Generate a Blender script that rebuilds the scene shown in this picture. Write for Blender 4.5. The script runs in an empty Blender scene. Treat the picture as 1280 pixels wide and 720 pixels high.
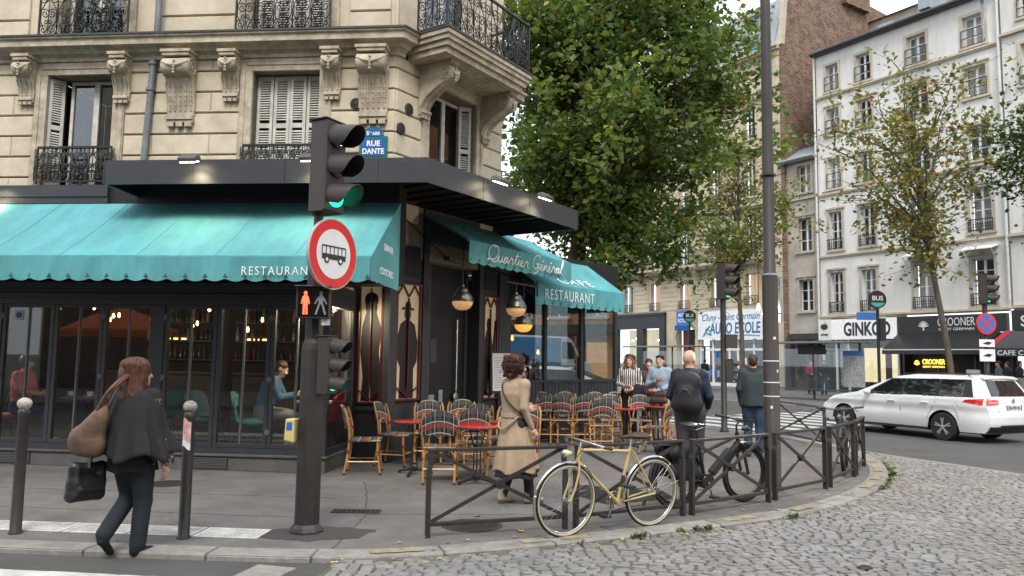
import bpy, bmesh, math, random
import numpy as np
from mathutils import Matrix, Vector
random.seed(7)
RNG = np.random.default_rng(11)
S = bpy.context.scene
COL = S.collection
R = math.radians

# ------------------------------------------------------------ camera
PITCH, ROLL, EYE = math.atan(90/960.0), math.atan(0.015), 1.63
cd = bpy.data.cameras.new('camera'); cd.sensor_width = 36.0; cd.lens = 27.0; cd.clip_end = 2000
cam = bpy.data.objects.new('camera', cd); COL.objects.link(cam)
_fw = Vector((0, math.cos(PITCH), math.sin(PITCH))); _u0 = Vector((0, -math.sin(PITCH), math.cos(PITCH))); _r0 = Vector((1, 0, 0))
_rt = _r0*math.cos(ROLL) + _u0*math.sin(ROLL); _up = _u0*math.cos(ROLL) - _r0*math.sin(ROLL)
cam.matrix_world = Matrix(((_rt.x, _up.x, -_fw.x, 0), (_rt.y, _up.y, -_fw.y, 0), (_rt.z, _up.z, -_fw.z, EYE), (0, 0, 0, 1)))
S.camera = cam
# ------------------------------------------------------------ sky and sun (bright overcast)
SUN_EL, SUN_AZ = R(52), R(180)          # azimuth clockwise from +Y
w = bpy.data.worlds.new('World'); S.world = w; w.use_nodes = True
nt = w.node_tree; bg = nt.nodes['Background']
sky = nt.nodes.new('ShaderNodeTexSky'); sky.sky_type = 'NISHITA'; sky.sun_disc = False
sky.sun_elevation = SUN_EL; sky.sun_rotation = SUN_AZ
sky.air_density = 1.0; sky.dust_density = 4.0; sky.ozone_density = 1.0; sky.altitude = 0
cloud = nt.nodes.new('ShaderNodeTexNoise'); cloud.inputs['Scale'].default_value = 2.2; cloud.inputs['Detail'].default_value = 5
cmix = nt.nodes.new('ShaderNodeMix'); cmix.data_type = 'RGBA'; cramp = nt.nodes.new('ShaderNodeMapRange'); cramp.inputs[1].default_value = .35; cramp.inputs[2].default_value = .6; cramp.inputs[3].default_value = .72; cramp.inputs[4].default_value = .95
nt.links.new(cloud.outputs['Fac'], cramp.inputs[0]); nt.links.new(cramp.outputs[0], cmix.inputs[0]); nt.links.new(sky.outputs[0], cmix.inputs[6]); cmix.inputs[7].default_value = (6.6, 6.95, 7.3, 1)
nt.links.new(cmix.outputs[2], bg.inputs[0]); bg.inputs[1].default_value = 0.135
sl = bpy.data.lights.new('sun', 'SUN'); sl.energy = 1.6; sl.angle = R(22); sl.color = (1, .95, .88)
so = bpy.data.objects.new('sun', sl); COL.objects.link(so)
_sd = Vector((math.sin(SUN_AZ)*math.cos(SUN_EL), math.cos(SUN_AZ)*math.cos(SUN_EL), math.sin(SUN_EL)))
so.rotation_euler = (-_sd).to_track_quat('-Z', 'Y').to_euler(); so.location = (0, 0, 40)
S.view_settings.view_transform = 'Standard'; S.view_settings.look = 'None'
S.view_settings.exposure = 0.98; S.view_settings.gamma = 1.0
S.cycles.use_denoising = True; S.cycles.max_bounces = 8; S.cycles.transparent_max_bounces = 24
S.cycles.caustics_reflective = False; S.cycles.caustics_refractive = False

# ------------------------------------------------------------ materials
MATS = {}
def mat(name, col=(.5, .5, .5), rough=.6, metal=0.0, var=.12, scale=6.0, bump=0.0, bscale=None, spec=.5, col2=None, emit=None, estr=0.0, rnd=0.0, coat=0.0, stretch=None, dirt=0.0, dscale=1.2, sss=0):
    """procedural principled material: noise colour variation, fine relief, larger stains, per-object variation"""
    if name in MATS: return MATS[name]
    m = bpy.data.materials.new(name); m.use_nodes = True; t = m.node_tree; n = t.nodes; L = t.links
    b = n['Principled BSDF']; b.inputs['Roughness'].default_value = rough; b.inputs['Metallic'].default_value = metal
    b.inputs['Specular IOR Level'].default_value = spec; b.inputs['Coat Weight'].default_value = coat
    tc = n.new('ShaderNodeTexCoord'); src = tc.outputs['Object']
    if stretch:
        mp = n.new('ShaderNodeMapping'); mp.inputs['Scale'].default_value = stretch; L.new(src, mp.inputs[0]); src = mp.outputs[0]
    c1 = col; c2 = col2 if col2 else tuple(max(0, c*(1-var*2.2)) for c in col)
    nz = n.new('ShaderNodeTexNoise'); nz.inputs['Scale'].default_value = scale; nz.inputs['Detail'].default_value = 6; nz.inputs['Roughness'].default_value = .65
    L.new(src, nz.inputs['Vector'])
    rp = n.new('ShaderNodeValToRGB'); rp.color_ramp.elements[0].position = .3; rp.color_ramp.elements[1].position = .68
    rp.color_ramp.elements[0].color = (*c2, 1); rp.color_ramp.elements[1].color = (*c1, 1)
    L.new(nz.outputs['Fac'], rp.inputs['Fac']); out = rp.outputs['Color']
    if dirt > 0:
        n2 = n.new('ShaderNodeTexNoise'); n2.inputs['Scale'].default_value = dscale; n2.inputs['Detail'].default_value = 8; n2.inputs['Roughness'].default_value = .7
        L.new(tc.outputs['Object'], n2.inputs['Vector'])
        r2 = n.new('ShaderNodeValToRGB'); r2.color_ramp.elements[0].position = .35; r2.color_ramp.elements[1].position = .62
        v = 1-dirt; r2.color_ramp.elements[0].color = (v, v*.98, v*.95, 1); r2.color_ramp.elements[1].color = (1, 1, 1, 1)
        L.new(n2.outputs['Fac'], r2.inputs['Fac'])
        mx = n.new('ShaderNodeMix'); mx.data_type = 'RGBA'; mx.blend_type = 'MULTIPLY'; mx.inputs[0].default_value = 1
        L.new(out, mx.inputs[6]); L.new(r2.outputs['Color'], mx.inputs[7]); out = mx.outputs[2]
    if rnd > 0:
        oi = n.new('ShaderNodeObjectInfo'); mr = n.new('ShaderNodeMapRange'); mr.inputs[3].default_value = 1-rnd; mr.inputs[4].default_value = 1+rnd*.6
        L.new(oi.outputs['Random'], mr.inputs[0])
        mx = n.new('ShaderNodeMix'); mx.data_type = 'RGBA'; mx.blend_type = 'MULTIPLY'; mx.inputs[0].default_value = 1
        cb = n.new('ShaderNodeCombineColor'); 
        for i in range(3): L.new(mr.outputs[0], cb.inputs[i])
        L.new(out, mx.inputs[6]); L.new(cb.outputs[0], mx.inputs[7]); out = mx.outputs[2]
    L.new(out, b.inputs['Base Color'])
    if bump > 0:
        bz = n.new('ShaderNodeTexNoise'); bz.inputs['Scale'].default_value = bscale or scale*6; bz.inputs['Detail'].default_value = 5
        L.new(src, bz.inputs['Vector'])
        bp = n.new('ShaderNodeBump'); bp.inputs['Strength'].default_value = bump; bp.inputs['Distance'].default_value = .02
        L.new(bz.outputs['Fac'], bp.inputs['Height']); L.new(bp.outputs[0], b.inputs['Normal'])
    if emit:
        b.inputs['Emission Color'].default_value = (*emit, 1); b.inputs['Emission Strength'].default_value = estr
    if sss: b.inputs['Subsurface Weight'].default_value = sss; b.inputs['Subsurface Radius'].default_value = (.02, .008, .004)
    MATS[name] = m; return m

def glass_mat(name, tint=(.85, .88, .88), refl=1.0, base=.05):
    if name in MATS: return MATS[name]
    m = bpy.data.materials.new(name); m.use_nodes = True; t = m.node_tree; n = t.nodes; L = t.links
    n.clear(); o = n.new('ShaderNodeOutputMaterial'); mix = n.new('ShaderNodeMixShader')
    tr = n.new('ShaderNodeBsdfTransparent'); tr.inputs[0].default_value = (*tint, 1)
    gl = n.new('ShaderNodeBsdfGlossy'); gl.inputs['Roughness'].default_value = .015; gl.inputs[0].default_value = (.95, .97, 1, 1)
    lw = n.new('ShaderNodeLayerWeight'); lw.inputs[0].default_value = .5
    pw = n.new('ShaderNodeMath'); pw.operation = 'POWER'; pw.inputs[1].default_value = 4.0
    ma = n.new('ShaderNodeMath'); ma.operation = 'MULTIPLY_ADD'; ma.inputs[1].default_value = refl*(1-base); ma.inputs[2].default_value = base
    L.new(lw.outputs['Facing'], pw.inputs[0]); L.new(pw.outputs[0], ma.inputs[0]); L.new(ma.outputs[0], mix.inputs[0])
    L.new(tr.outputs[0], mix.inputs[1]); L.new(gl.outputs[0], mix.inputs[2]); L.new(mix.outputs[0], o.inputs[0])
    MATS[name] = m; return m

# ------------------------------------------------------------ mesh builder
def frame(ox, oy, oz, ang):
    return Matrix.Translation((ox, oy, oz)) @ Matrix.Rotation(ang, 4, 'Z')

class MB:
    def __init__(s, fr=None):
        s.v = []; s.f = []; s.m = []; s.fr = fr; s.mi = 0
    def add(s, vs, fs, mi=None):
        b = len(s.v)
        if s.fr is not None: vs = [tuple(s.fr @ Vector(p)) for p in vs]
        s.v += [tuple(p) for p in vs]; s.f += [tuple(i+b for i in f) for f in fs]; s.m += [s.mi if mi is None else mi]*len(fs); return s
    def box(s, a, b, mi=None):
        x0, y0, z0 = [min(p, q) for p, q in zip(a, b)]; x1, y1, z1 = [max(p, q) for p, q in zip(a, b)]
        return s.add([(x0, y0, z0), (x1, y0, z0), (x1, y1, z0), (x0, y1, z0), (x0, y0, z1), (x1, y0, z1), (x1, y1, z1), (x0, y1, z1)],
              [(0, 3, 2, 1), (4, 5, 6, 7), (0, 1, 5, 4), (1, 2, 6, 5), (2, 3, 7, 6), (3, 0, 4, 7)], mi)
    def block(s, a, b, c=.012, mi=None):
        """box whose front (low y) face is chamfered"""
        x0, y0, z0 = a; x1, y1, z1 = b
        vs = [(x0, y1, z0), (x1, y1, z0), (x1, y1, z1), (x0, y1, z1), (x0, y0+c, z0), (x1, y0+c, z0), (x1, y0+c, z1), (x0, y0+c, z1),
              (x0+c, y0, z0+c), (x1-c, y0, z0+c), (x1-c, y0, z1-c), (x0+c, y0, z1-c)]
        fs = [(0, 3, 2, 1), (8, 9, 10, 11)]
        for i in range(4):
            j = (i+1) % 4; fs += [(i, j, j+4, i+4), (i+4, j+4, j+8, i+8)]
        return s.add(vs, fs, mi)
    def bar(s, p, q, w, h, up=(0, 0, 1), mi=None):
        p, q = Vector(p), Vector(q); d = (q-p).normalized(); u = Vector(up)
        if abs(d.dot(u)) > .98: u = Vector((0, 1, 0))
        sd = d.cross(u).normalized(); u = sd.cross(d)
        vs = []
        for c in (p, q):
            for a, b in ((-1, -1), (1, -1), (1, 1), (-1, 1)): vs.append(c + sd*a*w/2 + u*b*h/2)
        return s.add(vs, [(0, 1, 2, 3), (7, 6, 5, 4), (0, 4, 5, 1), (1, 5, 6, 2), (2, 6, 7, 3), (3, 7, 4, 0)], mi)
    def tube(s, pts, r, n=8, mi=None, closed=False, cap=True):
        pts = [Vector(p) for p in pts]; k = len(pts); rs = r if isinstance(r, (list, tuple)) else [r]*k
        vs = []; prev = None
        for i in range(k):
            if closed: d = pts[(i+1) % k]-pts[i-1]
            else: d = pts[min(i+1, k-1)]-pts[max(i-1, 0)]
            d = d.normalized() if d.length > 1e-9 else Vector((0, 0, 1))
            if prev is None:
                a = Vector((0, 0, 1)) if abs(d.z) < .9 else Vector((1, 0, 0)); prev = d.cross(a).normalized()
            prev = (prev - d*prev.dot(d)); prev = prev.normalized() if prev.length > 1e-6 else d.orthogonal().normalized()
            e = d.cross(prev)
            for j in range(n):
                t = 2*math.pi*j/n; vs.append(pts[i] + (prev*math.cos(t)+e*math.sin(t))*rs[i])
        fs = []
        for i in range(k if closed else k-1):
            a, b = i*n, ((i+1) % k)*n
            for j in range(n): fs.append((a+j, a+(j+1) % n, b+(j+1) % n, b+j))
        if cap and not closed:
            fs.append(tuple(range(n-1, -1, -1))); fs.append(tuple((k-1)*n+j for j in range(n)))
        return s.add(vs, fs, mi)
    def lathe(s, prof, n=16, o=(0, 0, 0), ax=None, mi=None):
        """profile of (r, h) about an axis through o (default z)"""
        q = Vector((0, 0, 1)).rotation_difference(Vector(ax)) if ax is not None else None
        vs = []; O = Vector(o)
        for r, h in prof:
            for j in range(n):
                t = 2*math.pi*j/n; p = Vector((r*math.cos(t), r*math.sin(t), h))
                if q: p = q @ p
                vs.append(O+p)
        fs = []
        for i in range(len(prof)-1):
            for j in range(n): fs.append((i*n+j, i*n+(j+1) % n, (i+1)*n+(j+1) % n, (i+1)*n+j))
        fs.append(tuple(range(n-1, -1, -1))); fs.append(tuple((len(prof)-1)*n+j for j in range(n)))
        return s.add(vs, fs, mi)
    def prism(s, poly, d, mi=None):
        """polygon of 3d points extruded by vector d"""
        k = len(poly); d = Vector(d); P = [Vector(p) for p in poly]
        vs = P+[p+d for p in P]; fs = [tuple(range(k)), tuple(range(2*k-1, k-1, -1))]
        for i in range(k): j = (i+1) % k; fs.append((i, i+k, j+k, j))
        return s.add(vs, fs, mi)
    def grid(s, fn, nu, nv, mi=None, wrapu=False):
        vs = [fn(i/nu, j/nv) for j in range(nv+1) for i in range(nu+1)]
        fs = [(j*(nu+1)+i, j*(nu+1)+i+1, (j+1)*(nu+1)+i+1, (j+1)*(nu+1)+i) for j in range(nv) for i in range(nu)]
        return s.add(vs, fs, mi)
    def sheet(s, fn, nu, nv, th, mi=None):
        """grid with thickness vector th"""
        th = Vector(th); b = [Vector(fn(i/nu, j/nv)) for j in range(nv+1) for i in range(nu+1)]; k = len(b); W = nu+1
        vs = b+[p+th for p in b]; fs = []
        for j in range(nv):
            for i in range(nu):
                a = j*W+i; fs.append((a, a+1, a+1+W, a+W)); fs.append((k+a+W, k+a+1+W, k+a+1, k+a))
        rim = [i for i in range(nu)]+[nu+j*W for j in range(nv)]+[nv*W+nu-i for i in range(nu)]+[(nv-j)*W for j in range(nv)]
        for i in range(len(rim)):
            a, c = rim[i], rim[(i+1) % len(rim)]; fs.append((c, a, k+a, k+c))
        return s.add(vs, fs, mi)
    def text(s, body, size, o, xdir, ydir, depth=.004, shear=0, bold=0, space=1.0, align='CENTER', mi=None, sx=1.0, fit=None):
        vs, fs = text_geo(body, size, depth, shear, bold, space, align)
        if fit: sx = fit/(max(p[0] for p in vs)-min(p[0] for p in vs))
        X, Y = Vector(xdir).normalized(), Vector(ydir).normalized(); Z = X.cross(Y); O = Vector(o)
        return s.add([O+X*p[0]*sx+Y*p[1]+Z*p[2] for p in vs], fs, mi)
    def mesh(s, name='m', mats=None, smooth=False, fix=True):
        me = bpy.data.meshes.new(name); me.from_pydata(s.v, [], s.f)
        for m in (mats or []): me.materials.append(m)
        if len(me.materials) > 1: me.polygons.foreach_set('material_index', s.m)
        if fix:
            bm = bmesh.new(); bm.from_mesh(me); bmesh.ops.recalc_face_normals(bm, faces=bm.faces); bm.to_mesh(me); bm.free()
        if smooth:
            me.polygons.foreach_set('use_smooth', [True]*len(me.polygons))
            if smooth != 'all': me.set_sharp_from_angle(angle=R(40))
        me.update(); return me
    def build(s, name, mats, parent=None, smooth=False, fix=True, bevel=0):
        if not isinstance(mats, (list, tuple)): mats = [mats]
        o = bpy.data.objects.new(name, s.mesh(name, mats, smooth, fix)); COL.objects.link(o); o.parent = parent
        if bevel:
            md = o.modifiers.new('bevel', 'BEVEL'); md.width = bevel; md.segments = 2; md.limit_method = 'ANGLE'; md.angle_limit = R(50)
        return o

_TX = {}
def text_geo(body, size, depth=.004, shear=0, bold=0, space=1.0, align='CENTER'):
    k = (body, size, depth, shear, bold, space, align)
    if k in _TX: return _TX[k]
    c = bpy.data.curves.new('t', 'FONT'); c.body = body; c.size = size; c.extrude = depth; c.shear = shear; c.offset = bold
    c.space_character = space; c.align_x = align; c.resolution_u = 3; c.space_line = .95
    o = bpy.data.objects.new('t', c); COL.objects.link(o)
    me = bpy.data.meshes.new_from_object(o.evaluated_get(bpy.context.evaluated_depsgraph_get()))
    vs = [tuple(v.co) for v in me.vertices]; fs = [tuple(p.vertices) for p in me.polygons]
    bpy.data.objects.remove(o); bpy.data.curves.remove(c); bpy.data.meshes.remove(me)
    _TX[k] = (vs, fs); return _TX[k]

def tag(o, label, cat, group=None, kind=None):
    o['label'] = label; o['category'] = cat
    if group: o['group'] = group
    if kind: o['kind'] = kind
    return o
def structure(o, label=None, cat=None):
    o['kind'] = 'structure'
    if label: o['label'] = label; o['category'] = cat
    return o
def thing(name, label, cat, loc=(0, 0, 0), rz=0, group=None):
    o = bpy.data.objects.new(name, None); COL.objects.link(o); o.location = loc; o.rotation_euler = (0, 0, rz); o.empty_display_size = .2
    return tag(o, label, cat, group)
def place(name, me, parent=None, mw=None, loc=None, rot=None, sc=None):
    o = bpy.data.objects.new(name, me); COL.objects.link(o); o.parent = parent
    if mw is not None: o.matrix_local = mw
    if loc is not None: o.location = loc
    if rot is not None: o.rotation_euler = rot
    if sc is not None: o.scale = sc
    return o
KIDS = {}
def copy_tree(o, parent=None, loc=None, rz=None, label=None):
    c = o.copy(); COL.objects.link(c); c.parent = parent
    if loc is not None: c.location = loc
    if rz is not None: c.rotation_euler = (0, 0, rz)
    if label: c['label'] = label
    if o.name not in KIDS: KIDS[o.name] = list(o.children)
    for ch in KIDS[o.name]: copy_tree(ch, c)
    return c

# ------------------------------------------------------------ implicit surfaces for bodies, bags, cushions
class SDF:
    """smooth union of tapered capsules / ellipsoids, polygonised by surface nets"""
    def __init__(s): s.p = []
    def cap(s, a, b, ra, rb=None, m=0, k=.03, sc=(1, 1, 1), sub=False):
        s.p.append(('c', np.array(a, float), np.array(b, float), ra, ra if rb is None else rb, m, k, np.array(sc, float), sub)); return s
    def ell(s, c, r, m=0, k=.03, rot=None, sub=False):
        s.p.append(('e', np.array(c, float), np.array(r, float), rot, None, m, k, None, sub)); return s
    def mesh(s, name, mats, vox=.012, pad=.04, cut=None):
        lo = np.full(3, 1e9); hi = np.full(3, -1e9); bbs = []
        for p in s.p:
            if p[0] == 'c':
                rr = max(p[3], p[4]); e = rr/np.minimum(p[7], 1); l = np.minimum(p[1], p[2])-e; h = np.maximum(p[1], p[2])+e
            else:
                e = np.full(3, max(p[2])) if p[3] is not None else p[2]; l, h = p[1]-e, p[1]+e
            bbs.append((l, h))
            if not p[8]: lo = np.minimum(lo, l); hi = np.maximum(hi, h)
        lo -= pad; hi += pad; n = np.ceil((hi-lo)/vox).astype(int)+1
        D = np.full(n, .09, np.float32); I = np.zeros(n, np.int16)
        ax = [lo[i]+vox*np.arange(n[i]) for i in range(3)]
        for p, (l, h) in zip(s.p, bbs):
            k = p[6]; mg = .05+k
            i0 = np.maximum(np.floor((l-mg-lo)/vox).astype(int), 0); i1 = np.minimum(np.ceil((h+mg-lo)/vox).astype(int)+1, n)
            if (i1 <= i0).any(): continue
            sl = tuple(slice(a, b) for a, b in zip(i0, i1))
            X, Y, Z = np.meshgrid(*[ax[i][i0[i]:i1[i]] for i in range(3)], indexing='ij'); P = np.stack([X, Y, Z], -1)
            if p[0] == 'c':
                sc = p[7]; A = p[1]*sc; B = p[2]*sc; ab = B-A; l2 = max(ab@ab, 1e-9)
                Q = P*sc-A; t = np.clip((Q@ab)/l2, 0, 1); d = np.linalg.norm(Q-t[..., None]*ab, axis=-1)-(p[3]+(p[4]-p[3])*t); d = d/sc.max()
            else:
                Q = P-p[1]
                if p[3] is not None: Q = Q@np.array(p[3])
                r = p[2]; k0 = np.linalg.norm(Q/r, axis=-1); k1 = np.linalg.norm(Q/(r*r), axis=-1)+1e-9; d = k0*(k0-1)/k1
            o = D[sl]
            if p[8]:
                hh = np.clip(.5-.5*(o+d)/k, 0, 1) if k > 0 else 0; D[sl] = np.maximum(o, -d)+k*hh*(1-hh)*0; 
                I[sl] = np.where(-d > o-.004, p[5], I[sl])
            else:
                hh = np.clip(.5+.5*(o-d)/max(k, 1e-6), 0, 1); I[sl] = np.where(d < o, p[5], I[sl])
                D[sl] = o+(d-o)*hh-k*hh*(1-hh)
        if cut is not None:
            X, Y, Z = np.meshgrid(*ax, indexing='ij'); D = np.maximum(D, cut(X, Y, Z))
        return surface_nets(D, I, lo, vox, name, mats)

def surface_nets(D, I, lo, vox, name, mats):
    ins = D < 0; n = D.shape
    c = [ins[a:n[0]-1+a, b:n[1]-1+b, g:n[2]-1+g] for a in (0, 1) for b in (0, 1) for g in (0, 1)]
    cnt = sum(x.astype(np.int8) for x in c); act = (cnt > 0) & (cnt < 8)
    idx = np.full(act.shape, -1, np.int32); ii = np.argwhere(act); idx[act] = np.arange(len(ii))
    acc = np.zeros((len(ii), 3)); num = np.zeros(len(ii))
    cs = [(a, b, g) for a in (0, 1) for b in (0, 1) for g in (0, 1)]
    val = [D[ii[:, 0]+a, ii[:, 1]+b, ii[:, 2]+g] for a, b, g in cs]
    for x in range(8):
        for y in range(x+1, 8):
            if sum(abs(p-q) for p, q in zip(cs[x], cs[y])) != 1: continue
            va, vb = val[x], val[y]; mk = (va < 0) != (vb < 0)
            t = np.where(mk, va/np.where(mk, va-vb, 1), 0)
            pa = np.array(cs[x], float); pb = np.array(cs[y], float)
            acc += np.where(mk[:, None], pa+(pb-pa)*t[:, None], 0); num += mk
    V = lo+(ii+acc/num[:, None])*vox
    mid = I[ii[:, 0], ii[:, 1], ii[:, 2]]
    F = []; FM = []
    for a in range(3):
        b, g = (a+1) % 3, (a+2) % 3
        s0 = [slice(1, m-1) for m in n]; s0[a] = slice(0, n[a]-1); s1 = list(s0); s1[a] = slice(1, n[a])
        e0, e1 = ins[tuple(s0)], ins[tuple(s1)]; ch = np.argwhere(e0 != e1); off = np.array([s.start for s in s0]); ch = ch+off
        if len(ch) == 0: continue
        inn = ins[ch[:, 0], ch[:, 1], ch[:, 2]]
        db = np.zeros(3, int); db[b] = 1; dg = np.zeros(3, int); dg[g] = 1
        q = [ch-db-dg, ch-dg, ch, ch-db]; q = np.stack([idx[x[:, 0], x[:, 1], x[:, 2]] for x in q], 1)
        q = np.where(inn[:, None], q, q[:, ::-1]); F.append(q)
    F = np.concatenate(F); F = F[(F >= 0).all(1)]
    me = bpy.data.meshes.new(name); me.from_pydata(V.tolist(), [], F.tolist())
    for m in mats: me.materials.append(m)
    if len(mats) > 1: me.polygons.foreach_set('material_index', np.clip(mid[F[:, 0]], 0, len(mats)-1).astype(np.int32))
    me.polygons.foreach_set('use_smooth', np.ones(len(F), bool)); me.update(); return me
# ============================================================ ground
m_asph = mat('asphalt', (.085, .083, .082), .85, var=.12, scale=1.3, bump=.35, bscale=90, dirt=.25, dscale=.6)
m_walk = mat('pavement_asphalt', (.165, .157, .153), .85, var=.14, scale=2.6, bump=.45, bscale=120, dirt=.34, dscale=.55)
m_kerb = mat('kerb_granite', (.30, .285, .265), .8, var=.14, scale=9, bump=.4, bscale=60, rnd=.12, dirt=.3, dscale=3)
m_paint = mat('road_paint', (.62, .62, .60), .7, var=.16, scale=5, dirt=.22, dscale=2.5)
m_yel = mat('yellow_paint', (.33, .27, .13), .85, col2=(.26, .245, .21), scale=14, dirt=.4, dscale=9)
m_cob = mat('cobble_granite', (.255, .25, .247), .6, var=.12, scale=10, bump=.3, bscale=50, rnd=.2, dirt=.2, dscale=1.0)
m_joint = mat('cobble_joint', (.115, .11, .098), .95, col2=(.07, .075, .045), scale=3, bump=.5)
m_iron = mat('cast_iron', (.07, .062, .055), .6, metal=.5, var=.2, scale=20, bump=.3, bscale=60)

ZR = -.045
mb = MB(); mb.add([(-600, -600, ZR), (600, -600, ZR), (600, 900, ZR), (-600, 900, ZR)], [(0, 1, 2, 3)])
road = structure(mb.build('road', m_asph, fix=False))

KERB = [(-30, 8.9), (-10, 7.14), (-4.27, 6.63), (-1.41, 6.40), (-.41, 6.68), (.28, 6.97), (.93, 7.28), (1.59, 7.64), (2.55, 8.15), (3.3, 8.68), (4.05, 9.35),
        (5.0, 10.5), (5.75, 11.8), (6.35, 13.3), (6.66, 14.6), (6.62, 16.2), (6.2, 17.9), (3.0, 24), (-8, 42), (-20, 62)]
def polyline_pts(P, step):
    out = []; 
    for a, b in zip(P[:-1], P[1:]):
        a, b = Vector(a), Vector(b); n = max(1, int((b-a).length/step))
        out += [a+(b-a)*i/n for i in range(n)]
    out.append(Vector(P[-1])); return out
def smooth_path(P, it=2):
    P = [Vector(p) for p in P]
    for _ in range(it):
        Q = [P[0]]
        for a, b in zip(P[:-1], P[1:]): Q += [a*.75+b*.25, a*.25+b*.75]
        Q.append(P[-1]); P = Q
    return P
KS = smooth_path(KERB, 2)
mb = MB(); top = [(p.x, p.y, 0) for p in KS]+[(-60, 62, 0), (-60, 20, 0)]
mb.prism(top, (0, 0, -.045-.01))
walk = structure(mb.build('pavement', m_walk))
# kerb stones, one by one
KL = polyline_pts([(p.x, p.y) for p in KS], .12)
acc = 0; cum = [0]
for a, b in zip(KL[:-1], KL[1:]): acc += (b-a).length; cum.append(acc)
def kat(s):
    i = min(max(np.searchsorted(cum, s)-1, 0), len(KL)-2); t = (s-cum[i])/max(cum[i+1]-cum[i], 1e-6); return KL[i].lerp(KL[i+1], t)
def knorm(s):
    d = (kat(s+.06)-kat(s-.06)).normalized(); return Vector((-d.y, d.x))     # towards the pavement
s = 16.0; random.seed(3)
while s < 53:
    ln = random.uniform(.75, 1.15); n = 6; g = .012; zt = .006+random.uniform(-.002, .004); wd = .25
    vs = []; 
    for i in range(n+1):
        q = s+g+(ln-2*g)*i/n; p = kat(q); nn = knorm(q)
        o = p-nn*.008; a = p+nn*.012; b = p+nn*wd
        vs += [(o.x, o.y, ZR-.01), (o.x, o.y, zt-.014), (a.x, a.y, zt), (b.x, b.y, zt), (b.x, b.y, -.02)]
    fs = []
    for i in range(n):
        for j in range(4): fs.append((i*5+j, (i+1)*5+j, (i+1)*5+j+1, i*5+j+1))
    fs += [(0, 1, 2, 3, 4), tuple(n*5+j for j in (4, 3, 2, 1, 0))]
    MB().add(vs, fs).build('kerb_stone', m_kerb, walk); s += ln
# yellow paint worn on the kerb stones
def ground_patch(name, poly, z, m, parent, jag=0.0, seed=1):
    random.seed(seed); P = [Vector(p) for p in poly]; Q = []
    for a, b in zip(P, P[1:]+P[:1]):
        n = max(1, int((b-a).length/.07)) if jag else 1
        for i in range(n):
            q = a.lerp(b, i/n)
            if jag: q = q+Vector((random.uniform(-jag, jag), random.uniform(-jag, jag)))
            Q.append((q.x, q.y, z))
    return MB().add(Q, [tuple(range(len(Q)))]).build(name, m, parent, fix=False)
for i, (s0, ln) in enumerate([(28.95, .5), (30.35, .28), (30.75, .3), (32.75, .45), (33.9, .35), (36.2, .5), (37.1, .5), (38.1, .5), (39.3, .5), (40.4, .5), (41.4, .45)]):
    q = [kat(s0)+knorm(s0)*.07, kat(s0+ln)+knorm(s0+ln)*.07, kat(s0+ln)+knorm(s0+ln)*.20, kat(s0)+knorm(s0)*.20]
    ground_patch('yellow_marking', q, .0145, m_yel, walk, .018, i)
# white guidance band near the crossing, with grooves between its slabs
for i in range(9):
    x1 = -2.25-i*.62; x0 = x1-.60; y = lambda x: 7.05-.085*(x+2.25)
    v = [(x0, y(x0)), (x1, y(x1)), (x1+.02, y(x1)+.37), (x0+.02, y(x0)+.37)]
    b_ = MB(); b_.prism([(p[0], p[1], .002) for p in v], (0, 0, .006))
    for k in range(14):
        f = (k+.5)/14; xx = x0+.03+f*.54; b_.bar((xx, y(xx)+.03, .010), (xx+.02, y(xx)+.34, .010), .016, .008)
    b_.build('guidance_slab', m_paint, walk)
# crossing stripe at the left edge of the road
for i, (xa, xb) in enumerate([(-9.0, -2.05)]):
    y = lambda x: 5.93-.111*(x+2.05)
    ground_patch('crossing_stripe', [(xa, y(xa)-.62), (xb+.1, y(xb)-.62), (xb, y(xb)), (xa, y(xa))], ZR+.004, m_paint, road, .008, 4)
# flat edging stones between the asphalt and the cobbles
ed = [Vector((-1.83, 6.30)), Vector((-1.93, 5.89)), Vector((-2.2, 4.6)), Vector((-2.5, 3.2))]
for a, b in zip(ed[:-1], ed[1:]):
    d = (b-a).normalized(); nn = Vector((d.y, -d.x))*.17; a = a+d*.01; b = b-d*.01
    MB().prism([(a.x-nn.x, a.y-nn.y, ZR-.02), (b.x-nn.x, b.y-nn.y, ZR-.02), (b.x+nn.x, b.y+nn.y, ZR-.02), (a.x+nn.x, a.y+nn.y, ZR-.02)], (0, 0, .036)).build('edging_stone', m_kerb, road)
CE = [Vector((6.72, 15.2)), Vector((7.30, 13.7)), Vector((7.96, 12.08)), Vector((8.75, 10.0)), Vector((9.6, 7.8)), Vector((10.8, 4.6))]
cl = polyline_pts([(p.x, p.y) for p in CE], .9)
for a, b in zip(cl[:-1], cl[1:]):
    d = (b-a).normalized(); nn = Vector((-d.y, d.x))*.09; a = a+d*.008; b = b-d*.008
    MB().prism([(a.x-nn.x, a.y-nn.y, ZR-.02), (b.x-nn.x, b.y-nn.y, ZR-.02), (b.x+nn.x, b.y+nn.y, ZR-.02), (a.x+nn.x, a.y+nn.y, ZR-.02)], (0, 0, .045)).build('edging_stone', m_kerb, road)
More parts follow.
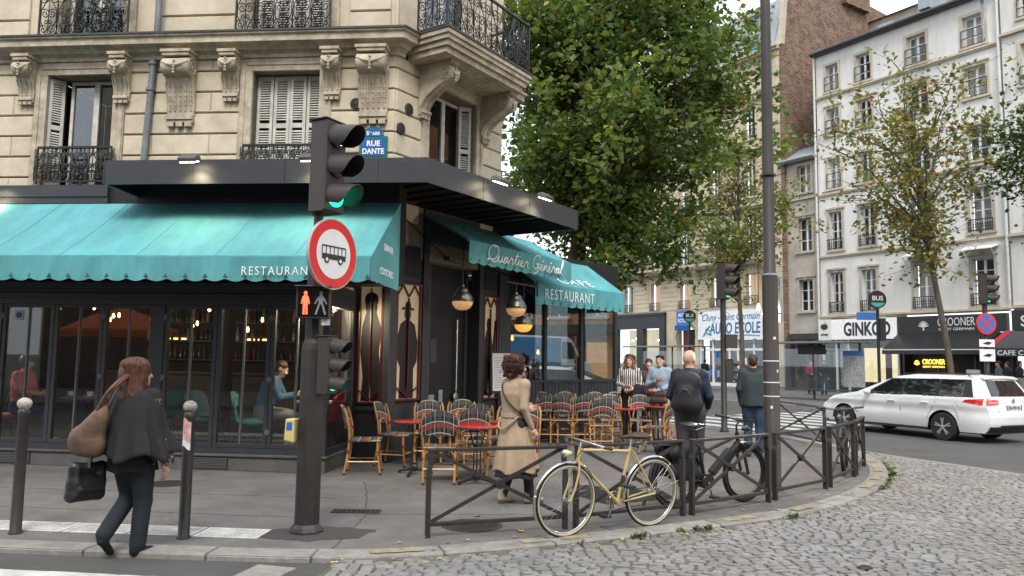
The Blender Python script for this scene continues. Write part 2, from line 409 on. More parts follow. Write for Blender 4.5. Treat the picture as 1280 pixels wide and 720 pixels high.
# cobbled roadway
poly_c = [(p.x, p.y) for p in KS if -1.7 < p.x and p.y < 15.3 and p.y < 15][0:]
bed = [(-1.8, 3.0)]+[(10.9, 3.0)]+[(p.x, p.y) for p in reversed(CE)]+[(p[0], p[1]) for p in reversed(poly_c)]
cobroad = structure(MB().add([(x, y, ZR+.016) for x, y in bed], [tuple(range(len(bed)))]).build('cobbled_roadway', m_joint, fix=False))
def inside(p, poly):
    x, y = p; c = False; n = len(poly); j = n-1
    for i in range(n):
        xi, yi = poly[i]; xj, yj = poly[j]
        if (yi > y) != (yj > y) and x < (xj-xi)*(y-yi)/(yj-yi)+xi: c = not c
        j = i
    return c
def cobble_verts(w_, d_, h, jx):
    c = min(w_, d_)*.08; a, b = w_/2, d_/2
    vs = [(-a, -b, -.02), (a, -b, -.02), (a, b, -.02), (-a, b, -.02), (-a, -b, h*.5), (a, -b, h*.5), (a, b, h*.5), (-a, b, h*.5), (-a+c, -b+c, h), (a-c, -b+c, h), (a-c, b-c, h), (-a+c, b-c, h)]
    return [(x+random.uniform(-jx, jx), y+random.uniform(-jx, jx), z+random.uniform(-.0025, .0025)*(z > 0)) for x, y, z in vs]
CF = [(8, 9, 10, 11)]+[f for i in range(4) for f in ((i, (i+1) % 4, (i+1) % 4+4, i+4), (i+4, (i+1) % 4+4, (i+1) % 4+8, i+8))]
random.seed(21); cob = []; rowh = .094; per = 2.1
for k in range(0, 160):
    x = -2.2+random.uniform(0, .1)
    while x < 10.8:
        wd = random.uniform(.085, .15); cx = x+wd/2
        u = ((cx+.25*math.sin(k*.05))/per) % 1.0-.5
        yy = 2.9+k*rowh+.62*math.sqrt(max(0, 1-(1.5*u)**2))-.3+.16*(cx-3)*.0
        sl = math.atan2(-.62*2.25*u/max(.25, math.sqrt(max(0.06, 1-(1.5*u)**2)))/per, 1)
        if yy > 4.6 and inside((cx, yy), bed) and all((kk-Vector((cx, yy))).length > .10 for kk in KL[140:420:3]):
            cob.append((cx, yy, wd, sl))
        x += wd*math.cos(sl)+.012
cob.sort(key=lambda c: (c[0]**2+c[1]**2) if abs(c[0])/max(c[1], .1) < .72 and c[1] > 5.6 else 1e6+c[1])
vars_ = []
for i in range(14):
    wd = .088+.062*i/13; vars_.append((wd, MB().add(cobble_verts(wd-.008, rowh-.014, random.uniform(.026, .031), .005), CF).mesh('cobble', [m_cob])))
for cx, cy, wd, sl in cob[:300]:
    v = min(vars_, key=lambda q: abs(q[0]-wd)+random.uniform(0, .012))
    place('cobble', v[1], cobroad, loc=(cx, cy, ZR+random.uniform(-.003, .006)), rot=(random.uniform(-.03, .03), random.uniform(-.03, .03), sl+random.uniform(-.06, .06)))
m_cob2 = [mat('cobble_granite_%d' % i, c, .75, var=.13, scale=10, bump=.5, bscale=50, dirt=.25, dscale=.9) for i, c in enumerate([(.255, .25, .247), (.225, .222, .22), (.28, .275, .27), (.245, .225, .205)])]
mb = MB()
for cx, cy, wd, sl in cob[300:]:
    c, sn = math.cos(sl), math.sin(sl); h = random.uniform(.025, .032)
    mb.add([(cx+x*c-y*sn, cy+x*sn+y*c, ZR+z) for x, y, z in cobble_verts(wd-.008, rowh-.014, h, .007)], CF, mi=random.choice((0, 0, 0, 1, 1, 2, 3)))
fc = mb.build('cobbles', m_cob2, cobroad, fix=False); fc['kind'] = 'stuff'
# cast covers and gratings in the pavement
def disc_cover(x, y, r, sx=1.0):
    b = MB(); b.lathe([(r, .001), (r, .006), (r*.95, .009), (r*.93, .006), (r*.2, .006), (.001, .006)], 28, (x, y, 0))
    for i in range(-4, 5):
        hw = math.sqrt(max(0, (r*.88)**2-(i*r*.19)**2))
        b.bar((x-hw, y+i*r*.19, .008), (x+hw, y+i*r*.19, .008), r*.06, .005)
    return b.build('manhole_cover', m_iron, walk)
disc_cover(-4.33, 9.95, .26); disc_cover(-.36, 7.75, .30)
def grate(x, y, w_, d_, rz, n=14):
    b = MB(frame(x, y, 0, rz)); b.box((-w_/2, -d_/2, .001), (w_/2, d_/2, .003))
    for i in range(n+1):
        xx = -w_/2+w_*i/n; b.bar((xx, -d_/2, .006), (xx, d_/2, .006), .012, .008)
    for j in (-.5, -.17, .17, .5): b.bar((-w_/2, d_*j, .0065), (w_/2, d_*j, .0065), .014, .009)
    return b.build('floor_grating', m_iron, walk)
grate(1.35, 9.55, .95, .8, .5, 16); grate(-1.62, 8.35, .5, .16, 0, 10)
disc_cover(1.0, 10.1, .2)
mt = mat('tar_repair', (.055, .052, .05), .8, var=.2, scale=12, bump=.3)
ground_patch('tar_patch', [(-2.3, 7.12), (-1.75, 7.0), (-1.35, 7.15), (-1.25, 7.5), (-1.7, 7.62), (-2.2, 7.45)], .0035, mt, walk, .03, 9)
# cracks and joints in the pavement
m_crack = mat('crack', (.06, .058, .055), .9)
def crack(pts, w_, seed):
    random.seed(seed); P = polyline_pts(pts, .12); b = MB()
    P = [p+Vector((random.uniform(-.012, .012), random.uniform(-.012, .012))) for p in P]
    for a, c in zip(P[:-1], P[1:]): b.bar((a.x, a.y, .001), (c.x, c.y, .001), w_*random.uniform(.6, 1.3), .004)
    b.build('pavement_joint', m_crack, walk)
gum = MB(); random.seed(44)
for i in range(260):
    x, y = random.uniform(-8, 5.5), random.uniform(6.9, 12.5)
    if not inside((x, y), [(p.x, p.y) for p in KS]+[(-60, 62), (-60, 20)]): continue
    r = random.uniform(.008, .022); gum.add([(x+r*math.cos(a)*random.uniform(.8, 1.3), y+r*math.sin(a), .0022) for a in [k*1.047 for k in range(6)]], [(0, 1, 2, 3, 4, 5)], random.choice((0, 0, 1)))
gum.build('gum_spots', [mt, mat('pale_gum', (.26, .25, .24), .9)], walk, fix=False)['kind'] = 'stuff'
crack([(-1.5, 6.75), (-1.48, 8.2), (-1.75, 9.6), (-1.9, 10.3)], .012, 1); crack([(.9, 7.75), (1.15, 7.55), (1.3, 7.6)], .012, 2)
crack([(-8, 8.6), (-2.0, 8.0)], .006, 3); crack([(-1.48, 8.2), (.8, 8.4), (3.0, 10.1)], .005, 5); crack([(-7, 9.6), (-2.0, 9.1)], .005, 6)
# far side of the boulevard
RD = Vector((-.543, .84)).normalized(); RN = Vector((RD.y, -RD.x))        # along the street (away), across it
FK0 = Vector((8.0, 33.5))
a = FK0+RD*70; b = FK0-RD*40; c = b+RN*20; d = a+RN*20
fw_ = structure(MB().prism([(p.x, p.y, ZR-.02) for p in (a, b, c, d)], (0, 0, .165)).build('far_pavement', m_walk))
for i in range(26):
    p = FK0+RD*(22-i*1.6)-RN*.01; q = p-RD*1.58; nn = RN*.3
    MB().prism([(p.x, p.y, ZR-.01), (q.x, q.y, ZR-.01), (q.x+nn.x, q.y+nn.y, ZR-.01), (p.x+nn.x, p.y+nn.y, ZR-.01)], (0, 0, .161)).build('kerb_stone', m_kerb, fw_)
# zebra crossing over the boulevard
for k in range(9):
    o = Vector((6.2, 17.9))+RN*(.9+k*1.02)+RD*3.4; p = o-RD*2.3; q = o+RD*2.3; nn = RN*.5
    ground_patch('crossing_stripe', [tuple(p), tuple(p+nn), tuple(q+nn), tuple(q)], ZR+.004, m_paint, road, .01, k)
# ============================================================ corner building with the cafe
A1 = .09418
CX, CY = -1.95, 12.25
FR1 = frame(CX, CY, 0, -A1)                     # x to the right along the long front, y into the wall
A2 = math.atan2(.836, .549)
FR2 = frame(CX, CY, 0, A2)                      # narrow corner front
FRV = frame(-2.6, 11.0, 0, -A1)                 # glazed terrace front, x<0 to its left
m_stone = mat('limestone', (.63, .555, .425), .85, var=.09, scale=3.0, bump=.25, bscale=40, rnd=.08, dirt=.20, dscale=1.4)
m_stone2 = mat('carved_limestone', (.57, .50, .38), .85, var=.16, scale=9, bump=.3, bscale=50, dirt=.4, dscale=3)
m_jointst = mat('stone_joint', (.26, .22, .16), .9, var=.2)
m_white = mat('white_paint_wood', (.62, .60, .55), .6, var=.1, scale=8, dirt=.2, dscale=4)
m_black = mat('black_iron', (.012, .012, .013), .45, var=.2, scale=20)
m_grey = mat('anthracite_paint', (.038, .043, .052), .42, var=.08, scale=4, dirt=.12, dscale=2)
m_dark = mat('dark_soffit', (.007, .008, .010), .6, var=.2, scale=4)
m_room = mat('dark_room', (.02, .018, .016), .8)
m_zinc = mat('zinc_pipe', (.20, .22, .235), .5, metal=.3, var=.15, scale=6, dirt=.3)
m_glass = glass_mat('shop_glass', (.92, .94, .94), 1.0, .045)
m_gwin = glass_mat('window_glass', (.5, .55, .58), 1.0, .10)
cafe = thing('corner_building', 'cream limestone corner building with carved brackets above a teal awned cafe', 'building', (CX, CY, 0))
def P_(mb, name, m, smooth=False, parent=cafe, bevel=0):
    inv = Matrix.Translation((-CX, -CY, 0)); mb.v = [tuple(inv @ Vector(p)) for p in mb.v]
    return mb.build(name, m, parent, smooth, True, bevel)
ZC0, ZC1 = 6.62, 6.95          # main string course
# --- core wall mass (behind the blocks), split round the openings
WIN1 = [(-6.10, -4.90), (-2.45, -1.30)]        # window openings on the long front (x range)
ZW0, ZW1 = 4.45, 6.38
wallx = [-12.0, -6.10, -4.90, -2.45, -1.30, 0.0]
core = MB(FR1)
for x0, x1 in ((-12, -6.10), (-4.90, -2.45), (-1.30, -.03)): core.box((x0, .045, 3.3), (x1, .5, ZC0))
for x0, x1 in WIN1: core.box((x0, .045, 3.3), (x1, .5, ZW0)); core.box((x0, .045, ZW1), (x1, .5, ZC0))
P_(core, 'wall', m_jointst)
core = MB(FR2)
for x0, x1 in ((.02, .86), (2.24, 3.12)): core.box((x0, .045, 3.3), (x1, .5, ZC0))
core.box((.86, .045, 3.3), (2.24, .5, ZW0)); core.box((.86, .045, 6.40), (2.24, .5, ZC0))
P_(core, 'wall', m_jointst)
# --- ashlar blocks with recessed joints
CO = [3.88+.36*i for i in range(8)]            # courses: ... 4.96 5.32 5.68 6.04 6.40
def courses(fr, x0, x1, seed):
    random.seed(seed); W = x1-x0
    for i in range(len(CO)):
        z0 = CO[i]; z1 = min(z0+.36, 6.62)
        if z1-z0 < .1: continue
        n = max(1, round(W/.85)); cuts = [x0+W*j/n for j in range(n+1)]
        if n > 1 and i % 2:
            cuts = [x0]+[x0+W*(j+.5)/n for j in range(n)]+[x1]
        for a, b in zip(cuts[:-1], cuts[1:]):
            if b-a < .06: continue
            mb = MB(fr); mb.block((a+.003, -.002, z0+.012), (b-.003, .06, z1-.012), .014)
            P_(mb, 'stone_block', m_stone)
for i, (a, b) in enumerate(((-8.6, -6.32), (-4.68, -2.66), (-1.10, -.012))): courses(FR1, a, b, i)
courses(FR2, .012, .66, 7); courses(FR2, 2.44, 3.12, 8)
mb = MB(FR1); mb.box((-14, 0, 3.3), (-8.62, .05, 6.62)); P_(mb, 'wall', m_stone)
# --- window surrounds and windows
def surround(fr, x0, x1, z0, z1):
    for a, b in ((x0-.22, x0), (x1, x1+.22)):
        mb = MB(fr); mb.box((a+.005, -.015, z0), (b, .3, z1+.002)); mb.box((a+(.02 if a < x0 else .12), -.032, z0), (a+(.10 if a < x0 else .20), -.01, z1)); P_(mb, 'window_jamb', m_stone2)
    mb = MB(fr); mb.box((x0-.215, -.018, z1+.003), (x1+.215, .3, z1+.24)); mb.box((x0-.1, -.034, z1+.10), (x1+.1, -.01, z1+.2)); P_(mb, 'window_lintel', m_stone2)
def louvre(fr, x0, x1, z0, z1, y, ang=0, hinge=0):
    """one shutter leaf with slats, hinged at x = hinge"""
    f2 = fr @ Matrix.Translation((hinge, y, 0)) @ Matrix.Rotation(ang, 4, 'Z'); a, b = x0-hinge, x1-hinge; st = .05; th = .035
    mb = MB(f2); mb.box((a, 0, z0), (a+st, th, z1)); mb.box((b-st, 0, z0), (b, th, z1))
    nz = 2; zs = [z0, (z0*.45+z1*.55), z1]
    for z in (z0, zs[1]-.04, z1-.08): mb.box((a+st, .003, z), (b-st, th-.003, z+.08))
    leaf = P_(mb, 'shutter', m_white)
    z = z0+.10
    sl = MB(f2)
    while z < z1-.1:
        if abs(z-zs[1]) > .07:
            sl.bar((a+st, th*.5, z), (b-st, th*.5, z), .042, .009, up=(0, -.75, .66))
        z += .042
    P_(sl, 'slats', m_white, parent=leaf).location = (0, 0, 0)
    leaf.children[0]['kind'] = 'stuff'
def casement(fr, x0, x1, z0, z1, y, nx=2, bars=()):
    fm = MB(fr); t = .055
    fm.box((x0, y, z0), (x0+t, y+.06, z1)); fm.box((x1-t, y, z0), (x1, y+.06, z1)); fm.box((x0+t, y, z1-t), (x1-t, y+.06, z1)); fm.box((x0+t, y, z0), (x1-t, y+.06, z0+t))
    for i in range(1, nx): xm = x0+(x1-x0)*i/nx; fm.box((xm-.05, y-.012, z0+t), (xm+.05, y+.05, z1-t))
    for zb in bars: fm.box((x0+t, y+.01, zb-.018), (x1-t, y+.05, zb+.018))
    w_ = P_(fm, 'window', m_white, bevel=.004)
    for i in range(nx):
        g = MB(fr); a = x0+t+(x1-x0-2*t)*i/nx; b = x0+t+(x1-x0-2*t)*(i+1)/nx; g.box((a-.01, y+.026, z0+.03), (b+.01, y+.032, z1-.03)); P_(g, 'pane', m_gwin, parent=w_)
    return w_
def room(fr, x0, x1, z0, z1, y0, y1):
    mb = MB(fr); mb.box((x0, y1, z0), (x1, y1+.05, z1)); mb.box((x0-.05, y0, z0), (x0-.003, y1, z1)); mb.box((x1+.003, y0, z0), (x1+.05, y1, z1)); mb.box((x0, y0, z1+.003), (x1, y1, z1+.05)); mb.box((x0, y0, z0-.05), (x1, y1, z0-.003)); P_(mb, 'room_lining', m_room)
surround(FR1, *WIN1[0], ZW0, ZW1); surround(FR1, *WIN1[1], ZW0, ZW1); surround(FR2, .86, 2.24, ZW0, 6.40)
for x0, x1 in WIN1: room(FR1, x0, x1, ZW0, ZW1, .5, 1.6)
room(FR2, .86, 2.24, ZW0, 6.4, .5, 1.6)
casement(FR1, -5.86, -4.90, ZW0+.02, ZW1-.02, .28)
louvre(FR1, -6.10, -5.86, ZW0+.02, ZW1-.02, .06, R(50), -6.10); louvre(FR1, -5.83, -5.60, ZW0+.02, ZW1-.05, .36, R(70), -5.83)
mb = MB(FR1); mb.box((-5.75, .45, 4.5), (-5.2, .5, 5.05)); P_(mb, 'cardboard', mat('cardboard', (.32, .21, .11), .8))
for i in range(4):
    a = -2.45+1.15*i/4; louvre(FR1, a+.006, a+1.15/4-.006, ZW0+.02, ZW1-.02, .20+(.012 if i % 2 else 0))
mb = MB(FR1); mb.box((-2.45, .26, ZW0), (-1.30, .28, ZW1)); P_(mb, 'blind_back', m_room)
louvre(FR2, .86, 1.10, ZW0+.02, 6.38, .10, R(22), .86); louvre(FR2, 2.0, 2.24, ZW0+.02, 6.38, .12, R(-38), 2.24)
casement(FR2, 1.10, 2.12, ZW0+.02, 6.38, .30)
# --- cornice / string course, swept profile along both fronts
PROF = [(-.0, 6.60), (-.05, 6.60), (-.05, 6.66), (-.10, 6.70), (-.14, 6.70), (-.18, 6.76), (-.30, 6.78), (-.30, 6.88), (-.34, 6.90), (-.34, 6.945), (.10, 6.945), (.10, 6.60)]
def sweep(profile, path, closed_ends=True):
    """profile (outward offset negative, z) swept along a plan polyline with mitres; outward = to the right-hand side seen from above"""
    mb = MB(); P = [Vector(p) for p in path]; n = len(P); k = len(profile); vs = []
    for i in range(n):
        d0 = (P[i]-P[i-1]).normalized() if i else None; d1 = (P[i+1]-P[i]).normalized() if i < n-1 else None
        if d0 is None: nn = Vector((d1.y, -d1.x)); sc = 1
        elif d1 is None: nn = Vector((d0.y, -d0.x)); sc = 1
        else:
            n0 = Vector((d0.y, -d0.x)); n1 = Vector((d1.y, -d1.x)); nn = (n0+n1).normalized(); sc = 1/max(.3, nn.dot(n0))
        for o, z in profile: q = P[i]+nn*(-o)*sc; vs.append((q.x, q.y, z))
    fs = [(i*k+j, (i+1)*k+j, (i+1)*k+(j+1) % k, i*k+(j+1) % k) for i in range(n-1) for j in range(k)]
    fs += [tuple(range(k)), tuple((n-1)*k+j for j in range(k-1, -1, -1))]
    mb.add(vs, fs); return mb
def w1(x, y=0): p = FR1 @ Vector((x, y, 0)); return (p.x, p.y)
def w2(x, y=0): p = FR2 @ Vector((x, y, 0)); return (p.x, p.y)
P_(sweep(PROF, [w1(-14), w1(0), w2(.16)]), 'cornice', m_stone2)
P_(sweep(PROF, [w2(2.72), w2(3.15), w2(3.15, 1.5)]), 'cornice', m_stone2)
m_lead = mat('lead_flashing', (.06, .065, .07), .5, metal=.4)
P_(sweep([(.1, 6.946), (-.35, 6.946), (-.355, 6.93), (-.362, 6.93), (-.362, 6.962), (.1, 6.962)], [w1(-14), w1(0), w2(.16)]), 'flashing', m_lead)
# corner balcony slab on the narrow front
mb = MB(FR2)
for (a, b, c, z0, z1) in ((.17, 2.71, -.93, 6.87, 6.95), (.20, 2.68, -.90, 6.79, 6.87), (.24, 2.64, -.86, 6.70, 6.79), (.28, 2.60, -.80, 6.60, 6.70)): mb.box((a, c, z0), (b, .02, z1))
mb.box((.55, -.62, 6.585), (2.32, -.12, 6.602)); mb.box((.70, -.52, 6.575), (2.17, -.22, 6.59))
P_(mb, 'balcony_slab', m_stone2, bevel=.012)
mb = MB(FR2); mb.box((.15, -.95, 6.951), (2.73, .0, 6.972)); P_(mb, 'flashing', m_lead)
# --- carved brackets
def spiral(r0, r1, turns, n, z=0):
    return [(r0+(r1-r0)*i/n, 2*math.pi*turns*i/n) for i in range(n+1)]
def console_mesh(w_, ztop, zbot, proj, name):
    """scrolled bracket: profile in (y outward, z) extruded across its width, with volutes and flutes"""
    mb = MB(); H = ztop-zbot; rv = min(.16, H*.16); prof = []
    prof += [(0, ztop), (-proj*1.05, ztop), (-proj*1.05, ztop-.05)]
    cy, cz = -proj+rv*.75, ztop-.06-rv
    for i in range(9): t = R(80)+R(190)*i/8; prof.append((cy+rv*math.cos(t)*1.0, cz+rv*math.sin(t)))
    zb = zbot+H*.16
    for i in range(1, 9):
        f = i/8; y0 = cy; prof.append((-(.05+(abs(cy)-.05)*(1-f)**2.1), cz-rv+(zb-(cz-rv))*f))
    prof += [(-.10, zb), (-.10, zb-H*.06), (-.075, zb-H*.06), (-.075, zb-H*.1), (0, zb-H*.1)]
    mb.prism([(-w_/2, y, z) for y, z in prof], (w_, 0, 0))
    for sgn in (-1, 1):     # volute relief on both cheeks
        pts = []; 
        for i in range(25):
            t = 4.2*math.pi*i/24; r_ = rv*.92*(1-i/27); pts.append((sgn*(w_/2+.006), cy+r_*math.cos(t+1.4), cz+r_*math.sin(t+1.4)))
        mb.tube(pts, .016, 5); mb.lathe([(.03, -.01), (.03, .02), (.015, .03)], 8, (sgn*(w_/2-.005), cy, cz), (sgn, 0, 0))
        mb.tube([(sgn*(w_/2+.004), y, z) for y, z in prof[12:19]], .013, 5)
    nf = max(2, int(w_/.085)); zs0 = cz-rv*1.2
    for j in range(nf):     # flutes down the front, seeded with beads
        x = -w_/2+w_*(j+.5)/nf
        mb.tube([(x, y-.004, z) for y, z in prof[12:19]], .018, 5)
        for q in range(5):
            y, z = prof[13+q] if q < 6 else prof[18]; mb.lathe([(.02, -.012), (.024, 0), (.012, .014)], 6, (x, y-.014, z+.02), (0, -1, 0))
    # leaf drape on the drum
    mb.tube([(-w_/2+w_*i/8, cy-rv*math.cos((i/8-.5)*1.2)*1.02, cz+rv*.35-.07*math.sin(math.pi*i/8)) for i in range(9)], .026, 6)
    for i in range(5): mb.lathe([(.02, -.01), (.026, .005), (.01, .02)], 6, (0, cy-rv-.01, cz+.06-i*.05), (0, -1, 0))
    for i in range(3):      # drops
        x = -w_/2+w_*(i+.5)/3; mb.box((x-w_*.12, -.085, zbot), (x+w_*.12, -.01, zb-H*.1-.003))
    mb.box((-w_/2-.03, -proj*1.12, ztop+.002), (w_/2+.03, 0, ztop+.05))
    return mb.mesh(name, [m_stone2], smooth=True)
inv = Matrix.Translation((-CX, -CY, 0))
me_s = console_mesh(.26, 6.62, 5.85, .26, 'bracket'); me_l = console_mesh(.46, 6.62, 5.43, .30, 'bracket'); me_b = console_mesh(.24, 6.60, 5.70, .66, 'bracket')
for x in (-6.44, -4.72, -2.80, -1.06): place('bracket', me_s, cafe, inv @ FR1 @ Matrix.Translation((x, 0, 0)))
for x in (-3.66, -.36): place('bracket', me_l, cafe, inv @ FR1 @ Matrix.Translation((x, 0, 0)))
for x in (.68, 2.46): place('bracket', me_b, cafe, inv @ FR2 @ Matrix.Translation((x, 0, 0)))
place('bracket', me_s, cafe, inv @ FR2 @ Matrix.Translation((3.12, .3, 0)) @ Matrix.Rotation(R(90), 4, 'Z'))
# --- iron railings with scroll work
def scroll_pts(cx, cz, r, turns, a0, sg, n=22):
    return [(cx+sg*r*(1-.8*i/n)*math.cos(a0+turns*2*math.pi*i/n), 0, cz+r*(1-.8*i/n)*math.sin(a0+turns*2*math.pi*i/n)) for i in range(n+1)]
def scroll_panel(w_, h):
    mb = MB(); r = .009
    for sg in (-1, 1):
        mb.tube([(sg*w_*.06, 0, 0), (sg*w_*.44, 0, h*.30), (sg*w_*.42, 0, h*.52), (sg*w_*.08, 0, h*.78), (sg*w_*.03, 0, h)], r, 5)
        mb.tube(scroll_pts(sg*w_*.25, h*.13, h*.115, 1.6, -1.2, sg), r, 5); mb.tube(scroll_pts(sg*w_*.20, h*.45, h*.10, 1.5, 1.0, sg), r, 5)
        mb.tube(scroll_pts(sg*w_*.30, h*.78, h*.13, 1.7, 2.2, sg), r, 5); mb.tube(scroll_pts(sg*w_*.11, h*.27, h*.055, 1.2, 0, -sg), r, 4)
        mb.tube([(sg*w_*.5, 0, 0), (sg*w_*.5, 0, h)], r*1.1, 5)
        mb.tube([(sg*w_*.5+.018*math.sin(i*2.2), 0, h*.1+h*.8*i/14) for i in range(15)], r*.8, 4)
    mb.tube([(0, 0, h*.05), (0, 0, h*.95)], r, 5)
    for z in (.2, .5, .8): mb.lathe([(.004, -.02), (.02, 0), (.004, .02)], 6, (0, 0, h*z))
    return mb.mesh('scroll', [m_black], smooth='all')
SC = scroll_panel(.33, .80); SC2 = scroll_panel(.30, .50)
def railing(fr, x0, x1, y, z, h, sc, pw, name='railing'):
    mb = MB(fr); mb.box((x0, y-.022, z+h-.025), (x1, y+.022, z+h+.012)); mb.box((x0, y-.012, z+.03), (x1, y+.012, z+.055))
    for x in (x0, x1): mb.box((x-.012, y-.014, z), (x+.012, y+.014, z+h-.026))
    rl = P_(mb, name, m_black); n = max(1, round((x1-x0)/pw)); s_ = (x1-x0)/n/pw
    ph = .80 if sc is SC else .50
    for i in range(n): place('scroll', sc, rl, inv @ fr @ Matrix.Translation((x0+(x1-x0)*(i+.5)/n, y, z+.055)) @ Matrix.Diagonal((s_, 1, (h-.08)/ph, 1)))
railing(FR1, -6.22, -4.62, -.16, 6.965, .95, SC, .33); railing(FR1, -2.72, -1.10, -.16, 6.965, .95, SC, .33)
railing(FR1, -6.12, -4.80, -.10, 4.46, .63, SC2, .22); railing(FR1, -2.52, -1.26, -.10, 4.46, .63, SC2, .22)
railing(FR2, .20, 2.66, -.88, 6.975, .95, SC, .33)
FRs = FR2 @ Matrix.Translation((.20, -.88, 0)) @ Matrix.Rotation(R(90), 4, 'Z'); railing(FRs, .02, .62, 0, 6.975, .95, SC, .33)
FRs = FR2 @ Matrix.Translation((2.66, -.88, 0)) @ Matrix.Rotation(R(90), 4, 'Z'); railing(FRs, .02, .86, 0, 6.975, .95, SC, .33)
# --- storey above the string course
up = MB(FR1)
for x0, x1 in ((-14, -6.0), (-4.85, -2.55), (-1.25, -.03)): up.box((x0, .12, 6.95), (x1, .6, 10.2))
for x0, x1 in ((-6.0, -4.85), (-2.55, -1.25)): up.box((x0, .12, 9.4), (x1, .6, 10.2))
P_(up, 'wall', m_stone)
up = MB(FR2)
for x0, x1 in ((.06, .80), (2.2, 3.12)): up.box((x0, .12, 6.98), (x1, .6, 10.2))
up.box((.80, .12, 9.4), (2.2, .6, 10.2)); P_(up, 'wall', m_stone)
for x0, x1 in ((-6.0, -4.85), (-2.55, -1.25)):
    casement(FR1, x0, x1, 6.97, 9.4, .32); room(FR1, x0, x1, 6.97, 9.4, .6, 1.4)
    for a, b in ((x0-.22, x0), (x1, x1+.22)): mb = MB(FR1); mb.box((a, .07, 6.96), (b, .3, 9.4)); P_(mb, 'window_jamb', m_stone2)
for i in range(4): louvre(FR1, -2.5+.30*i, -2.5+.30*i+.29, 7.0, 9.3, .22)
casement(FR2, .80, 2.2, 6.99, 9.4, .32); room(FR2, .80, 2.2, 6.99, 9.4, .6, 1.4)
for x0, x1 in ((-4.2, -2.85), (-8.6, -6.6), (-.85, -.15)):
    for z in (7.0, 7.42, 7.84): mb = MB(FR1); mb.block((x0, .075, z+.012), (x1, .13, z+.40), .012); P_(mb, 'stone_block', m_stone)
m_plant = mat('balcony_plant', (.06, .12, .03), .7, var=.3)
random.seed(5); pl = MB(FR1)
for i in range(260):
    c = Vector((random.uniform(-5.5, -5.0), .1+random.uniform(-.08, .1), 7.0+random.random()**1.3*.8)); d = Vector((random.uniform(-1, 1), random.uniform(-1, 1), random.uniform(-.3, 1))).normalized()*.09; e = d.orthogonal().normalized()*.022
    pl.add([c, c+d*.5+e, c+d, c+d*.5-e], [(0, 1, 2, 3)])
P_(pl, 'plant', m_plant)['kind'] = 'stuff'
# back and end of the building, roof slab
mb = MB(FR1); mb.box((-14, .6, 0), (-13.8, 9, 10.2)); mb.box((-14, .0, 10.2), (0, .8, 10.5)); P_(mb, 'wall', m_stone)
mb = MB(FR2); mb.box((3.1, .05, 3.3), (3.16, 8, 10.2)); mb.box((0, .05, 10.21), (3.16, .8, 10.5)); P_(mb, 'wall', m_stone)
# --- downpipe
mb = MB(FR1); mb.tube([(-4.14, -.07, 9.5), (-4.14, -.07, 7.02)], .055, 10); mb.tube([(-4.17, -.07, 6.6), (-4.26, -.07, 4.5)], .055, 10); mb.lathe([(.075, 0), (.075, .05)], 10, (-4.20, -.07, 6.05)); mb.lathe([(.075, 0), (.075, .05)], 10, (-4.18, -.07, 6.5))
P_(mb, 'downpipe', m_zinc, smooth=True)
# --- vent rosettes and the street sign
def rosette(fr, x, z):
    mb = MB(fr); mb.lathe([(.10, 0), (.10, .02), (.075, .03), (.07, .018), (.03, .018), (.02, .03), (.001, .032)], 18, (x, -.002, z), (0, -1, 0))
    for i in range(8): t = i*math.pi/4; mb.bar((x+.03*math.cos(t), -.026, z+.03*math.sin(t)), (x+.07*math.cos(t), -.026, z+.07*math.sin(t)), .014, .012, up=(0, 1, 0))
    P_(mb, 'vent_rosette', m_iron)
rosette(FR1, -.66, 5.79); rosette(FR2, .32, 5.78); rosette(FR2, .13, 5.40)
m_blue = mat('enamel_blue', (.015, .11, .36), .25, var=.06, coat=.4)
m_green = mat('enamel_green', (.02, .16, .10), .3)
m_ewhite = mat('enamel_white', (.80, .80, .78), .3, var=.04)
sg = thing('street_sign', 'blue enamel street name plaque with green border on the stone corner', 'sign', tuple(FR1 @ Vector((-.34, -.03, 4.87))), -A1)
def arch(w_, h, top, n=12):
    pts = [(-w_/2, 0, 0), (w_/2, 0, 0), (w_/2, 0, h)]
    if top:
        a = w_*.36; pts.append((a, 0, h)); pts += [(a*math.cos(math.pi*i/n), 0, h+top*math.sin(math.pi*i/n)) for i in range(1, n)]; pts.append((-a, 0, h))
    pts.append((-w_/2, 0, h)); return pts
MB().prism(arch(.47, .36, .17), (0, -.014, 0)).build('plate', m_green, sg)
mb = MB(); mb.prism([(-.205, -.016, .03), (.205, -.016, .03), (.205, -.016, .33), (-.205, -.016, .33)], (0, -.006, 0)); mb.prism([(.15*math.cos(math.pi*i/12), -.016, .362+.14*math.sin(math.pi*i/12)) for i in range(13)], (0, -.006, 0)); mb.build('field', m_blue, sg)
for tx, sz, x, z, kw in (('RUE', .125, 0, .195, dict(bold=.004)), ('DANTE', .125, 0, .065, dict(bold=.004, sx=.88)), ('5', .09, -.095, .375, dict(bold=.003)), ('me', .042, -.05, .41, {}), ('ARR', .075, .045, .375, dict(bold=.002, fit=.13))):
    mb = MB(); mb.text(tx, sz, (x, -.024, z), (1, 0, 0), (0, 0, 1), .002, **kw); mb.build('lettering', m_ewhite, sg)
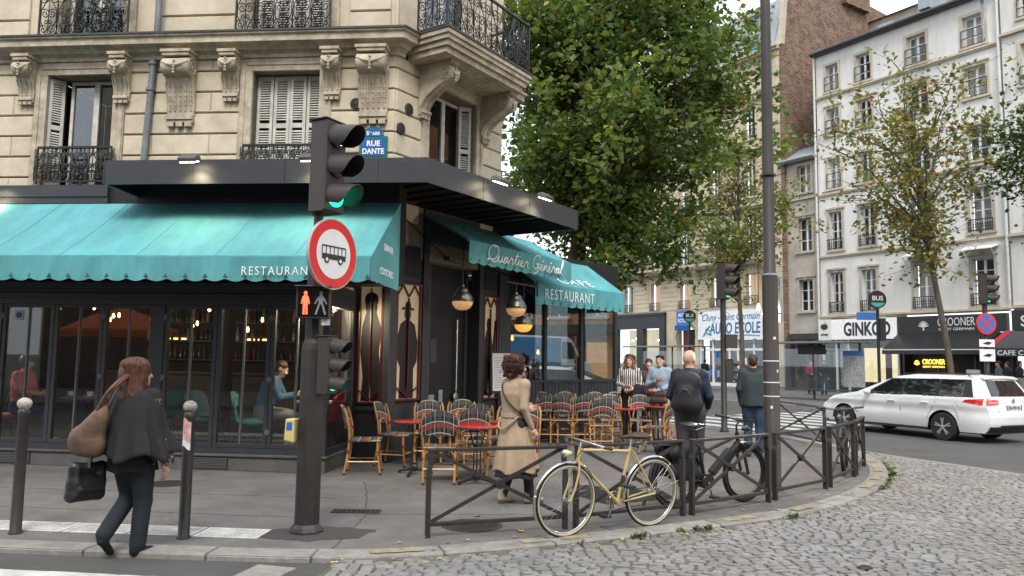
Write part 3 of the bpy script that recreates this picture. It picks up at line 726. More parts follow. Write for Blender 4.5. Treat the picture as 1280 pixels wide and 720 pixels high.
# --- dark metal canopy wrapping the corner
def offs(fr, x, y, z=0): p = fr @ Vector((x, y, z)); return (p.x, p.y)
cor = Vector((-1.16, 10.09))
cl_ = FR1 @ Vector((-4.30, -1.15, 0)); dl = Vector((math.cos(-A1), math.sin(-A1)))
pL = cor-dl*4.57; d2v = Vector((math.cos(A2), math.sin(A2))); pR = cor+d2v*4.23
pRb = pR+Vector((-d2v.y, d2v.x))*1.84; pLb = pL+Vector((-dl.y, dl.x))*2.10
ZF0, ZF1 = 3.98, 4.32
can = thing('shop_canopy', 'dark grey metal canopy wrapping round the corner above the awnings', 'canopy', (cor.x, cor.y, ZF0))
def W_(mb, name, m, parent, org, smooth=False, bevel=0):
    iv = Matrix.Translation([-c for c in org]); mb.v = [tuple(iv @ Vector(p)) for p in mb.v]; return mb.build(name, m, parent, smooth, True, bevel)
o3 = (cor.x, cor.y, ZF0)
def strip(p, q, t, z0, z1):
    d = (q-p).normalized(); n = Vector((-d.y, d.x))*t; return [(p.x, p.y), (q.x, q.y), (q.x+n.x, q.y+n.y), (p.x+n.x, p.y+n.y)]
W_(sweep([(0, ZF0), (-.0, ZF1), (.05, ZF1), (.05, ZF1-.03), (.02, ZF1-.03), (.02, ZF0)], [pL, cor, pR]), 'fascia', m_grey, can, o3)
# joints between the fascia sheets
for (p, d) in ((pL, dl), (cor, d2v)):
    for i in range(1, 4 if p is pL else 3):
        q = p+d*(1.3*i); n = Vector((d.y, -d.x))*.003; mb = MB(); mb.bar((q.x+n.x, q.y+n.y, ZF0+.01), (q.x+n.x, q.y+n.y, ZF1-.01), .006, .004, up=(n.x, n.y, 0)); W_(mb, 'sheet_joint', m_dark, can, o3)
e1 = FR1 @ Vector((0, .02, 0)); e2 = FR2 @ Vector((3.14, .02, 0))
poly = [(pL.x, pL.y+.03), (cor.x-.02, cor.y+.04), (pR.x-.03, pR.y), (pRb.x, pRb.y), (e2.x, e2.y), (CX, CY+.03), (pLb.x, pLb.y)]
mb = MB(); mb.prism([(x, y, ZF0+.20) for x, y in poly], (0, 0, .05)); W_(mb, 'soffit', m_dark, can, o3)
# soffit ribs
for i in range(1, 12):
    q = cor+d2v*(.36*i); n = Vector((-d2v.y, d2v.x)); a = q+n*.05; b = q+n*1.70; mb = MB(); mb.bar((a.x, a.y, ZF0+.18), (b.x, b.y, ZF0+.18), .03, .035); W_(mb, 'soffit_rib', m_dark, can, o3)
for a, b in ((pL, pLb), (pR, pRb)):
    mb = MB(); mb.bar((a.x, a.y, (ZF0+ZF1)/2), (b.x, b.y, (ZF0+ZF1)/2), .03, ZF1-ZF0-.01); W_(mb, 'end_plate', m_grey, can, o3)
# canopy top sheet
mb = MB(); mb.prism([(x, y, ZF1-.06) for x, y in poly], (0, 0, .02)); W_(mb, 'roof_sheet', m_grey, can, o3)
# flood lamps clipped to the fascia
m_alu = mat('lamp_grey', (.16, .16, .16), .4, metal=.6); m_lit = mat('lit_lamp', (1, .93, .8), .4, emit=(1, .84, .55), estr=9)
def flood(p, d, z, lab):
    n = Vector((d.y, -d.x)); t = thing('flood_lamp', lab, 'lamp', (p.x, p.y, z), math.atan2(d.y, d.x), 'flood lamps on the canopy')
    mb = MB(); mb.bar((0, .0, -.005), (0, -.20, .015), .03, .02); mb.build('arm', m_alu, t)
    mb = MB(); mb.prism([(-.12, -.13, .0), (-.12, -.30, -.06), (-.12, -.32, -.01), (-.12, -.22, .06), (-.12, -.14, .05)], (.24, 0, 0)); mb.build('housing', m_alu, t, bevel=.008)
    mb = MB(); mb.prism([(-.10, -.15, -.012), (.10, -.15, -.012), (.10, -.285, -.062), (-.10, -.285, -.062)], (0, .004, -.008)); mb.build('lens', m_lit, t)
    l = bpy.data.lights.new('flood_light', 'SPOT'); l.energy = 22; l.color = (1, .82, .5); l.spot_size = R(120); l.spot_blend = .8; l.shadow_soft_size = .06
    lo = bpy.data.objects.new('flood_light', l); COL.objects.link(lo); lo.parent = t; lo.location = (0, -.22, -.07); lo.rotation_euler = (R(22), 0, 0)
flood(cor-dl*3.22, dl, ZF1-.05, 'flood lamp on the canopy front above the word restaurant')
flood(cor-dl*1.54, dl, ZF1-.05, 'flood lamp on the canopy beside the traffic signal head')
flood(cor+d2v*1.42, d2v, ZF1-.05, 'flood lamp on the canopy over the script lettering')
flood(cor+d2v*2.72, d2v, ZF1-.05, 'flood lamp on the canopy end nearest the plane tree')
# beam to the left of the canopy
mb = MB(FRV); mb.box((-9, .0, 3.98), (-3.5, .055, 4.15)); mb.box((-9, .02, 3.88), (-3.5, .055, 3.975)); 
P_(mb, 'beam', m_grey)
q = FRV @ Vector((-5.25, 0, 4.1)); flood(Vector((q.x, q.y)), dl, 4.10, 'flood lamp on the grey beam left of the canopy')
# ============================================================ glazed terrace (left front), shopfront, corner entrance
m_plinth = mat('plinth_stone', (.115, .11, .105), .8, var=.12, scale=3, bump=.2, dirt=.3)
m_grille = mat('vent_grille', (.16, .165, .17), .5, metal=.4)
m_steel = mat('brushed_steel', (.45, .45, .45), .35, metal=.9, var=.1)
m_floor = mat('cafe_floor', (.05, .042, .035), .6, var=.3)
ver = thing('glazed_terrace', 'anthracite folding glass doors of the closed cafe terrace', 'storefront', (-2.6, 11.0, 0))
OV = (-2.6, 11.0, 0)
def V_(mb, name, m, parent=ver, smooth=False, bevel=0): return W_(mb, name, m, parent, OV, smooth, bevel)
mb = MB(FRV); mb.box((-9, .0, 0), (0, .25, .20)); mb.box((-.25, .25, 0), (0, 1.22, .20)); V_(mb, 'plinth', m_plinth, bevel=.008)
mb = MB(FRV); mb.box((-9, -.03, .202), (.03, .22, .235)); mb.box((-.22, .22, .202), (.03, 1.2, .235)); V_(mb, 'sill', m_plinth, bevel=.006)
mb = MB(FRV); mb.box((-9, .03, .237), (-.08, .12, .32)); mb.box((-9, .03, 2.36), (-.08, .12, 2.45)); V_(mb, 'door_track', m_grey)
mb = MB(FRV); mb.box((-9, .0, 2.452), (.02, .10, 2.53)); mb.box((-9, .02, 2.53), (.0, .10, 2.60)); mb.box((-9, -.03, 2.60), (.03, .10, 2.69)); V_(mb, 'header', m_grey, bevel=.006)
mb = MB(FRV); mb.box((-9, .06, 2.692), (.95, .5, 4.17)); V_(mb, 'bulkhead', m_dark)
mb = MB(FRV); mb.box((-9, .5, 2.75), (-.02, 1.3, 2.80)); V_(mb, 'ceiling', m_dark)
# corner post and the short return wall of glass
mb = MB(FRV); mb.box((-.10, .0, .237), (0, .10, 2.45)); mb.box((-.08, 1.12, .237), (0, 1.22, 2.69)); mb.box((-.08, .10, 2.36), (0, 1.12, 2.45)); mb.box((-.08, .10, .237), (0, 1.12, .32)); V_(mb, 'corner_post', m_grey, bevel=.004)
mb = MB(FRV); mb.box((-.045, .10, .32), (-.038, 1.12, 2.36)); V_(mb, 'pane', m_glass)
mb = MB(FRV); mb.box((-.08, .10, 2.45), (-.01, 1.12, 2.69)); V_(mb, 'header', m_grey)
leaf_x = [0-.10, -.88, -1.69, -2.50, -2.66, -3.45, -4.22, -5.05, -5.20, -6.0, -6.8, -7.6]
for i in range(len(leaf_x)-1):
    b, a = leaf_x[i], leaf_x[i+1]
    if b-a < .3:
        mb = MB(FRV); mb.box((a, .02, .32), (b, .13, 2.36)); V_(mb, 'door_post', m_grey, bevel=.005); continue
    st = .058; mb = MB(FRV); z0, z1 = .323, 2.357; a += .004; b -= .004
    mb.box((a, .035, z0), (a+st, .10, z1)); mb.box((b-st, .035, z0), (b, .10, z1)); mb.box((a+st, .035, z1-.05), (b-st, .10, z1)); mb.box((a+st, .035, z0), (b-st, .10, z0+.06))
    dr = V_(mb, 'glass_door', m_grey, bevel=.004); mid = (a+b)/2
    mb = MB(FRV); mb.box((mid-.011, .045, z0+.06), (mid+.011, .09, z1-.05)); V_(mb, 'glazing_bar', m_grille, dr)
    for p, q in ((a+st, mid), (mid, b-st)):
        mb = MB(FRV); mb.box((p+.002, .064, z0+.055), (q-.002, .070, z1-.045)); V_(mb, 'pane', m_glass, dr)
    for zz in (.55, 1.30, 2.18):
        if i in (0, 2, 4, 6): mb = MB(FRV); mb.tube([(a, .028, zz-.045), (a, .028, zz+.045)], .013, 8); mb.box((a-.035, .022, zz-.03), (a+.035, .036, zz+.03)); V_(mb, 'hinge', m_grille, dr)
mb = MB(FRV); mb.tube([(-.14, -.0, 1.36), (-.14, -.04, 1.38), (-.14, -.05, 1.42), (-.14, -.05, 1.82), (-.14, -.04, 1.86), (-.14, .0, 1.88)], .016, 8); mb.tube([(-.085, .0, 1.36), (-.085, -.04, 1.38), (-.085, -.05, 1.42), (-.085, -.05, 1.82), (-.085, -.04, 1.86), (-.085, .0, 1.88)], .010, 8); V_(mb, 'door_handle', m_steel, smooth=True)
m_sticker = mat('sticker_white', (.6, .62, .62), .5); m_dkblue = mat('sticker_blue', (.05, .1, .25), .5); m_yst = mat('yellow_disc', (.6, .42, .03), .5)
mb = MB(FRV); mb.box((-4.88, .058, 2.12), (-4.74, .063, 2.27)); V_(mb, 'sticker', m_sticker)
mb = MB(FRV); mb.lathe([(.045, 0), (.045, .003)], 12, (-4.81, .058, 2.19), (0, -1, 0)); V_(mb, 'sticker', m_dkblue)
mb = MB(FRV); mb.lathe([(.035, 0), (.035, .004)], 14, (-2.36, -.002, .11), (0, -1, 0)); V_(mb, 'yellow_disc', m_yst)
for gx0, gx1 in ((-2.10, -1.42), (-5.3, -4.42)):
    mb = MB(FRV); mb.box((gx0, -.004, .02), (gx1, .002, .185)); gr = V_(mb, 'vent_grille', m_dark)
    for k in range(7): mb = MB(FRV); mb.bar((gx0+.01, -.010, .037+k*.022), (gx1-.01, -.010, .037+k*.022), .012, .012, up=(0, -.5, 1)); V_(mb, 'vent_slat', m_grille, gr)
# ---- interior of the cafe
cr = thing('cafe_interior', 'dim cafe room with shelves and warm bulbs behind the folding doors', 'room', (-4, 14, 0))
OI = (-4, 14, 0)
def I_(mb, name, m, parent=cr, smooth=False): return W_(mb, name, m, parent, OI, smooth)
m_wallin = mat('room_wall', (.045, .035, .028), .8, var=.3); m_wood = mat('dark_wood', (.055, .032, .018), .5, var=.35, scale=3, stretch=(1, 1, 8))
mb = MB(FRV); mb.prism([(x, y, .20) for x, y in ((-9, .26), (-.26, .26), (-.26, 1.3), (.3, 1.6), (2.1, 5.4), (-9, 5.4))], (0, 0, .035)); I_(mb, 'floor', m_floor)
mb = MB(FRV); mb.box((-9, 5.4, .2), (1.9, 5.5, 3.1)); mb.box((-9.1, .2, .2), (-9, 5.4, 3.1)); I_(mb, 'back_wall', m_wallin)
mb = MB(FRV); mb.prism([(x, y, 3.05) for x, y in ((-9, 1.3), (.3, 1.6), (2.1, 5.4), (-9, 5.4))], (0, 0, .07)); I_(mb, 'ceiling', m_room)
mb = MB(FRV); mb.box((-6.2, 4.2, .235), (-1.2, 4.75, 1.25)); mb.box((-6.3, 4.1, 1.25), (-1.1, 4.85, 1.31)); I_(mb, 'bar_counter', m_wood)
random.seed(9)
m_bot = [mat('bottle_%d' % i, c, .15, var=.1, coat=.3) for i, c in enumerate([(.02, .06, .02), (.12, .05, .01), (.3, .32, .3), (.16, .02, .01), (.03, .03, .05)])]
bot_me = [MB().lathe([(.035, 0), (.038, .02), (.038, .17), (.015, .22), (.013, .29), (.016, .30)], 10).mesh('bottle', [m], smooth=True) for m in m_bot]
m_warm = mat('warm_bulb', (1, .7, .35), .4, emit=(1, .50, .14), estr=12); m_strip = mat('shelf_light', (1, .75, .4), .4, emit=(1, .55, .15), estr=4)
for k, z in enumerate((1.55, 1.95, 2.35)):
    for x0, x1 in ((-5.9, -4.3), (-3.9, -2.2), (-1.9, -.4)):
        mb = MB(FRV); mb.box((x0, 5.15, z-.03), (x1, 5.4, z)); sh = I_(mb, 'shelf', m_wood); x = x0+.08
        while x < x1-.06:
            place('bottle', random.choice(bot_me), sh, Matrix.Translation([-c for c in OI]) @ FRV @ Matrix.Translation((x, 5.26, z)) @ Matrix.Scale(random.uniform(.8, 1.1), 4)); x += random.uniform(.085, .2)
        if (k+int(x0)) % 2 == 0: mb = MB(FRV); mb.box((x0+.2, 5.37, z+.02), (x0+.9, 5.39, z+.05)); I_(mb, 'shelf_light', m_strip)
random.seed(17)
for i in range(26):
    x, y, z = (-6.3+i*1.24 if i % 5 == 0 else 0) or random.uniform(-6.5, .2), .50 if i % 5 == 0 else random.uniform(1.6, 4.2), 2.42 if i % 5 == 0 else random.uniform(2.05, 2.6)
    mb = MB(FRV); mb.lathe([(.010, .06), (.02, .03), (.024, 0), (.018, -.02), (.003, -.032)], 10, (x, y, z)); bu = I_(mb, 'bulb', m_warm, smooth=True)
    if i % 5 == 0:
        l = bpy.data.lights.new('bulb_fill_light', 'POINT'); l.energy = 62; l.color = (1, .78, .52); l.shadow_soft_size = .05; lo = bpy.data.objects.new('bulb_fill_light', l); COL.objects.link(lo); lo.parent = bu; lo.location = Vector(FRV @ Vector((x, y, z-.08)))-Vector(OI)  # fill light added at the front bulbs to brighten the seated guests
    mb = MB(FRV); mb.tube([(x, y, z+.08), (x, y, 3.05)], .006, 5); I_(mb, 'cord', m_black, bu)
m_prt = mat('lit_picture', (.30, .22, .12), .6, var=.5, scale=12)
for x in (-4.1, -2.05): mb = MB(FRV); mb.box((x-.22, 5.33, 1.45), (x+.12, 5.38, 2.25)); I_(mb, 'picture', m_prt)
mb = MB(FRV); mb.box((-3.0, 2.6, .235), (-2.75, 2.85, 3.05)); I_(mb, 'column', m_room)
# ---- shopfront of the corner entrance
sf = thing('corner_shopfront', 'dark corner entrance with red framed gothic panels and painted figures', 'storefront', (CX, CY, 0))
OS = (CX, CY, 0)
def S_(mb, name, m, parent=sf, smooth=False, bevel=0): return W_(mb, name, m, parent, OS, smooth, bevel)
m_red = mat('oxblood_frame', (.11, .008, .012), .35, var=.15, coat=.3)
m_cream = mat('cream_panel', (.56, .47, .30), .5, var=.1, scale=3, emit=(1, .8, .45), estr=.04)
m_fig = mat('painted_black', (.008, .008, .010), .5)
m_figg = mat('painted_grey', (.05, .052, .06), .5)
mb = MB(FR1); mb.box((-.78, .02, 0), (-.52, .2, 3.3)); mb.box((-.52, .04, 0), (-.09, .2, .88)); mb.box((-.52, .04, 3.02), (-.09, .2, 3.3)); mb.box((-.52, .09, .88), (-.09, .2, 3.02)); S_(mb, 'shopfront_wall', m_grey)
mb = MB(FR1); mb.box((-.54, .0, .80), (-.07, .02, .86)); S_(mb, 'ledge', m_grey)
pc = FR1 @ Vector((0, 0, 0))
mb = MB(); a_, b_ = FR1 @ Vector((-.09, -.03, 0)), FR2 @ Vector((.16, -.03, 0)); c_, d_ = FR2 @ Vector((.16, .2, 0)), FR1 @ Vector((-.09, .2, 0))
e_ = FR1 @ Vector((.02, -.03, 0))
mb.prism([(p.x, p.y, 0) for p in (a_, e_, b_, c_, d_)], (0, 0, 4.17)); S_(mb, 'corner_pillar', m_grey, bevel=.01)
mb = MB(FR2)
mb.box((.16, .05, 0), (.83, .2, .90)); mb.box((.16, .05, 2.90), (.83, .2, 4.17)); mb.box((.165, .1, .90), (.825, .2, 2.90))
mb.box((.83, .0, 0), (.97, .2, 4.17)); mb.box((2.46, .0, 0), (2.60, .2, 4.17)); mb.box((2.60, .05, 0), (3.12, .2, .86)); mb.box((2.60, .05, 2.87), (3.12, .2, 4.17)); mb.box((2.605, .1, .86), (3.115, .2, 2.87)); mb.box((3.12, .0, 0), (3.46, .2, 4.17))
mb.box((.97, .02, 3.62), (2.46, .2, 4.17))
S_(mb, 'shopfront_wall', m_grey)
mb = MB(FR2); mb.box((3.46, .02, 2.9), (4.1, .25, 3.95)); S_(mb, 'shopfront_wall', m_dark)
for x0, x1, z0 in ((.22, .77, 2.98), (2.66, 3.06, 2.95)):
    mb = MB(FR2); mb.box((x0, .03, z0), (x1, .05, z0+.52)); g_ = S_(mb, 'transom_grille', m_dark)
    k = 0
    while x0+.03+k*.05 < x1: mb = MB(FR2); xx = x0+.03+k*.05; mb.box((xx-.008, .018, z0+.02), (xx+.008, .03, z0+.50)); S_(mb, 'grille_bar', m_figg, g_); k += 1
def gothic(fr, x0, x1, z0, z1, fig, yy=.0):
    w_ = x1-x0; t = .035; mb = MB(fr)
    mb.box((x0, yy, z0), (x0+t, yy+.06, z1)); mb.box((x1-t, yy, z0), (x1, yy+.06, z1)); mb.box((x0+t, yy, z1-t), (x1-t, yy+.06, z1)); mb.box((x0+t, yy, z0), (x1-t, yy+.06, z0+t))
    fr_ = S_(mb, 'gothic_panel', m_red, bevel=.004)
    mb = MB(fr); mb.box((x0+t, yy+.045, z0+t), (x1-t, yy+.055, z1-t)); S_(mb, 'cream_glass', m_cream, fr_)
    mb = MB(fr); xm = (x0+x1)/2; q = w_/4
    mb.bar((xm, yy+.022, z0+t), (xm, yy+.022, z1-t-.22), .02, .03, up=(0, 1, 0))
    for sx in (-1, 1):
        cx_ = xm+sx*q*.93
        for s2 in (-1, 1):
            mb.bar((cx_+s2*q*.93, yy+.022, z1-t-.20), (cx_, yy+.022, z1-t-.01), .018, .028, up=(0, 1, 0))
            mb.bar((cx_+s2*q*.93, yy+.021, z0+t+.20 if s2*sx > 0 else z0+t+.02), (cx_, yy+.021, z0+t+.12), .018, .028, up=(0, 1, 0))
    S_(mb, 'tracery', m_red, fr_)
    S_m = MB(fr)
    for kind, a in fig:
        if kind == 'e':
            cx, cz, rx, rz = a; S_m.prism([(x0+w_*(cx+rx*math.cos(2*math.pi*i/14)), yy+.043-.0003*len(S_m.f), z0+(z1-z0)*(cz+rz*math.sin(2*math.pi*i/14))) for i in range(14)], (0, .001, 0))
        else: S_m.prism([(x0+w_*px, yy+.043-.0003*len(S_m.f)/8, z0+(z1-z0)*pz) for px, pz in a], (0, .001, 0))
    S_(S_m, 'painted_figure', m_fig, fr_)
gothic(FR1, -.51, -.10, .90, 3.0, [('p', [(.16, .02), (.22, .20), (.10, .40), (.14, .58), (.30, .70), (.70, .70), (.92, .56), (.84, .40), (.94, .22), (.88, .02), (.56, .02), (.52, .18), (.46, .02)]), ('e', (.5, .73, .24, .075)), ('e', (.38, .79, .15, .05)), ('e', (.62, .79, .16, .05)), ('e', (.5, .81, .2, .04))])
gothic(FR2, .18, .80, .94, 2.88, [('p', [(.22, .02), (.24, .28), (.10, .36), (.10, .52), (.22, .645), (.40, .68), (.60, .68), (.80, .645), (.93, .50), (.92, .34), (.78, .27), (.80, .02), (.54, .02), (.51, .20), (.47, .02)]), ('e', (.5, .73, .13, .055)), ('p', [(.26, .765), (.76, .765), (.74, .785), (.64, .79), (.60, .835), (.42, .835), (.38, .79), (.27, .785)])])
gothic(FR2, 2.62, 3.10, .88, 2.85, [('p', [(.10, .04), (.16, .55), (.30, .67), (.62, .66), (.72, .52), (.80, .66), (.84, .76), (.93, .76), (.90, .44), (.78, .30), (.80, .04), (.50, .04), (.46, .2), (.42, .04)]), ('e', (.42, .72, .13, .06))])
# door recess: black leaf with steel pull, notices, a strip of the lit bar seen through the gap
mb = MB(FR2); mb.box((1.32, .30, .02), (2.46, .36, 3.6)); dl_ = S_(mb, 'entrance_door', m_fig)
mb = MB(FR2); mb.box((1.28, .27, .02), (1.36, .38, 3.6)); mb.box((2.38, .27, .02), (2.46, .38, 3.6)); S_(mb, 'door_stile', m_figg, dl_)
mb = MB(FR2); mb.tube([(2.10, .24, 1.05), (2.10, .24, 2.35)], .016, 8); mb.lathe([(.075, 0), (.075, .02), (.05, .03)], 16, (2.10, .25, .95), (0, -1, 0)); S_(mb, 'door_pull', m_steel, dl_, smooth=True)
mb = MB(FR2); mb.box((1.40, .29, 1.56), (1.58, .298, 1.98)); mb.box((1.44, .288, 1.60), (1.54, .292, 1.94)); S_(mb, 'wall_box', m_figg, dl_)
for x, z, ww, hh in ((1.38, .80, .15, .20), (1.66, .86, .11, .22)): mb = MB(FR2); mb.box((x, .286, z), (x+ww, .298, z+hh)); S_(mb, 'notice', mat('notice_paper', (.30, .31, .32), .6), dl_)
mb = MB(FR2); mb.box((.98, 1.0, .02), (1.02, 2.4, 3.3)); mb.box((.98, 2.4, .02), (2.5, 2.45, 3.3)); mb.box((2.46, .36, .02), (2.5, 2.4, 3.3)); S_(mb, 'lobby_wall', m_wallin)
random.seed(31)
for k, z in enumerate((.95, 1.30, 1.62, 2.1)):
    mb = MB(FR2); mb.box((.985, .75, z-.03), (1.5, .95, z)); sh = S_(mb, 'shelf', m_wood)
    for j in range(5): place('bottle', random.choice(bot_me), sh, Matrix.Translation([-c for c in OS]) @ FR2 @ Matrix.Translation((1.02+j*.075, .83, z)) @ Matrix.Scale(random.uniform(.7, .9), 4))
for z in (2.25, 1.50): mb = MB(FR2); mb.lathe([(.02, .1), (.09, .05), (.10, 0), (.07, -.05), (.01, -.06)], 12, (1.16, .6, z)); S_(mb, 'amber_lamp', mat('amber_glow', (.8, .4, .1), .4, emit=(1, .42, .08), estr=3.5), smooth=True)
# ---- glazed terrace on the boulevard side
AT = math.atan2(.743, .669); FRT = frame(-.05, 15.9, 0, AT)
tg = thing('boulevard_terrace', 'tall glass panes of the cafe terrace reflecting the boulevard', 'storefront', (-.05, 15.9, 0)); OT = (-.05, 15.9, 0)
def T_(mb, name, m, parent=tg, smooth=False, bevel=0): return W_(mb, name, m, parent, OT, smooth, bevel)
mx_ = [0.0, 1.19, 2.50, 3.90]
for x in mx_: mb = MB(FRT); mb.box((x-.045, -.02, 0), (x+.045, .08, 3.3)); T_(mb, 'mullion', m_grey, bevel=.004)
for a, b in zip(mx_[:-1], mx_[1:]):
    mb = MB(FRT); mb.box((a+.045, -.01, 1.15), (b-.045, .07, 1.21)); mb.box((a+.045, -.01, .0), (b-.045, .07, .12)); mb.box((a+.045, -.01, 3.1), (b-.045, .07, 3.3)); T_(mb, 'rail', m_grey)
    mb = MB(FRT); mb.box((a+.045, .02, 1.21), (b-.045, .028, 3.1)); T_(mb, 'pane', glass_mat('terrace_glass', (.42, .45, .45), 1.0, .34))
    mb = MB(FRT); mb.box((a+.045, .02, .12), (b-.045, .03, 1.15)); T_(mb, 'lower_panel', m_grey)
    for k in range(1, 10): mb = MB(FRT); xx = a+.045+(b-a-.09)*k/10; mb.box((xx-.006, .008, .14), (xx+.006, .018, 1.13)); T_(mb, 'panel_bar', m_grille)
mb = MB(FRT); mb.box((-.3, .08, 3.3), (3.95, 4.0, 3.4)); mb.box((-.3, -.02, 3.3), (3.95, .08, 3.95)); T_(mb, 'roof', m_dark)
mb = MB(FRT); mb.box((3.85, .08, 0), (3.92, 4, 1.15)); T_(mb, 'end_wall', m_grey)
mb = MB(FRT); mb.box((3.88, .08, 1.15), (3.89, 4, 3.3)); T_(mb, 'pane', m_glass)
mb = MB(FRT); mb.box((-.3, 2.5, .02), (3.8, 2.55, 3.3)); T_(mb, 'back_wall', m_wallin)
random.seed(4)
for x, z in ((.35, 2.42), (1.0, 2.1), (2.2, 2.6), (.75, 1.7), (1.9, 1.8)):
    mb = MB(FRT); mb.lathe([(.012, .08), (.03, .04), (.035, 0), (.025, -.03), (.003, -.045)], 10, (x, .8, z)); bu = T_(mb, 'bulb', m_warm, smooth=True)
    mb = MB(FRT); mb.tube([(x, .8, z+.08), (x-.2, .8, z+.4), (x-.25, .8, 3.3)], .008, 5); T_(mb, 'cord', m_black, bu)
# ============================================================ awnings
def awn_mat(name):
    m = mat(name, (.10, .365, .40), .8, var=.10, scale=2.2, bump=.25, bscale=5, dirt=.28, dscale=.7, stretch=(2.5, .4, .4)); return m
m_awn = awn_mat('teal_canvas'); m_awn2 = mat('teal_canvas_edge', (.03, .28, .31), .75)
m_let = mat('awning_lettering', (.80, .82, .82), .6, var=.04)
m_prt2 = mat('awning_print', (.02, .03, .04), .7)
def scallop(x, per): f = (x/per) % 1.0; return .035*math.sin(math.pi*f)
def awning(fr, org, x0, x1, yw, zw, yf, zf, zv, per, name, label, seed=0, sag=.02, side_r=False, side_l=False):
    t = thing(name, label, 'awning', org)
    def A(mb, nm, m, parent=t, smooth=True, bevel=0): return W_(mb, nm, m, parent, org, smooth, bevel)
    rnd = random.Random(seed); ph = rnd.random()*6
    def slope(u, v):
        x = x0+(x1-x0)*u; rip = .010*math.sin(x*2.3+ph)+.007*math.sin(x*5.7+1.3*ph+v*2.0)+.004*math.sin(x*11.3+v*5)
        return (x, yw+(yf-yw)*v, zw+(zf-zw)*v-sag*math.sin(math.pi*v)+rip*math.sin(math.pi*v))
    nu = max(12, int((x1-x0)/.12)); mb = MB(fr); mb.sheet(slope, nu, 8, (0, 0, .005)); fab = A(mb, 'fabric', m_awn)
    sx = x0+.6
    while sx < x1-.2:          # seams between the cloth widths
        mb = MB(fr); mb.tube([Vector(slope((sx-x0)/(x1-x0), v/8))+Vector((0, -.002, .006)) for v in range(9)], .0035, 4); A(mb, 'seam', m_awn2, fab); sx += 1.05
    def val(u, v):
        x = x0+(x1-x0)*u; y = yf-.014-.016*v*math.sin(x*5.3+ph)-.010*math.sin(x*13+ph+v)*v-.006*v*math.sin(x*29+2*v); zb = zv-scallop(x-x0, per); return (x, y, zf-.004+(zb-zf)*v)
    nv = int((x1-x0)/per)*10; mb = MB(fr); mb.sheet(val, nv, 5, (0, .004, 0)); A(mb, 'valance', m_awn)
    mb = MB(fr); mb.tube([(x0, yf+.01, zf-.004), (x1, yf+.01, zf-.004)], .022, 8); A(mb, 'front_bar', m_awn2)
    # printed tassels where scallops meet
    mb = MB(fr); k = 0
    while x0+k*per < x1+.001:
        x = x0+k*per
        for dx, dz in ((0, .055), (-.018, .028), (.018, .028), (0, .03)): mb.lathe([(.011, 0), (.011, .003)], 6, (x+dx, yf-.030, zv+dz-.01), (0, -1, 0))
        k += 1
    A(mb, 'tassel_print', m_prt2)['kind'] = 'stuff'
    for (flag, xs, sg) in ((side_r, x1, 1), (side_l, x0, -1)):
        if not flag: continue
        n = 14
        def sd(u, v):
            y = yw+(yf-yw)*u; zt = zw+(zf-zw)*u; zb = zv-.5*scallop((y-yf), .2); return (xs+sg*.004+.006*math.sin(y*11)*v, y, zt+(zb-zt)*v)
        mb = MB(fr); mb.sheet(sd, n, 8, (sg*-.004, 0, 0)); A(mb, 'side_panel', m_awn)
    # folding arms
    for xa in (x0+.25, x1-.25):
        mb = MB(fr); xm = (x0+x1)/2; dx = .35 if xa < xm else -.35
        mb.bar((xa, yw, zw-.12), (xa+dx, (yw+yf)/2, (zw+zf)/2-.14), .03, .045); mb.bar((xa+dx, (yw+yf)/2, (zw+zf)/2-.14), (xa, yf+.02, zf-.02), .03, .04); A(mb, 'folding_arm', m_black)
    return t, A, slope
tA, AA, slA = awning(FRV, tuple(FRV @ Vector((0, 0, 3.85))), -9.0, .98, .0, 3.86, -1.45, 2.88, 2.60, .262, 'cafe_awning', 'long teal awning with scalloped edge over the folding glass doors', 1, .03, side_r=True)
def word(A, fr, txt, size, o, xd, yd, **k):
    n_ = MB(fr); n_.text(txt, size, o, xd, yd, .002, **k); return A(n_, 'lettering', m_let, smooth=False)
word(AA, FRV, 'RESTAURANT', .155, (-.67, -1.487, 2.645), (1, 0, 0), (0, 0, 1), align='LEFT', space=1.25, bold=-.001, sx=.85)
word(AA, FRV, 'DINNER', .13, (.99, -.62, 3.05), (0, 1, 0), (0, 0, 1), space=1.05, sx=.95)
word(AA, FRV, 'COCKTAILS', .13, (.99, -.68, 2.72), (0, 1, 0), (0, 0, 1), space=1.05, sx=.95)
tB, AB, slB = awning(FR2, tuple(FR2 @ Vector((2, 0, 4.0))), .74, 4.14, -.05, 4.07, -1.0, 3.56, 3.22, .262, 'cafe_awning', 'short teal awning with script lettering over the corner door', 2, .015)
tC, AC, slC = awning(FRT, tuple(FRT @ Vector((1, 0, 3.8))), -.42, 2.68, -.0, 3.86, -1.05, 3.14, 2.75, .262, 'cafe_awning', 'steep teal awning with block letters over the boulevard terrace', 3, .015, side_r=True)
word(AC, FRT, 'RESTAURANT', .30, (.66, -1.092, 2.84), (1, 0, 0), (0, 0, 1), space=1.2, sx=.78, bold=-.003)
sd_ = Vector((0, 1.05, .72)).normalized(); nn_ = Vector((0, -.72, 1.05)).normalized()
word(AC, FRT, 'CAFE', .36, Vector((1.05, -.985, 3.185))+nn_*.03, (1, 0, 0), sd_, space=1.2, fit=1.15, bold=-.003)
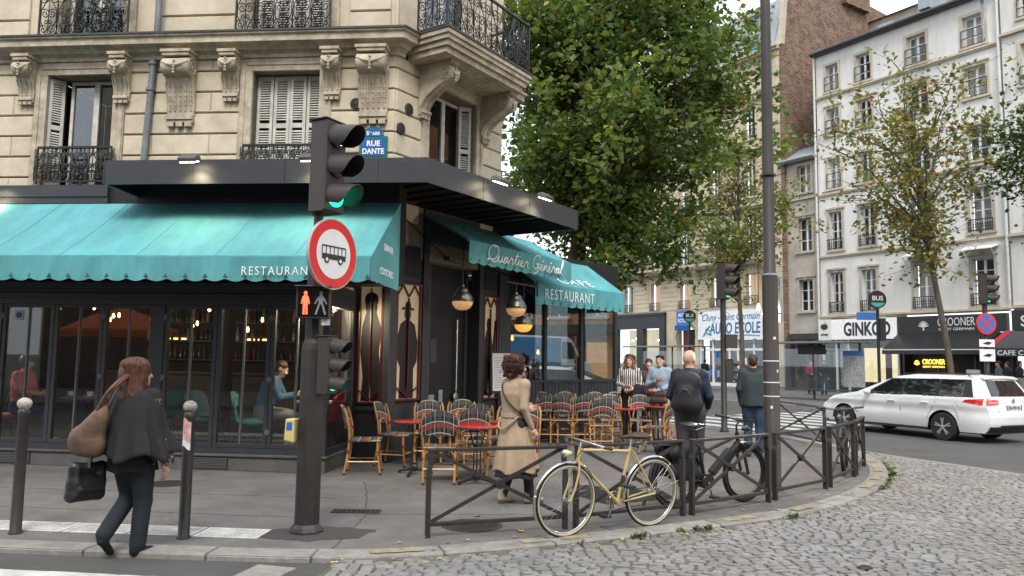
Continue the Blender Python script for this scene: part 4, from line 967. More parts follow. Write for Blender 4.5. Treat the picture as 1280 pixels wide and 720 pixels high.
# script lettering drawn as a continuous stroke
GL = {  # handwriting strokes on a 0..1 em (x advance last)
 'Q': ([[(.55, .62), (.35, .72), (.12, .62), (.05, .38), (.16, .14), (.38, .10), (.58, .28), (.60, .52), (.46, .70), (.30, .62)], [(.02, .02), (.2, .1), (.4, .0), (.62, .06)]], .62),
 'u': ([[(0, .06), (.06, .30), (.07, .10), (.15, .03), (.25, .14), (.28, .32), (.28, .10), (.36, .05)]], .36),
 'a': ([[(0, .06), (.16, .30), (.06, .26), (.03, .12), (.10, .03), (.20, .14), (.24, .32), (.24, .10), (.32, .05)]], .32),
 'r': ([[(0, .06), (.10, .30), (.13, .34), (.16, .26), (.24, .28), (.22, .10), (.30, .05)]], .30),
 't': ([[(0, .06), (.12, .40), (.15, .62), (.13, .20), (.17, .05), (.26, .06)], [(.02, .44), (.26, .46)]], .25),
 'i': ([[(0, .06), (.08, .30), (.08, .10), (.16, .05)], [(.10, .44), (.115, .46)]], .16),
 'e': ([[(0, .08), (.14, .18), (.17, .28), (.10, .32), (.04, .20), (.08, .05), (.18, .04), (.26, .08)]], .26),
 'é': ([[(0, .08), (.14, .18), (.17, .28), (.10, .32), (.04, .20), (.08, .05), (.18, .04), (.26, .08)], [(.10, .42), (.19, .52)]], .26),
 'n': ([[(0, .06), (.05, .30), (.05, .06), (.14, .28), (.22, .30), (.23, .10), (.32, .05)]], .32),
 'l': ([[(0, .06), (.14, .40), (.17, .66), (.11, .70), (.08, .40), (.10, .10), (.20, .05)]], .20),
 'G': ([[(.52, .58), (.40, .70), (.18, .62), (.06, .36), (.14, .12), (.34, .08), (.48, .26), (.30, .28), (.50, .30), (.46, -.06), (.24, -.16)]], .58),
 ' ': ([], .18)}
def catmull(P, k=5):
    P = [Vector(p) for p in P]; Q = [P[0]]+P+[P[-1]]; out = []
    for i in range(1, len(Q)-2):
        for j in range(k):
            t = j/k; a, b, c, d = Q[i-1], Q[i], Q[i+1], Q[i+2]
            out.append(.5*((2*b)+(c-a)*t+(2*a-5*b+4*c-d)*t*t+(3*b-a-3*c+d)*t**3))
    return out+[P[-1]]
mb = MB(FR2); x = 0; sc = .40; tot = sum(GL[c][1] for c in 'Quartier Général'); wx = 2.55/(tot*sc)
for c in 'Quartier Général':
    st, ad = GL[c]
    for s_ in st:
        mb.tube([(1.18+(x+q.x+q.y*.22)*sc*wx, -1.034, 3.275+q.y*sc) for q in catmull([(p[0], p[1]) for p in s_])], .011, 5)
    x += ad
AB(mb, 'lettering', m_let)
mb = MB(FR2); mb.tube([(.70, -.05, 4.05), (.72, -1.0, 3.56)], .02, 6); AB(mb, 'side_arm', m_grille)
# pendant lamps with metal domes and amber glass bowls
m_dome = mat('dull_metal', (.17, .17, .165), .35, metal=.85, var=.3, scale=9); m_amb = mat('amber_bowl', (.75, .50, .28), .25, emit=(1, .55, .2), estr=.12); m_amb2 = mat('amber_bowl_lit', (.9, .5, .15), .25, emit=(1, .5, .08), estr=.4)
def pendant(p, ztop, s_, bowl, lab):
    t = thing('pendant_lamp', lab, 'lamp', p, 0, 'pendant lamps at the corner entrance'); k = s_
    mb = MB(); mb.lathe([(.20*k, -.005), (.205*k, .0), (.205*k, .02*k), (.195*k, .03*k), (.19*k, .06*k), (.165*k, .12*k), (.12*k, .165*k), (.115*k, .175*k), (.11*k, .21*k), (.085*k, .24*k), (.04*k, .26*k), (.03*k, .30*k), (.01, .31*k)], 28); mb.build('dome', m_dome, t, smooth=True)
    mb = MB(); mb.lathe([(.19*k, -.008), (.18*k, -.06*k), (.14*k, -.12*k), (.08*k, -.155*k), (.001, -.165*k)], 28); mb.build('bowl', bowl, t, smooth=True)
    mb = MB(); mb.tube([(0, 0, .30*k), (0, 0, ztop-p[2])], .008, 6); mb.build('rod', m_black, t)
    return t
q = FR2 @ Vector((1.13, -.6, 2.60)); pendant(tuple(q), 4.18, .93, m_amb, 'pendant lamp with metal dome hanging before the black door')
q = FR2 @ Vector((2.17, -1.0, 2.54)); pendant(tuple(q), 2.98, .93, m_amb, 'pendant lamp with metal dome hanging from the short bracket arm')
q = FR2 @ Vector((3.05, -.6, 2.30)); pendant(tuple(q), 3.55, .9, m_amb2, 'glowing amber pendant lamp behind the one on the bracket')
mb = MB(FR2); mb.bar((1.85, -1.0, 2.98), (2.9, -1.0, 2.98), .03, .03); mb.bar((2.88, -1.0, 2.8), (2.88, -1.0, 3.1), .025, .025); mb.bar((2.88, -1.0, 3.0), (2.88, 0, 3.35), .025, .025); P_(mb, 'lamp_bracket', m_black)
mb = MB(FR2); mb.tube([(.3, -.04, 3.9), (.55, -.7, 3.25)], .012, 6); mb.box((.50, -.80, 3.22), (.66, -.66, 3.27)); mb.bar((.2, -.74, 3.2), (1.0, -.74, 3.2), .02, .02); P_(mb, 'heater_arm', m_black)
# menu board on its stand
q = FR2 @ Vector((2.75, -.45, 0))
mn = thing('menu_board', 'white menu sheet in a dark frame on a stand by the door', 'menu', (q.x, q.y, 0), R(14))
F0 = Matrix.Rotation(R(-7), 4, 'X'); mb = MB(F0); mb.box((-.28, -.02, 1.02), (.28, .02, 1.80)); mb.build('frame', m_black, mn, bevel=.004)
mb = MB(F0); mb.box((-.245, -.026, 1.06), (.245, -.021, 1.76)); mb.build('sheet', mat('menu_paper', (.72, .72, .72), .6, var=.05), mn)
mb = MB(F0)
for j in range(13):
    for sx in (-1, 1): mb.box((sx*.12-.09, -.0285, 1.12+j*.046), (sx*.12+.09-.05*((j*7) % 3)/2, -.027, 1.128+j*.046))
mb.lathe([(.016, 0), (.016, .003)], 10, (.1, -.028, 1.42), (0, -1, 0)); mb.lathe([(.016, 0), (.016, .003)], 10, (-.1, -.028, 1.42), (0, -1, 0))
mb.build('menu_lines', mat('print_grey', (.25, .25, .26), .7), mn)['kind'] = 'stuff'
mb = MB(); mb.tube([(0, -.1, .02), (0, -.12, 1.3)], .018, 8); mb.lathe([(.2, 0), (.2, .02), (.03, .035)], 18, (0, -.1, 0)); mb.build('stand', m_black, mn)
# ============================================================ street furniture
m_brown = mat('brown_pole_paint', (.034, .029, .027), .5, var=.22, scale=14, bump=.12, bscale=50, dirt=.3, dscale=3)
m_sig = mat('signal_brown', (.042, .034, .031), .55, var=.1)
m_lensoff = mat('signal_lens_dark', (.025, .02, .018), .2, coat=.4)
m_lensg = mat('signal_green', (.02, .5, .3), .3, emit=(.02, .85, .42), estr=1.1)
m_rimg = mat('sign_rim', (.45, .46, .47), .45, metal=.5)
m_sred = mat('sign_red', (.62, .012, .015), .4, var=.05); m_sblue = mat('sign_blue', (.02, .13, .42), .4, var=.05); m_swhite = mat('sign_white', (.72, .72, .73), .45, var=.05)
m_pict = mat('pictogram_black', (.01, .01, .012), .5)
def signal_head(parent, z, yaw, s_=1.0, lit=2):
    """three-lens head with tunnel visors facing local +x after yaw; returns part"""
    F0 = Matrix.Translation((0, 0, z)) @ Matrix.Rotation(yaw, 4, 'Z') @ Matrix.Scale(s_, 4)
    mb = MB(F0); mb.box((-.10, -.13, -.46), (.09, .13, .44)); mb.box((-.12, -.15, .441), (.11, .15, .46)); mb.box((.091, -.14, -.45), (.115, .14, .43)); hd = mb.build('signal_head', m_sig, parent, bevel=.012*s_)
    for i, zz in enumerate((.28, -.01, -.30)):
        mb = MB(F0); mb.lathe([(.105, 0), (.108, .02), (.09, .035), (.05, .045), (.001, .05)], 20, (.115, 0, zz), (1, 0, 0)); mb.build('lens', m_lensg if i == lit else m_lensoff, hd, smooth=True)
        mb = MB(F0); n = 18
        def vis(u, v):
            t = R(-35)+R(250)*u; L_ = .30*(1-.0*u)*(.45+.55*math.sin(max(.0, min(math.pi, math.pi*u)))**.6); r = .125-.012*v
            return (.115+L_*v, r*math.cos(t), zz+r*math.sin(t)-.03*v)
        mb.sheet(vis, n, 4, (0, 0, .006)); mb.build('visor', m_sig, hd, smooth=True)
    return hd
tl = thing('traffic_light', 'brown traffic signal pole with round bus ban sign and red walking man', 'traffic light', (-1.89, 7.37, 0))
mb = MB(); mb.lathe([(.16, 0), (.16, .02), (.145, .05), (.118, .08), (.112, 1.70), (.104, 1.76), (.086, 1.80), (.083, 2.6), (.075, 2.63)], 8); mb.build('pole', m_brown, tl, bevel=.006)
mb = MB(); mb.tube([(0, 0, 2.62), (0, 0, 3.06)], .045, 12); mb.lathe([(.07, 3.0), (.075, 3.04), (.06, 3.07)], 12); mb.build('mast', m_sig, tl, smooth=True)
hd = signal_head(tl, 3.48, R(-28)); hd.location = (.06, 0, 0)
# round ban sign with bus pictogram
F0 = Matrix.Translation((.17, -.16, 2.60)) @ Matrix.Rotation(R(62), 4, 'Z')
mb = MB(F0); mb.lathe([(.325, .0), (.335, .0), (.335, .035), (.325, .035)], 48, (0, 0, 0), (0, -1, 0)); sn = mb.build('round_sign', m_rimg, tl, smooth=True)
mb = MB(F0); mb.lathe([(.326, 0), (.326, .004)], 48, (0, -.032, 0), (0, -1, 0)); mb.build('red_ring', m_sred, sn)
mb = MB(F0); mb.lathe([(.235, 0), (.235, .003)], 48, (0, -.0365, 0), (0, -1, 0)); mb.build('white_field', m_swhite, sn)
mb = MB(F0); y_ = -.041
mb.prism([(-.165, y_, -.055), (.165, y_, -.055), (.165, y_, -.005), (-.165, y_, -.005)], (0, -.0015, 0)); mb.prism([(-.165, y_, .062), (.165, y_, .062), (.165, y_, .075), (-.165, y_, .075)], (0, -.0015, 0))
for k in range(7): xx = -.165+.33*k/6; mb.prism([(xx-.005, y_, -.005), (xx+.005, y_, -.005), (xx+.005, y_, .062), (xx-.005, y_, .062)], (0, -.0015, 0))
for xx in (-.10, .09): mb.lathe([(.034, 0), (.034, .0015)], 18, (xx, y_-.002, -.06), (0, -1, 0))
mb.build('bus_pictogram', m_pict, sn)['kind'] = 'stuff'
mb = MB(F0)
for xx in (-.10, .09): mb.lathe([(.018, 0), (.018, .001)], 14, (xx, y_-.0038, -.06), (0, -1, 0))
mb.build('bus_wheel', m_swhite, sn)['kind'] = 'stuff'
mb = MB(); mb.tube([(.0, 0, 2.86), (.16, -.1, 2.86)], .015, 6); mb.tube([(.0, 0, 2.36), (.16, -.1, 2.36)], .015, 6); mb.build('sign_clamp', m_rimg, tl)
# pedestrian signal
F0 = Matrix.Translation((.03, -.17, 2.135)) @ Matrix.Rotation(R(8), 4, 'Z')
mb = MB(F0); mb.box((-.155, -.05, -.145), (.155, .07, .145)); mb.box((-.17, -.10, .147), (.17, .05, .158)); pb = mb.build('walk_signal', m_sig, tl, bevel=.008)
m_redman = mat('red_man', (.8, .05, .03), .4, emit=(1, .06, .03), estr=2.6); m_offman = mat('grey_man', (.22, .24, .25), .4); m_scr = mat('signal_screen', (.008, .006, .006), .2, coat=.5)
mb = MB(F0); mb.box((-.14, -.054, -.13), (.14, -.051, .13)); mb.build('screen', m_scr, pb)
def man(mb, cx, stride):
    y_ = -.057; e = lambda x, z, rx, rz: mb.prism([(cx+x+rx*math.cos(2*math.pi*i/12), y_-.0002*len(mb.f)/14, z+rz*math.sin(2*math.pi*i/12)) for i in range(12)], (0, -.001, 0))
    e(0, .088, .016, .020); e(0, .03, .026, .045)
    for sx in (-1, 1):
        mb.bar((cx+sx*.02, y_, .055), (cx+sx*(.034+.02*stride), y_, -.012), .002, .013, up=(1, 0, 0)); mb.bar((cx+sx*.010, y_, .0), (cx+sx*(.014+.03*stride), y_, -.11), .002, .018, up=(1, 0, 0))
mb = MB(F0); man(mb, -.07, 0); mb.build('red_figure', m_redman, pb)
mb = MB(F0); man(mb, .07, 1); mb.build('unlit_figure', m_offman, pb)
# repeater, small arrow sign, call box
hd2 = signal_head(tl, 1.56, R(-20), .60); hd2.location = (.15, -.06, 0)
mb = MB(Matrix.Translation((.14, -.14, 2.02)) @ Matrix.Rotation(R(35), 4, 'Z')); mb.box((-.04, -.01, -.09), (.04, .01, .09)); mb.build('small_sign', m_swhite, tl)
mb = MB(Matrix.Translation((.14, -.15, 2.02)) @ Matrix.Rotation(R(35), 4, 'Z')); mb.prism([(-.028, -.012, .07), (.028, -.012, .07), (0, -.012, -.06)], (0, -.003, 0)); mb.build('warning_triangle', m_sred, tl)
m_ybox = mat('cream_plastic', (.60, .50, .22), .5, var=.1)
mb = MB(Matrix.Translation((-.155, -.06, .95)) @ Matrix.Rotation(R(-8), 4, 'Z')); mb.prism([(-.06, -.05, -.10), (.04, -.05, -.12), (.04, -.05, .10), (-.05, -.05, .10)], (0, .13, 0)); cb_ = mb.build('call_box', m_ybox, tl, bevel=.012)
mb = MB(Matrix.Translation((-.155, -.06, .95)) @ Matrix.Rotation(R(-8), 4, 'Z')); mb.prism([(-.035, -.053, .0), (.02, -.053, .0), (.02, -.053, .07), (-.03, -.053, .07)], (0, -.003, 0)); mb.build('call_label', m_sblue, cb_)
mb = MB(); mb.tube([(-.20, -.0, 1.52), (-.24, -.0, 1.55), (-.24, 0, 1.85), (-.20, 0, 1.88)], .012, 6); 
# second signal across the pavement
def mini_light(name, x, y, z, yaw, lab, walk_yaw=None):
    t = thing(name, lab, 'traffic light', (x, y, 0))
    mb = MB(); mb.lathe([(.11, 0), (.11, .05), (.075, .1), (.07, z-.45), (.05, z-.44)], 12); mb.build('pole', m_brown, t, smooth=True); signal_head(t, z, yaw)
    return t
t2 = mini_light('traffic_light', 5.10, 18.5, 3.62, R(-38), 'dark traffic signal showing green in front of the driving school sign')
mb = MB(); mb.box((.02, -.16, 2.0), (.30, .1, 2.32)); mb.build('walk_signal', m_sig, t2, bevel=.01)
hd3 = signal_head(t2, 1.45, R(-12), .62); hd3.location = (.14, -.06, 0)
t3 = mini_light('traffic_light', 14.2, 23.0, 3.98, R(-42), 'dark traffic signal showing green above the round no stopping sign')
F0 = Matrix.Translation((-.05, -.12, 2.92)) @ Matrix.Rotation(R(8), 4, 'Z')
mb = MB(F0); mb.lathe([(.325, 0), (.325, .02)], 36, (0, 0, 0), (0, -1, 0)); sn = mb.build('round_sign', m_sred, t3)
mb = MB(F0); mb.lathe([(.265, 0), (.265, .003)], 36, (0, -.021, 0), (0, -1, 0)); mb.build('blue_field', m_sblue, sn)
for k in (1, -1): mb = MB(F0); mb.bar((-.185, -.026-.0015*k, -.185*k), (.185, -.026-.0015*k, .185*k), .05, .003, up=(0, 1, 0)); mb.build('red_stroke', m_sred, sn)
for z, h in ((2.34, .22), (1.98, .36)):
    mb = MB(F0); mb.box((-.25, -.01, z-2.92-h/2), (.25, .01, z-2.92+h/2)); pl_ = mb.build('sign_plate', m_swhite, t3)
    mb = MB(F0); mb.prism([(-.16, -.0125, z-2.92-.02), (.05, -.0125, z-2.92-.05), (.17, -.0125, z-2.92+.02), (.02, -.0125, z-2.92+.05)], (0, -.002, 0)); mb.build('pictogram', m_pict, pl_)
# tall lamp column
lp = thing('lamp_column', 'tall brown steel lamp column standing beside the railing', 'lamp post', (3.44, 10.2, 0))
mb = MB(); mb.lathe([(.13, 0), (.13, .03), (.105, .06), (.10, 2.78), (.095, 2.82), (.078, 2.85), (.072, 5), (.06, 9.0)], 16); mb.build('column', mat('column_paint', (.045, .037, .034), .5, var=.15, scale=6, stretch=(1, 1, .3), dirt=.25, dscale=2), lp, smooth=True)
for z in (1.66, 1.38, 1.20): mb = MB(); mb.lathe([(.102, z), (.1045, z+.002), (.1045, z+.014), (.102, z+.016)], 16); mb.build('tape_band', m_swhite, lp)
for z in (2.80, 4.15): mb = MB(); mb.lathe([(.092, z), (.104, z+.004), (.104, z+.028), (.08, z+.032)], 16); mb.build('clamp_band', m_rimg if z < 3 else m_brown, lp)
mb = MB(); mb.box((.13, -.02, 2.18), (.165, .32, 2.78)); mb.bar((.08, 0, 2.3), (.14, 0, 2.3), .02, .02); mb.bar((.08, 0, 2.66), (.14, 0, 2.66), .02, .02); mb.build('edge_on_sign', m_rimg, lp)
mb = MB(); mb.tube([(0, 0, 8.9), (.1, -.3, 9.4), (.3, -.9, 9.6)], .04, 8); mb.lathe([(.05, 0), (.18, .04), (.16, .12), (.04, .16)], 14, (.32, -1.0, 9.5)); mb.build('lamp_arm', m_brown, lp, smooth=True)
for z, a in ((1.95, .2), (1.05, -.3), (1.52, .5)):
    mb = MB(); mb.box((.10*math.sin(a)-.02, -.10*math.cos(a)-.004, z), (.10*math.sin(a)+.015, -.10*math.cos(a)+.004, z+.035)); mb.build('sticker', m_swhite, lp)
# bollards
def bollard(x, y, lab, topm, stick):
    t = thing('bollard', lab, 'bollard', (x, y, 0)); mb = MB(); mb.lathe([(.058, 0), (.058, .02), (.050, .03), (.046, 1.06), (.050, 1.07), (.050, 1.10), (.040, 1.115)], 16); mb.build('post', m_brown, t, smooth=True)
    mb = MB(); mb.lathe([(.035, 1.115)]+[(.062*math.cos(R(a)), 1.165+.055*math.sin(R(a))) for a in range(-55, 90, 12)]+[(.001, 1.221)], 18); mb.build('ball_top', topm, t, smooth=True)
    for z0, z1, m in stick:
        mb = MB(); mb.grid(lambda u, v: (.0515*math.sin(-1.2+1.9*u), -.0515*math.cos(-1.2+1.9*u), z0+(z1-z0)*v+.02*math.sin(u*5)), 8, 2); mb.build('sticker', m, t, fix=False)
bollard(-4.46, 7.13, 'brown bollard with a white painted ball top', mat('chipped_white', (.62, .58, .5), .6, col2=(.12, .1, .09), scale=18), [])
bollard(-2.90, 7.04, 'brown bollard with red and white torn stickers under its ball', mat('chipped_grey', (.38, .36, .33), .5, col2=(.06, .055, .05), scale=16), [(.86, 1.05, mat('torn_sticker', (.6, .58, .57), .6, col2=(.45, .05, .05), scale=9)), (.80, .87, m_swhite)])
# cross barriers round the corner
def barrier(p, q, lab, z=.80):
    p, q = Vector(p), Vector(q); L_ = (q-p).length; a = math.atan2(q.y-p.y, q.x-p.x)
    t = thing('barrier', lab, 'barrier', (p.x, p.y, 0), a, 'brown cross barriers along the kerb'); m = m_brown
    for x in (0, L_):
        s = 1 if x == 0 else -1
        mb = MB(); mb.box((x-.02, -.03, 0), (x+.02, .03, z-.20)); mb.prism([(x-.02, -.028, z-.20), (x+.02, -.028, z-.20), (x+.02+s*.015, -.028, z-.15), (x-.02+s*.015, -.028, z-.15)], (0, .056, 0)); mb.box((x-.02+s*.015, -.028, z-.149), (x+.02+s*.015, .028, z-.027)); mb.build('post', m, t, bevel=.004)
    mb = MB(); mb.box((-.01, -.032, z-.026), (L_+.01, .032, z+.004)); mb.build('top_rail', m, t, bevel=.005)
    mb = MB(); mb.box((.022, -.018, .10), (L_-.022, .018, .135)); mb.build('bottom_rail', m, t, bevel=.004)
    za, zb = .14, z-.028; ym = .0
    for k in (0, 1):
        mb = MB(); 
        mb.bar((.035, .011*(2*k-1), za if k else zb), (L_-.035, .011*(2*k-1), zb if k else za), .020, .034); mb.build('diagonal', m, t)
    mb = MB(); mb.lathe([(.045, -.03), (.045, .03)], 16, (L_/2, 0, (za+zb)/2), (0, 1, 0)); mb.lathe([(.015, .03), (.015, .037)], 8, (L_/2, 0, (za+zb)/2), (0, -1, 0)); mb.build('boss', m, t, bevel=.003)
for p, q, lab in [((-.74, 7.21), (.55, 7.67), 'cross barrier in front of the red tables, its end post standing free'), ((.66, 7.71), (1.86, 8.39), 'cross barrier behind the cream bicycle'), ((1.97, 8.44), (3.07, 9.27), 'cross barrier in front of the black electric bicycle'),
                  ((3.2, 9.42), (4.17, 10.31), 'cross barrier beginning at the tall lamp column'), ((4.29, 10.45), (5.05, 11.45), 'short cross barrier in front of the dark parked bicycle'), ((5.15, 11.6), (5.74, 12.64), 'last cross barrier at the bend of the kerb'),
                  ((6.2, 15.31), (6.02, 17.5), 'cross barrier at the zebra crossing in front of the white car')]: barrier(p, q, lab)
# bus shelters and stop pole on the far pavement
m_shel = mat('shelter_metal', (.07, .085, .085), .45, metal=.3); m_shglass = glass_mat('shelter_glass', (.8, .86, .85), 1, .06)
def shelter(x, y, L_, lab, board=True):
    t = thing('bus_shelter', lab, 'bus shelter', (x, y, .12), math.atan2(-RD.y, -RD.x))
    mb = MB(); mb.box((0, -.2, 2.42), (L_, 1.3, 2.47)); mb.box((0, -.22, 2.40), (L_, -.2, 2.49)); mb.build('roof', mat('shelter_roof', (.16, .19, .19), .35), t, bevel=.01)
    for xx in (.4, L_/2, L_-.4): mb = MB(); mb.tube([(xx, 1.1, 0), (xx, 1.1, 2.42)], .05, 10); mb.build('post', m_shel, t, smooth=True)
    mb = MB(); mb.box((.45, 1.07, .3), (L_-.45, 1.08, 2.2)); mb.build('rear_glass', m_shglass, t)
    mb = MB(); mb.box((.8, .65, .42), (L_-.8, 1.0, .47)); mb.build('bench', m_shel, t)
    if board:
        mb = MB(); mb.box((L_*.36, 1.0, 1.95), (L_*.62, 1.06, 2.38)); mb.build('screen', m_pict, t)
        mb = MB(); mb.box((L_*.80, .9, .6), (L_*.98, .96, 2.1)); nb = mb.build('route_map', mat('route_map_paper', (.45, .47, .48), .5, var=.3, scale=14), t)
        mb = MB(); mb.box((L_*.80, .89, 1.9), (L_*.98, .898, 2.1)); mb.build('map_header', m_sblue, nb)
shelter(10.9, 35.3, 5.2, 'bus shelter with flat roof in front of the lit electronics shop'); shelter(7.2, 48.5, 6.0, 'bus shelter with flat roof in front of the arched doorway', False)
def bus_pole(x, y, lab, s_=1.0):
    t = thing('bus_stop_sign', lab, 'bus sign', (x, y, .12)); mb = MB(); mb.tube([(0, 0, 0), (0, 0, 3.85)], .06, 10); mb.build('pole', m_pict, t, smooth=True)
    mb = MB(); mb.lathe([(.36, 0), (.36, .08)], 32, (0, .04, 4.15), (0, -1, 0)); mb.build('disc', m_pict, t, smooth=True)
    mb = MB(); mb.prism([(.30*math.cos(R(a)), -.043, 4.15+.30*math.sin(R(a))) for a in range(205, 336, 10)], (0, -.004, 0)); mb.build('green_segment', mat('stop_green', (.05, .45, .36), .5), t)
    mb = MB(); mb.text('BUS', .26, (0, -.046, 4.12), (1, 0, 0), (0, 0, 1), .003, bold=.006); mb.build('lettering', m_swhite, t)
    mb = MB(); mb.box((-.85, -.03, 3.32), (-.07, .0, 3.62)); mb.build('stop_name', m_sblue, t); mb = MB(); mb.box((.07, -.05, 2.5), (.3, .03, 3.4)); mb.build('timetable', m_pict, t)
bus_pole(14.7, 30.8, 'black round bus stop sign on its pole beside the white shop sign'); bus_pole(10.2, 44.0, 'black round bus stop sign beside the driving school sign')
# ============================================================ terrace chairs and tables
def tartan():
    m = bpy.data.materials.new('tartan_weave'); m.use_nodes = True; t = m.node_tree; n = t.nodes; L = t.links; b = n['Principled BSDF']; b.inputs['Roughness'].default_value = .75; b.inputs['Specular IOR Level'].default_value = .25
    tc = n.new('ShaderNodeTexCoord'); sp = n.new('ShaderNodeSeparateXYZ'); L.new(tc.outputs['Object'], sp.inputs[0])
    def M_(op, a, b_=None, c=None):
        q = n.new('ShaderNodeMath'); q.operation = op
        for i, v in enumerate((a, b_, c)):
            if v is None: continue
            if isinstance(v, (int, float)): q.inputs[i].default_value = v
            else: L.new(v, q.inputs[i])
        return q.outputs[0]
    V = M_('ADD', sp.outputs['Z'], M_('MULTIPLY', sp.outputs['Y'], .9)); U = sp.outputs['X']
    def line(c, f, ph, wd): return M_('LESS_THAN', M_('FRACT', M_('MULTIPLY_ADD', c, f, ph)), wd)
    def mixc(f, a, col):
        x = n.new('ShaderNodeMix'); x.data_type = 'RGBA'; L.new(f, x.inputs[0])
        if isinstance(a, tuple): x.inputs[6].default_value = (*a, 1)
        else: L.new(a, x.inputs[6])
        x.inputs[7].default_value = (*col, 1); return x.outputs[2]
    chk = n.new('ShaderNodeTexChecker'); chk.inputs['Scale'].default_value = 75; L.new(tc.outputs['Object'], chk.inputs[0])
    c = mixc(chk.outputs['Fac'], (.010, .011, .013), (.040, .042, .048))
    c = mixc(M_('MULTIPLY', line(V, 9, .1, .42), line(U, 60, 0, .5)), c, (.10, .105, .115))
    c = mixc(M_('MULTIPLY', line(U, 9, .25, .42), line(V, 60, 0, .5)), c, (.10, .105, .115))
    c = mixc(line(V, 9, .62, .09), c, (.44, .40, .31)); c = mixc(line(U, 9, .55, .07), c, (.36, .34, .28))
    c = mixc(M_('MULTIPLY', line(V, 4.5, .02, .13), line(U, 40, .3, .7)), c, (.42, .03, .03))
    L.new(c, b.inputs['Base Color']); return m
m_tart = tartan()
m_cane = mat('bent_cane', (.50, .27, .085), .42, var=.22, scale=9, coat=.25); m_bind = mat('red_binding', (.30, .016, .014), .45); m_foot = mat('rubber_foot', (.015, .015, .015), .7)
m_ttop = mat('red_tabletop', (.47, .035, .028), .16, var=.08, scale=4, coat=.5); m_brass = mat('table_edge', (.12, .05, .035), .4, metal=.4)
def make_chair(label, group):
    t = thing('bistro_chair', label, 'chair', (0, 0, 0), 0, group)          # faces +y
    def seat(u, v): 
        x = (u-.5)*2; y = (v-.5)*2; w_ = .205-.02*y; r = 1-.10*(abs(x)**4*abs(y)**4); return (x*w_*r, y*.20*r, .455-.012*(1-x*x)*(1-y*y)-.008*(y > .8))
    mb = MB(); mb.sheet(seat, 10, 10, (0, 0, -.022)); mb.build('seat', m_tart, t, smooth=True)
    def back(u, v):
        x = (u-.5)*2; top = .90-.13*abs(x)**2.6; z0 = .595; z = z0+(top-z0)*v; y = -.205-.10*(z-.45)/.45-.03*(1-x*x)*.6+.045*x*x; return (x*(.205+.012*v), y, z)
    mb = MB(); mb.sheet(back, 14, 10, (0, -.014, 0)); mb.build('backrest', m_tart, t, smooth=True)
    for sx in (-1, 1):
        pts = [(sx*.185, -.245, .0), (sx*.190, -.205, .25), (sx*.195, -.185, .45), (sx*.207, -.195, .62), (sx*.212, -.235, .78), (sx*.19, -.262, .86)]
        mb = MB(); mb.tube(pts, .0145, 7); lg = mb.build('leg', m_cane, t, smooth=True)
        for z, y in ((.44, -.186), (.30, -.198), (.585, -.192)): mb = MB(); mb.tube([(sx*.194, y, z-.02), (sx*.196, y, z+.022)], .0175, 7); mb.build('binding', m_bind, lg)
        mb = MB(); mb.tube([(sx*.185, -.246, 0), (sx*.1855, -.242, .025)], .0165, 7); mb.build('foot', m_foot, lg)
        mb = MB(); mb.tube([(sx*.20, .215, 0), (sx*.185, .18, .25), (sx*.18, .17, .44)], .0145, 7); lg = mb.build('leg', m_cane, t, smooth=True)
        mb = MB(); mb.tube([(sx*.188, .187, .27), (sx*.186, .182, .31)], .0175, 7); mb.build('binding', m_bind, lg)
        mb = MB(); mb.tube([(sx*.20, .216, 0), (sx*.1985, .212, .025)], .0165, 7); mb.build('foot', m_foot, lg)
        mb = MB(); mb.tube([(sx*.188, -.215, .17), (sx*.192, .195, .17)], .0115, 6); mb.build('stretcher', m_cane, t, smooth=True)
    for y, z in ((-.222, .185), (.198, .185)): mb = MB(); mb.tube([(-.187, y, z), (.187, y, z)], .0115, 6); mb.build('stretcher', m_cane, t, smooth=True)
    mb = MB(); mb.tube([(x*.205, y*.2, .44) for x, y in ((-.92, -1), (.92, -1), (.92, 1), (-.92, 1))], .013, 6, closed=True); mb.build('seat_frame', m_cane, t, smooth=True)
    # bent loop under the backrest
    mb = MB(); mb.tube([(-.13, -.19, .44), (-.125, -.195, .55)]+[(.115*math.cos(R(a)), -.205-.02*math.sin(R(a)), .575+.085*math.sin(R(a))) for a in range(170, 0, -20)]+[(.125, -.195, .55), (.13, -.19, .44)], .0125, 6); mb.build('back_loop', m_cane, t, smooth=True)
    for sx in (-1, 1):          # bent braces below the seat
        mb = MB(); mb.tube([(sx*.188, .175, .26), (sx*.175, .165, .36), (sx*.10, .16, .43)], .009, 5); mb.build('brace', m_cane, t, smooth=True)
        mb = MB(); mb.tube([(sx*.19, -.2, .26), (sx*.178, -.19, .36), (sx*.10, -.185, .43)], .009, 5); mb.build('brace', m_cane, t, smooth=True)
    return t
GA, GB = 'bistro chairs by the corner door', 'bistro chairs before the boulevard glass'
LA = 'tartan woven bistro chair with cane legs by the corner door'; LB = 'tartan woven bistro chair with cane legs before the boulevard glass'
CH0 = make_chair('tartan bistro chair standing alone beside the glazed terrace end', GA); CH0.scale = (1.09, 1.09, 1.07)
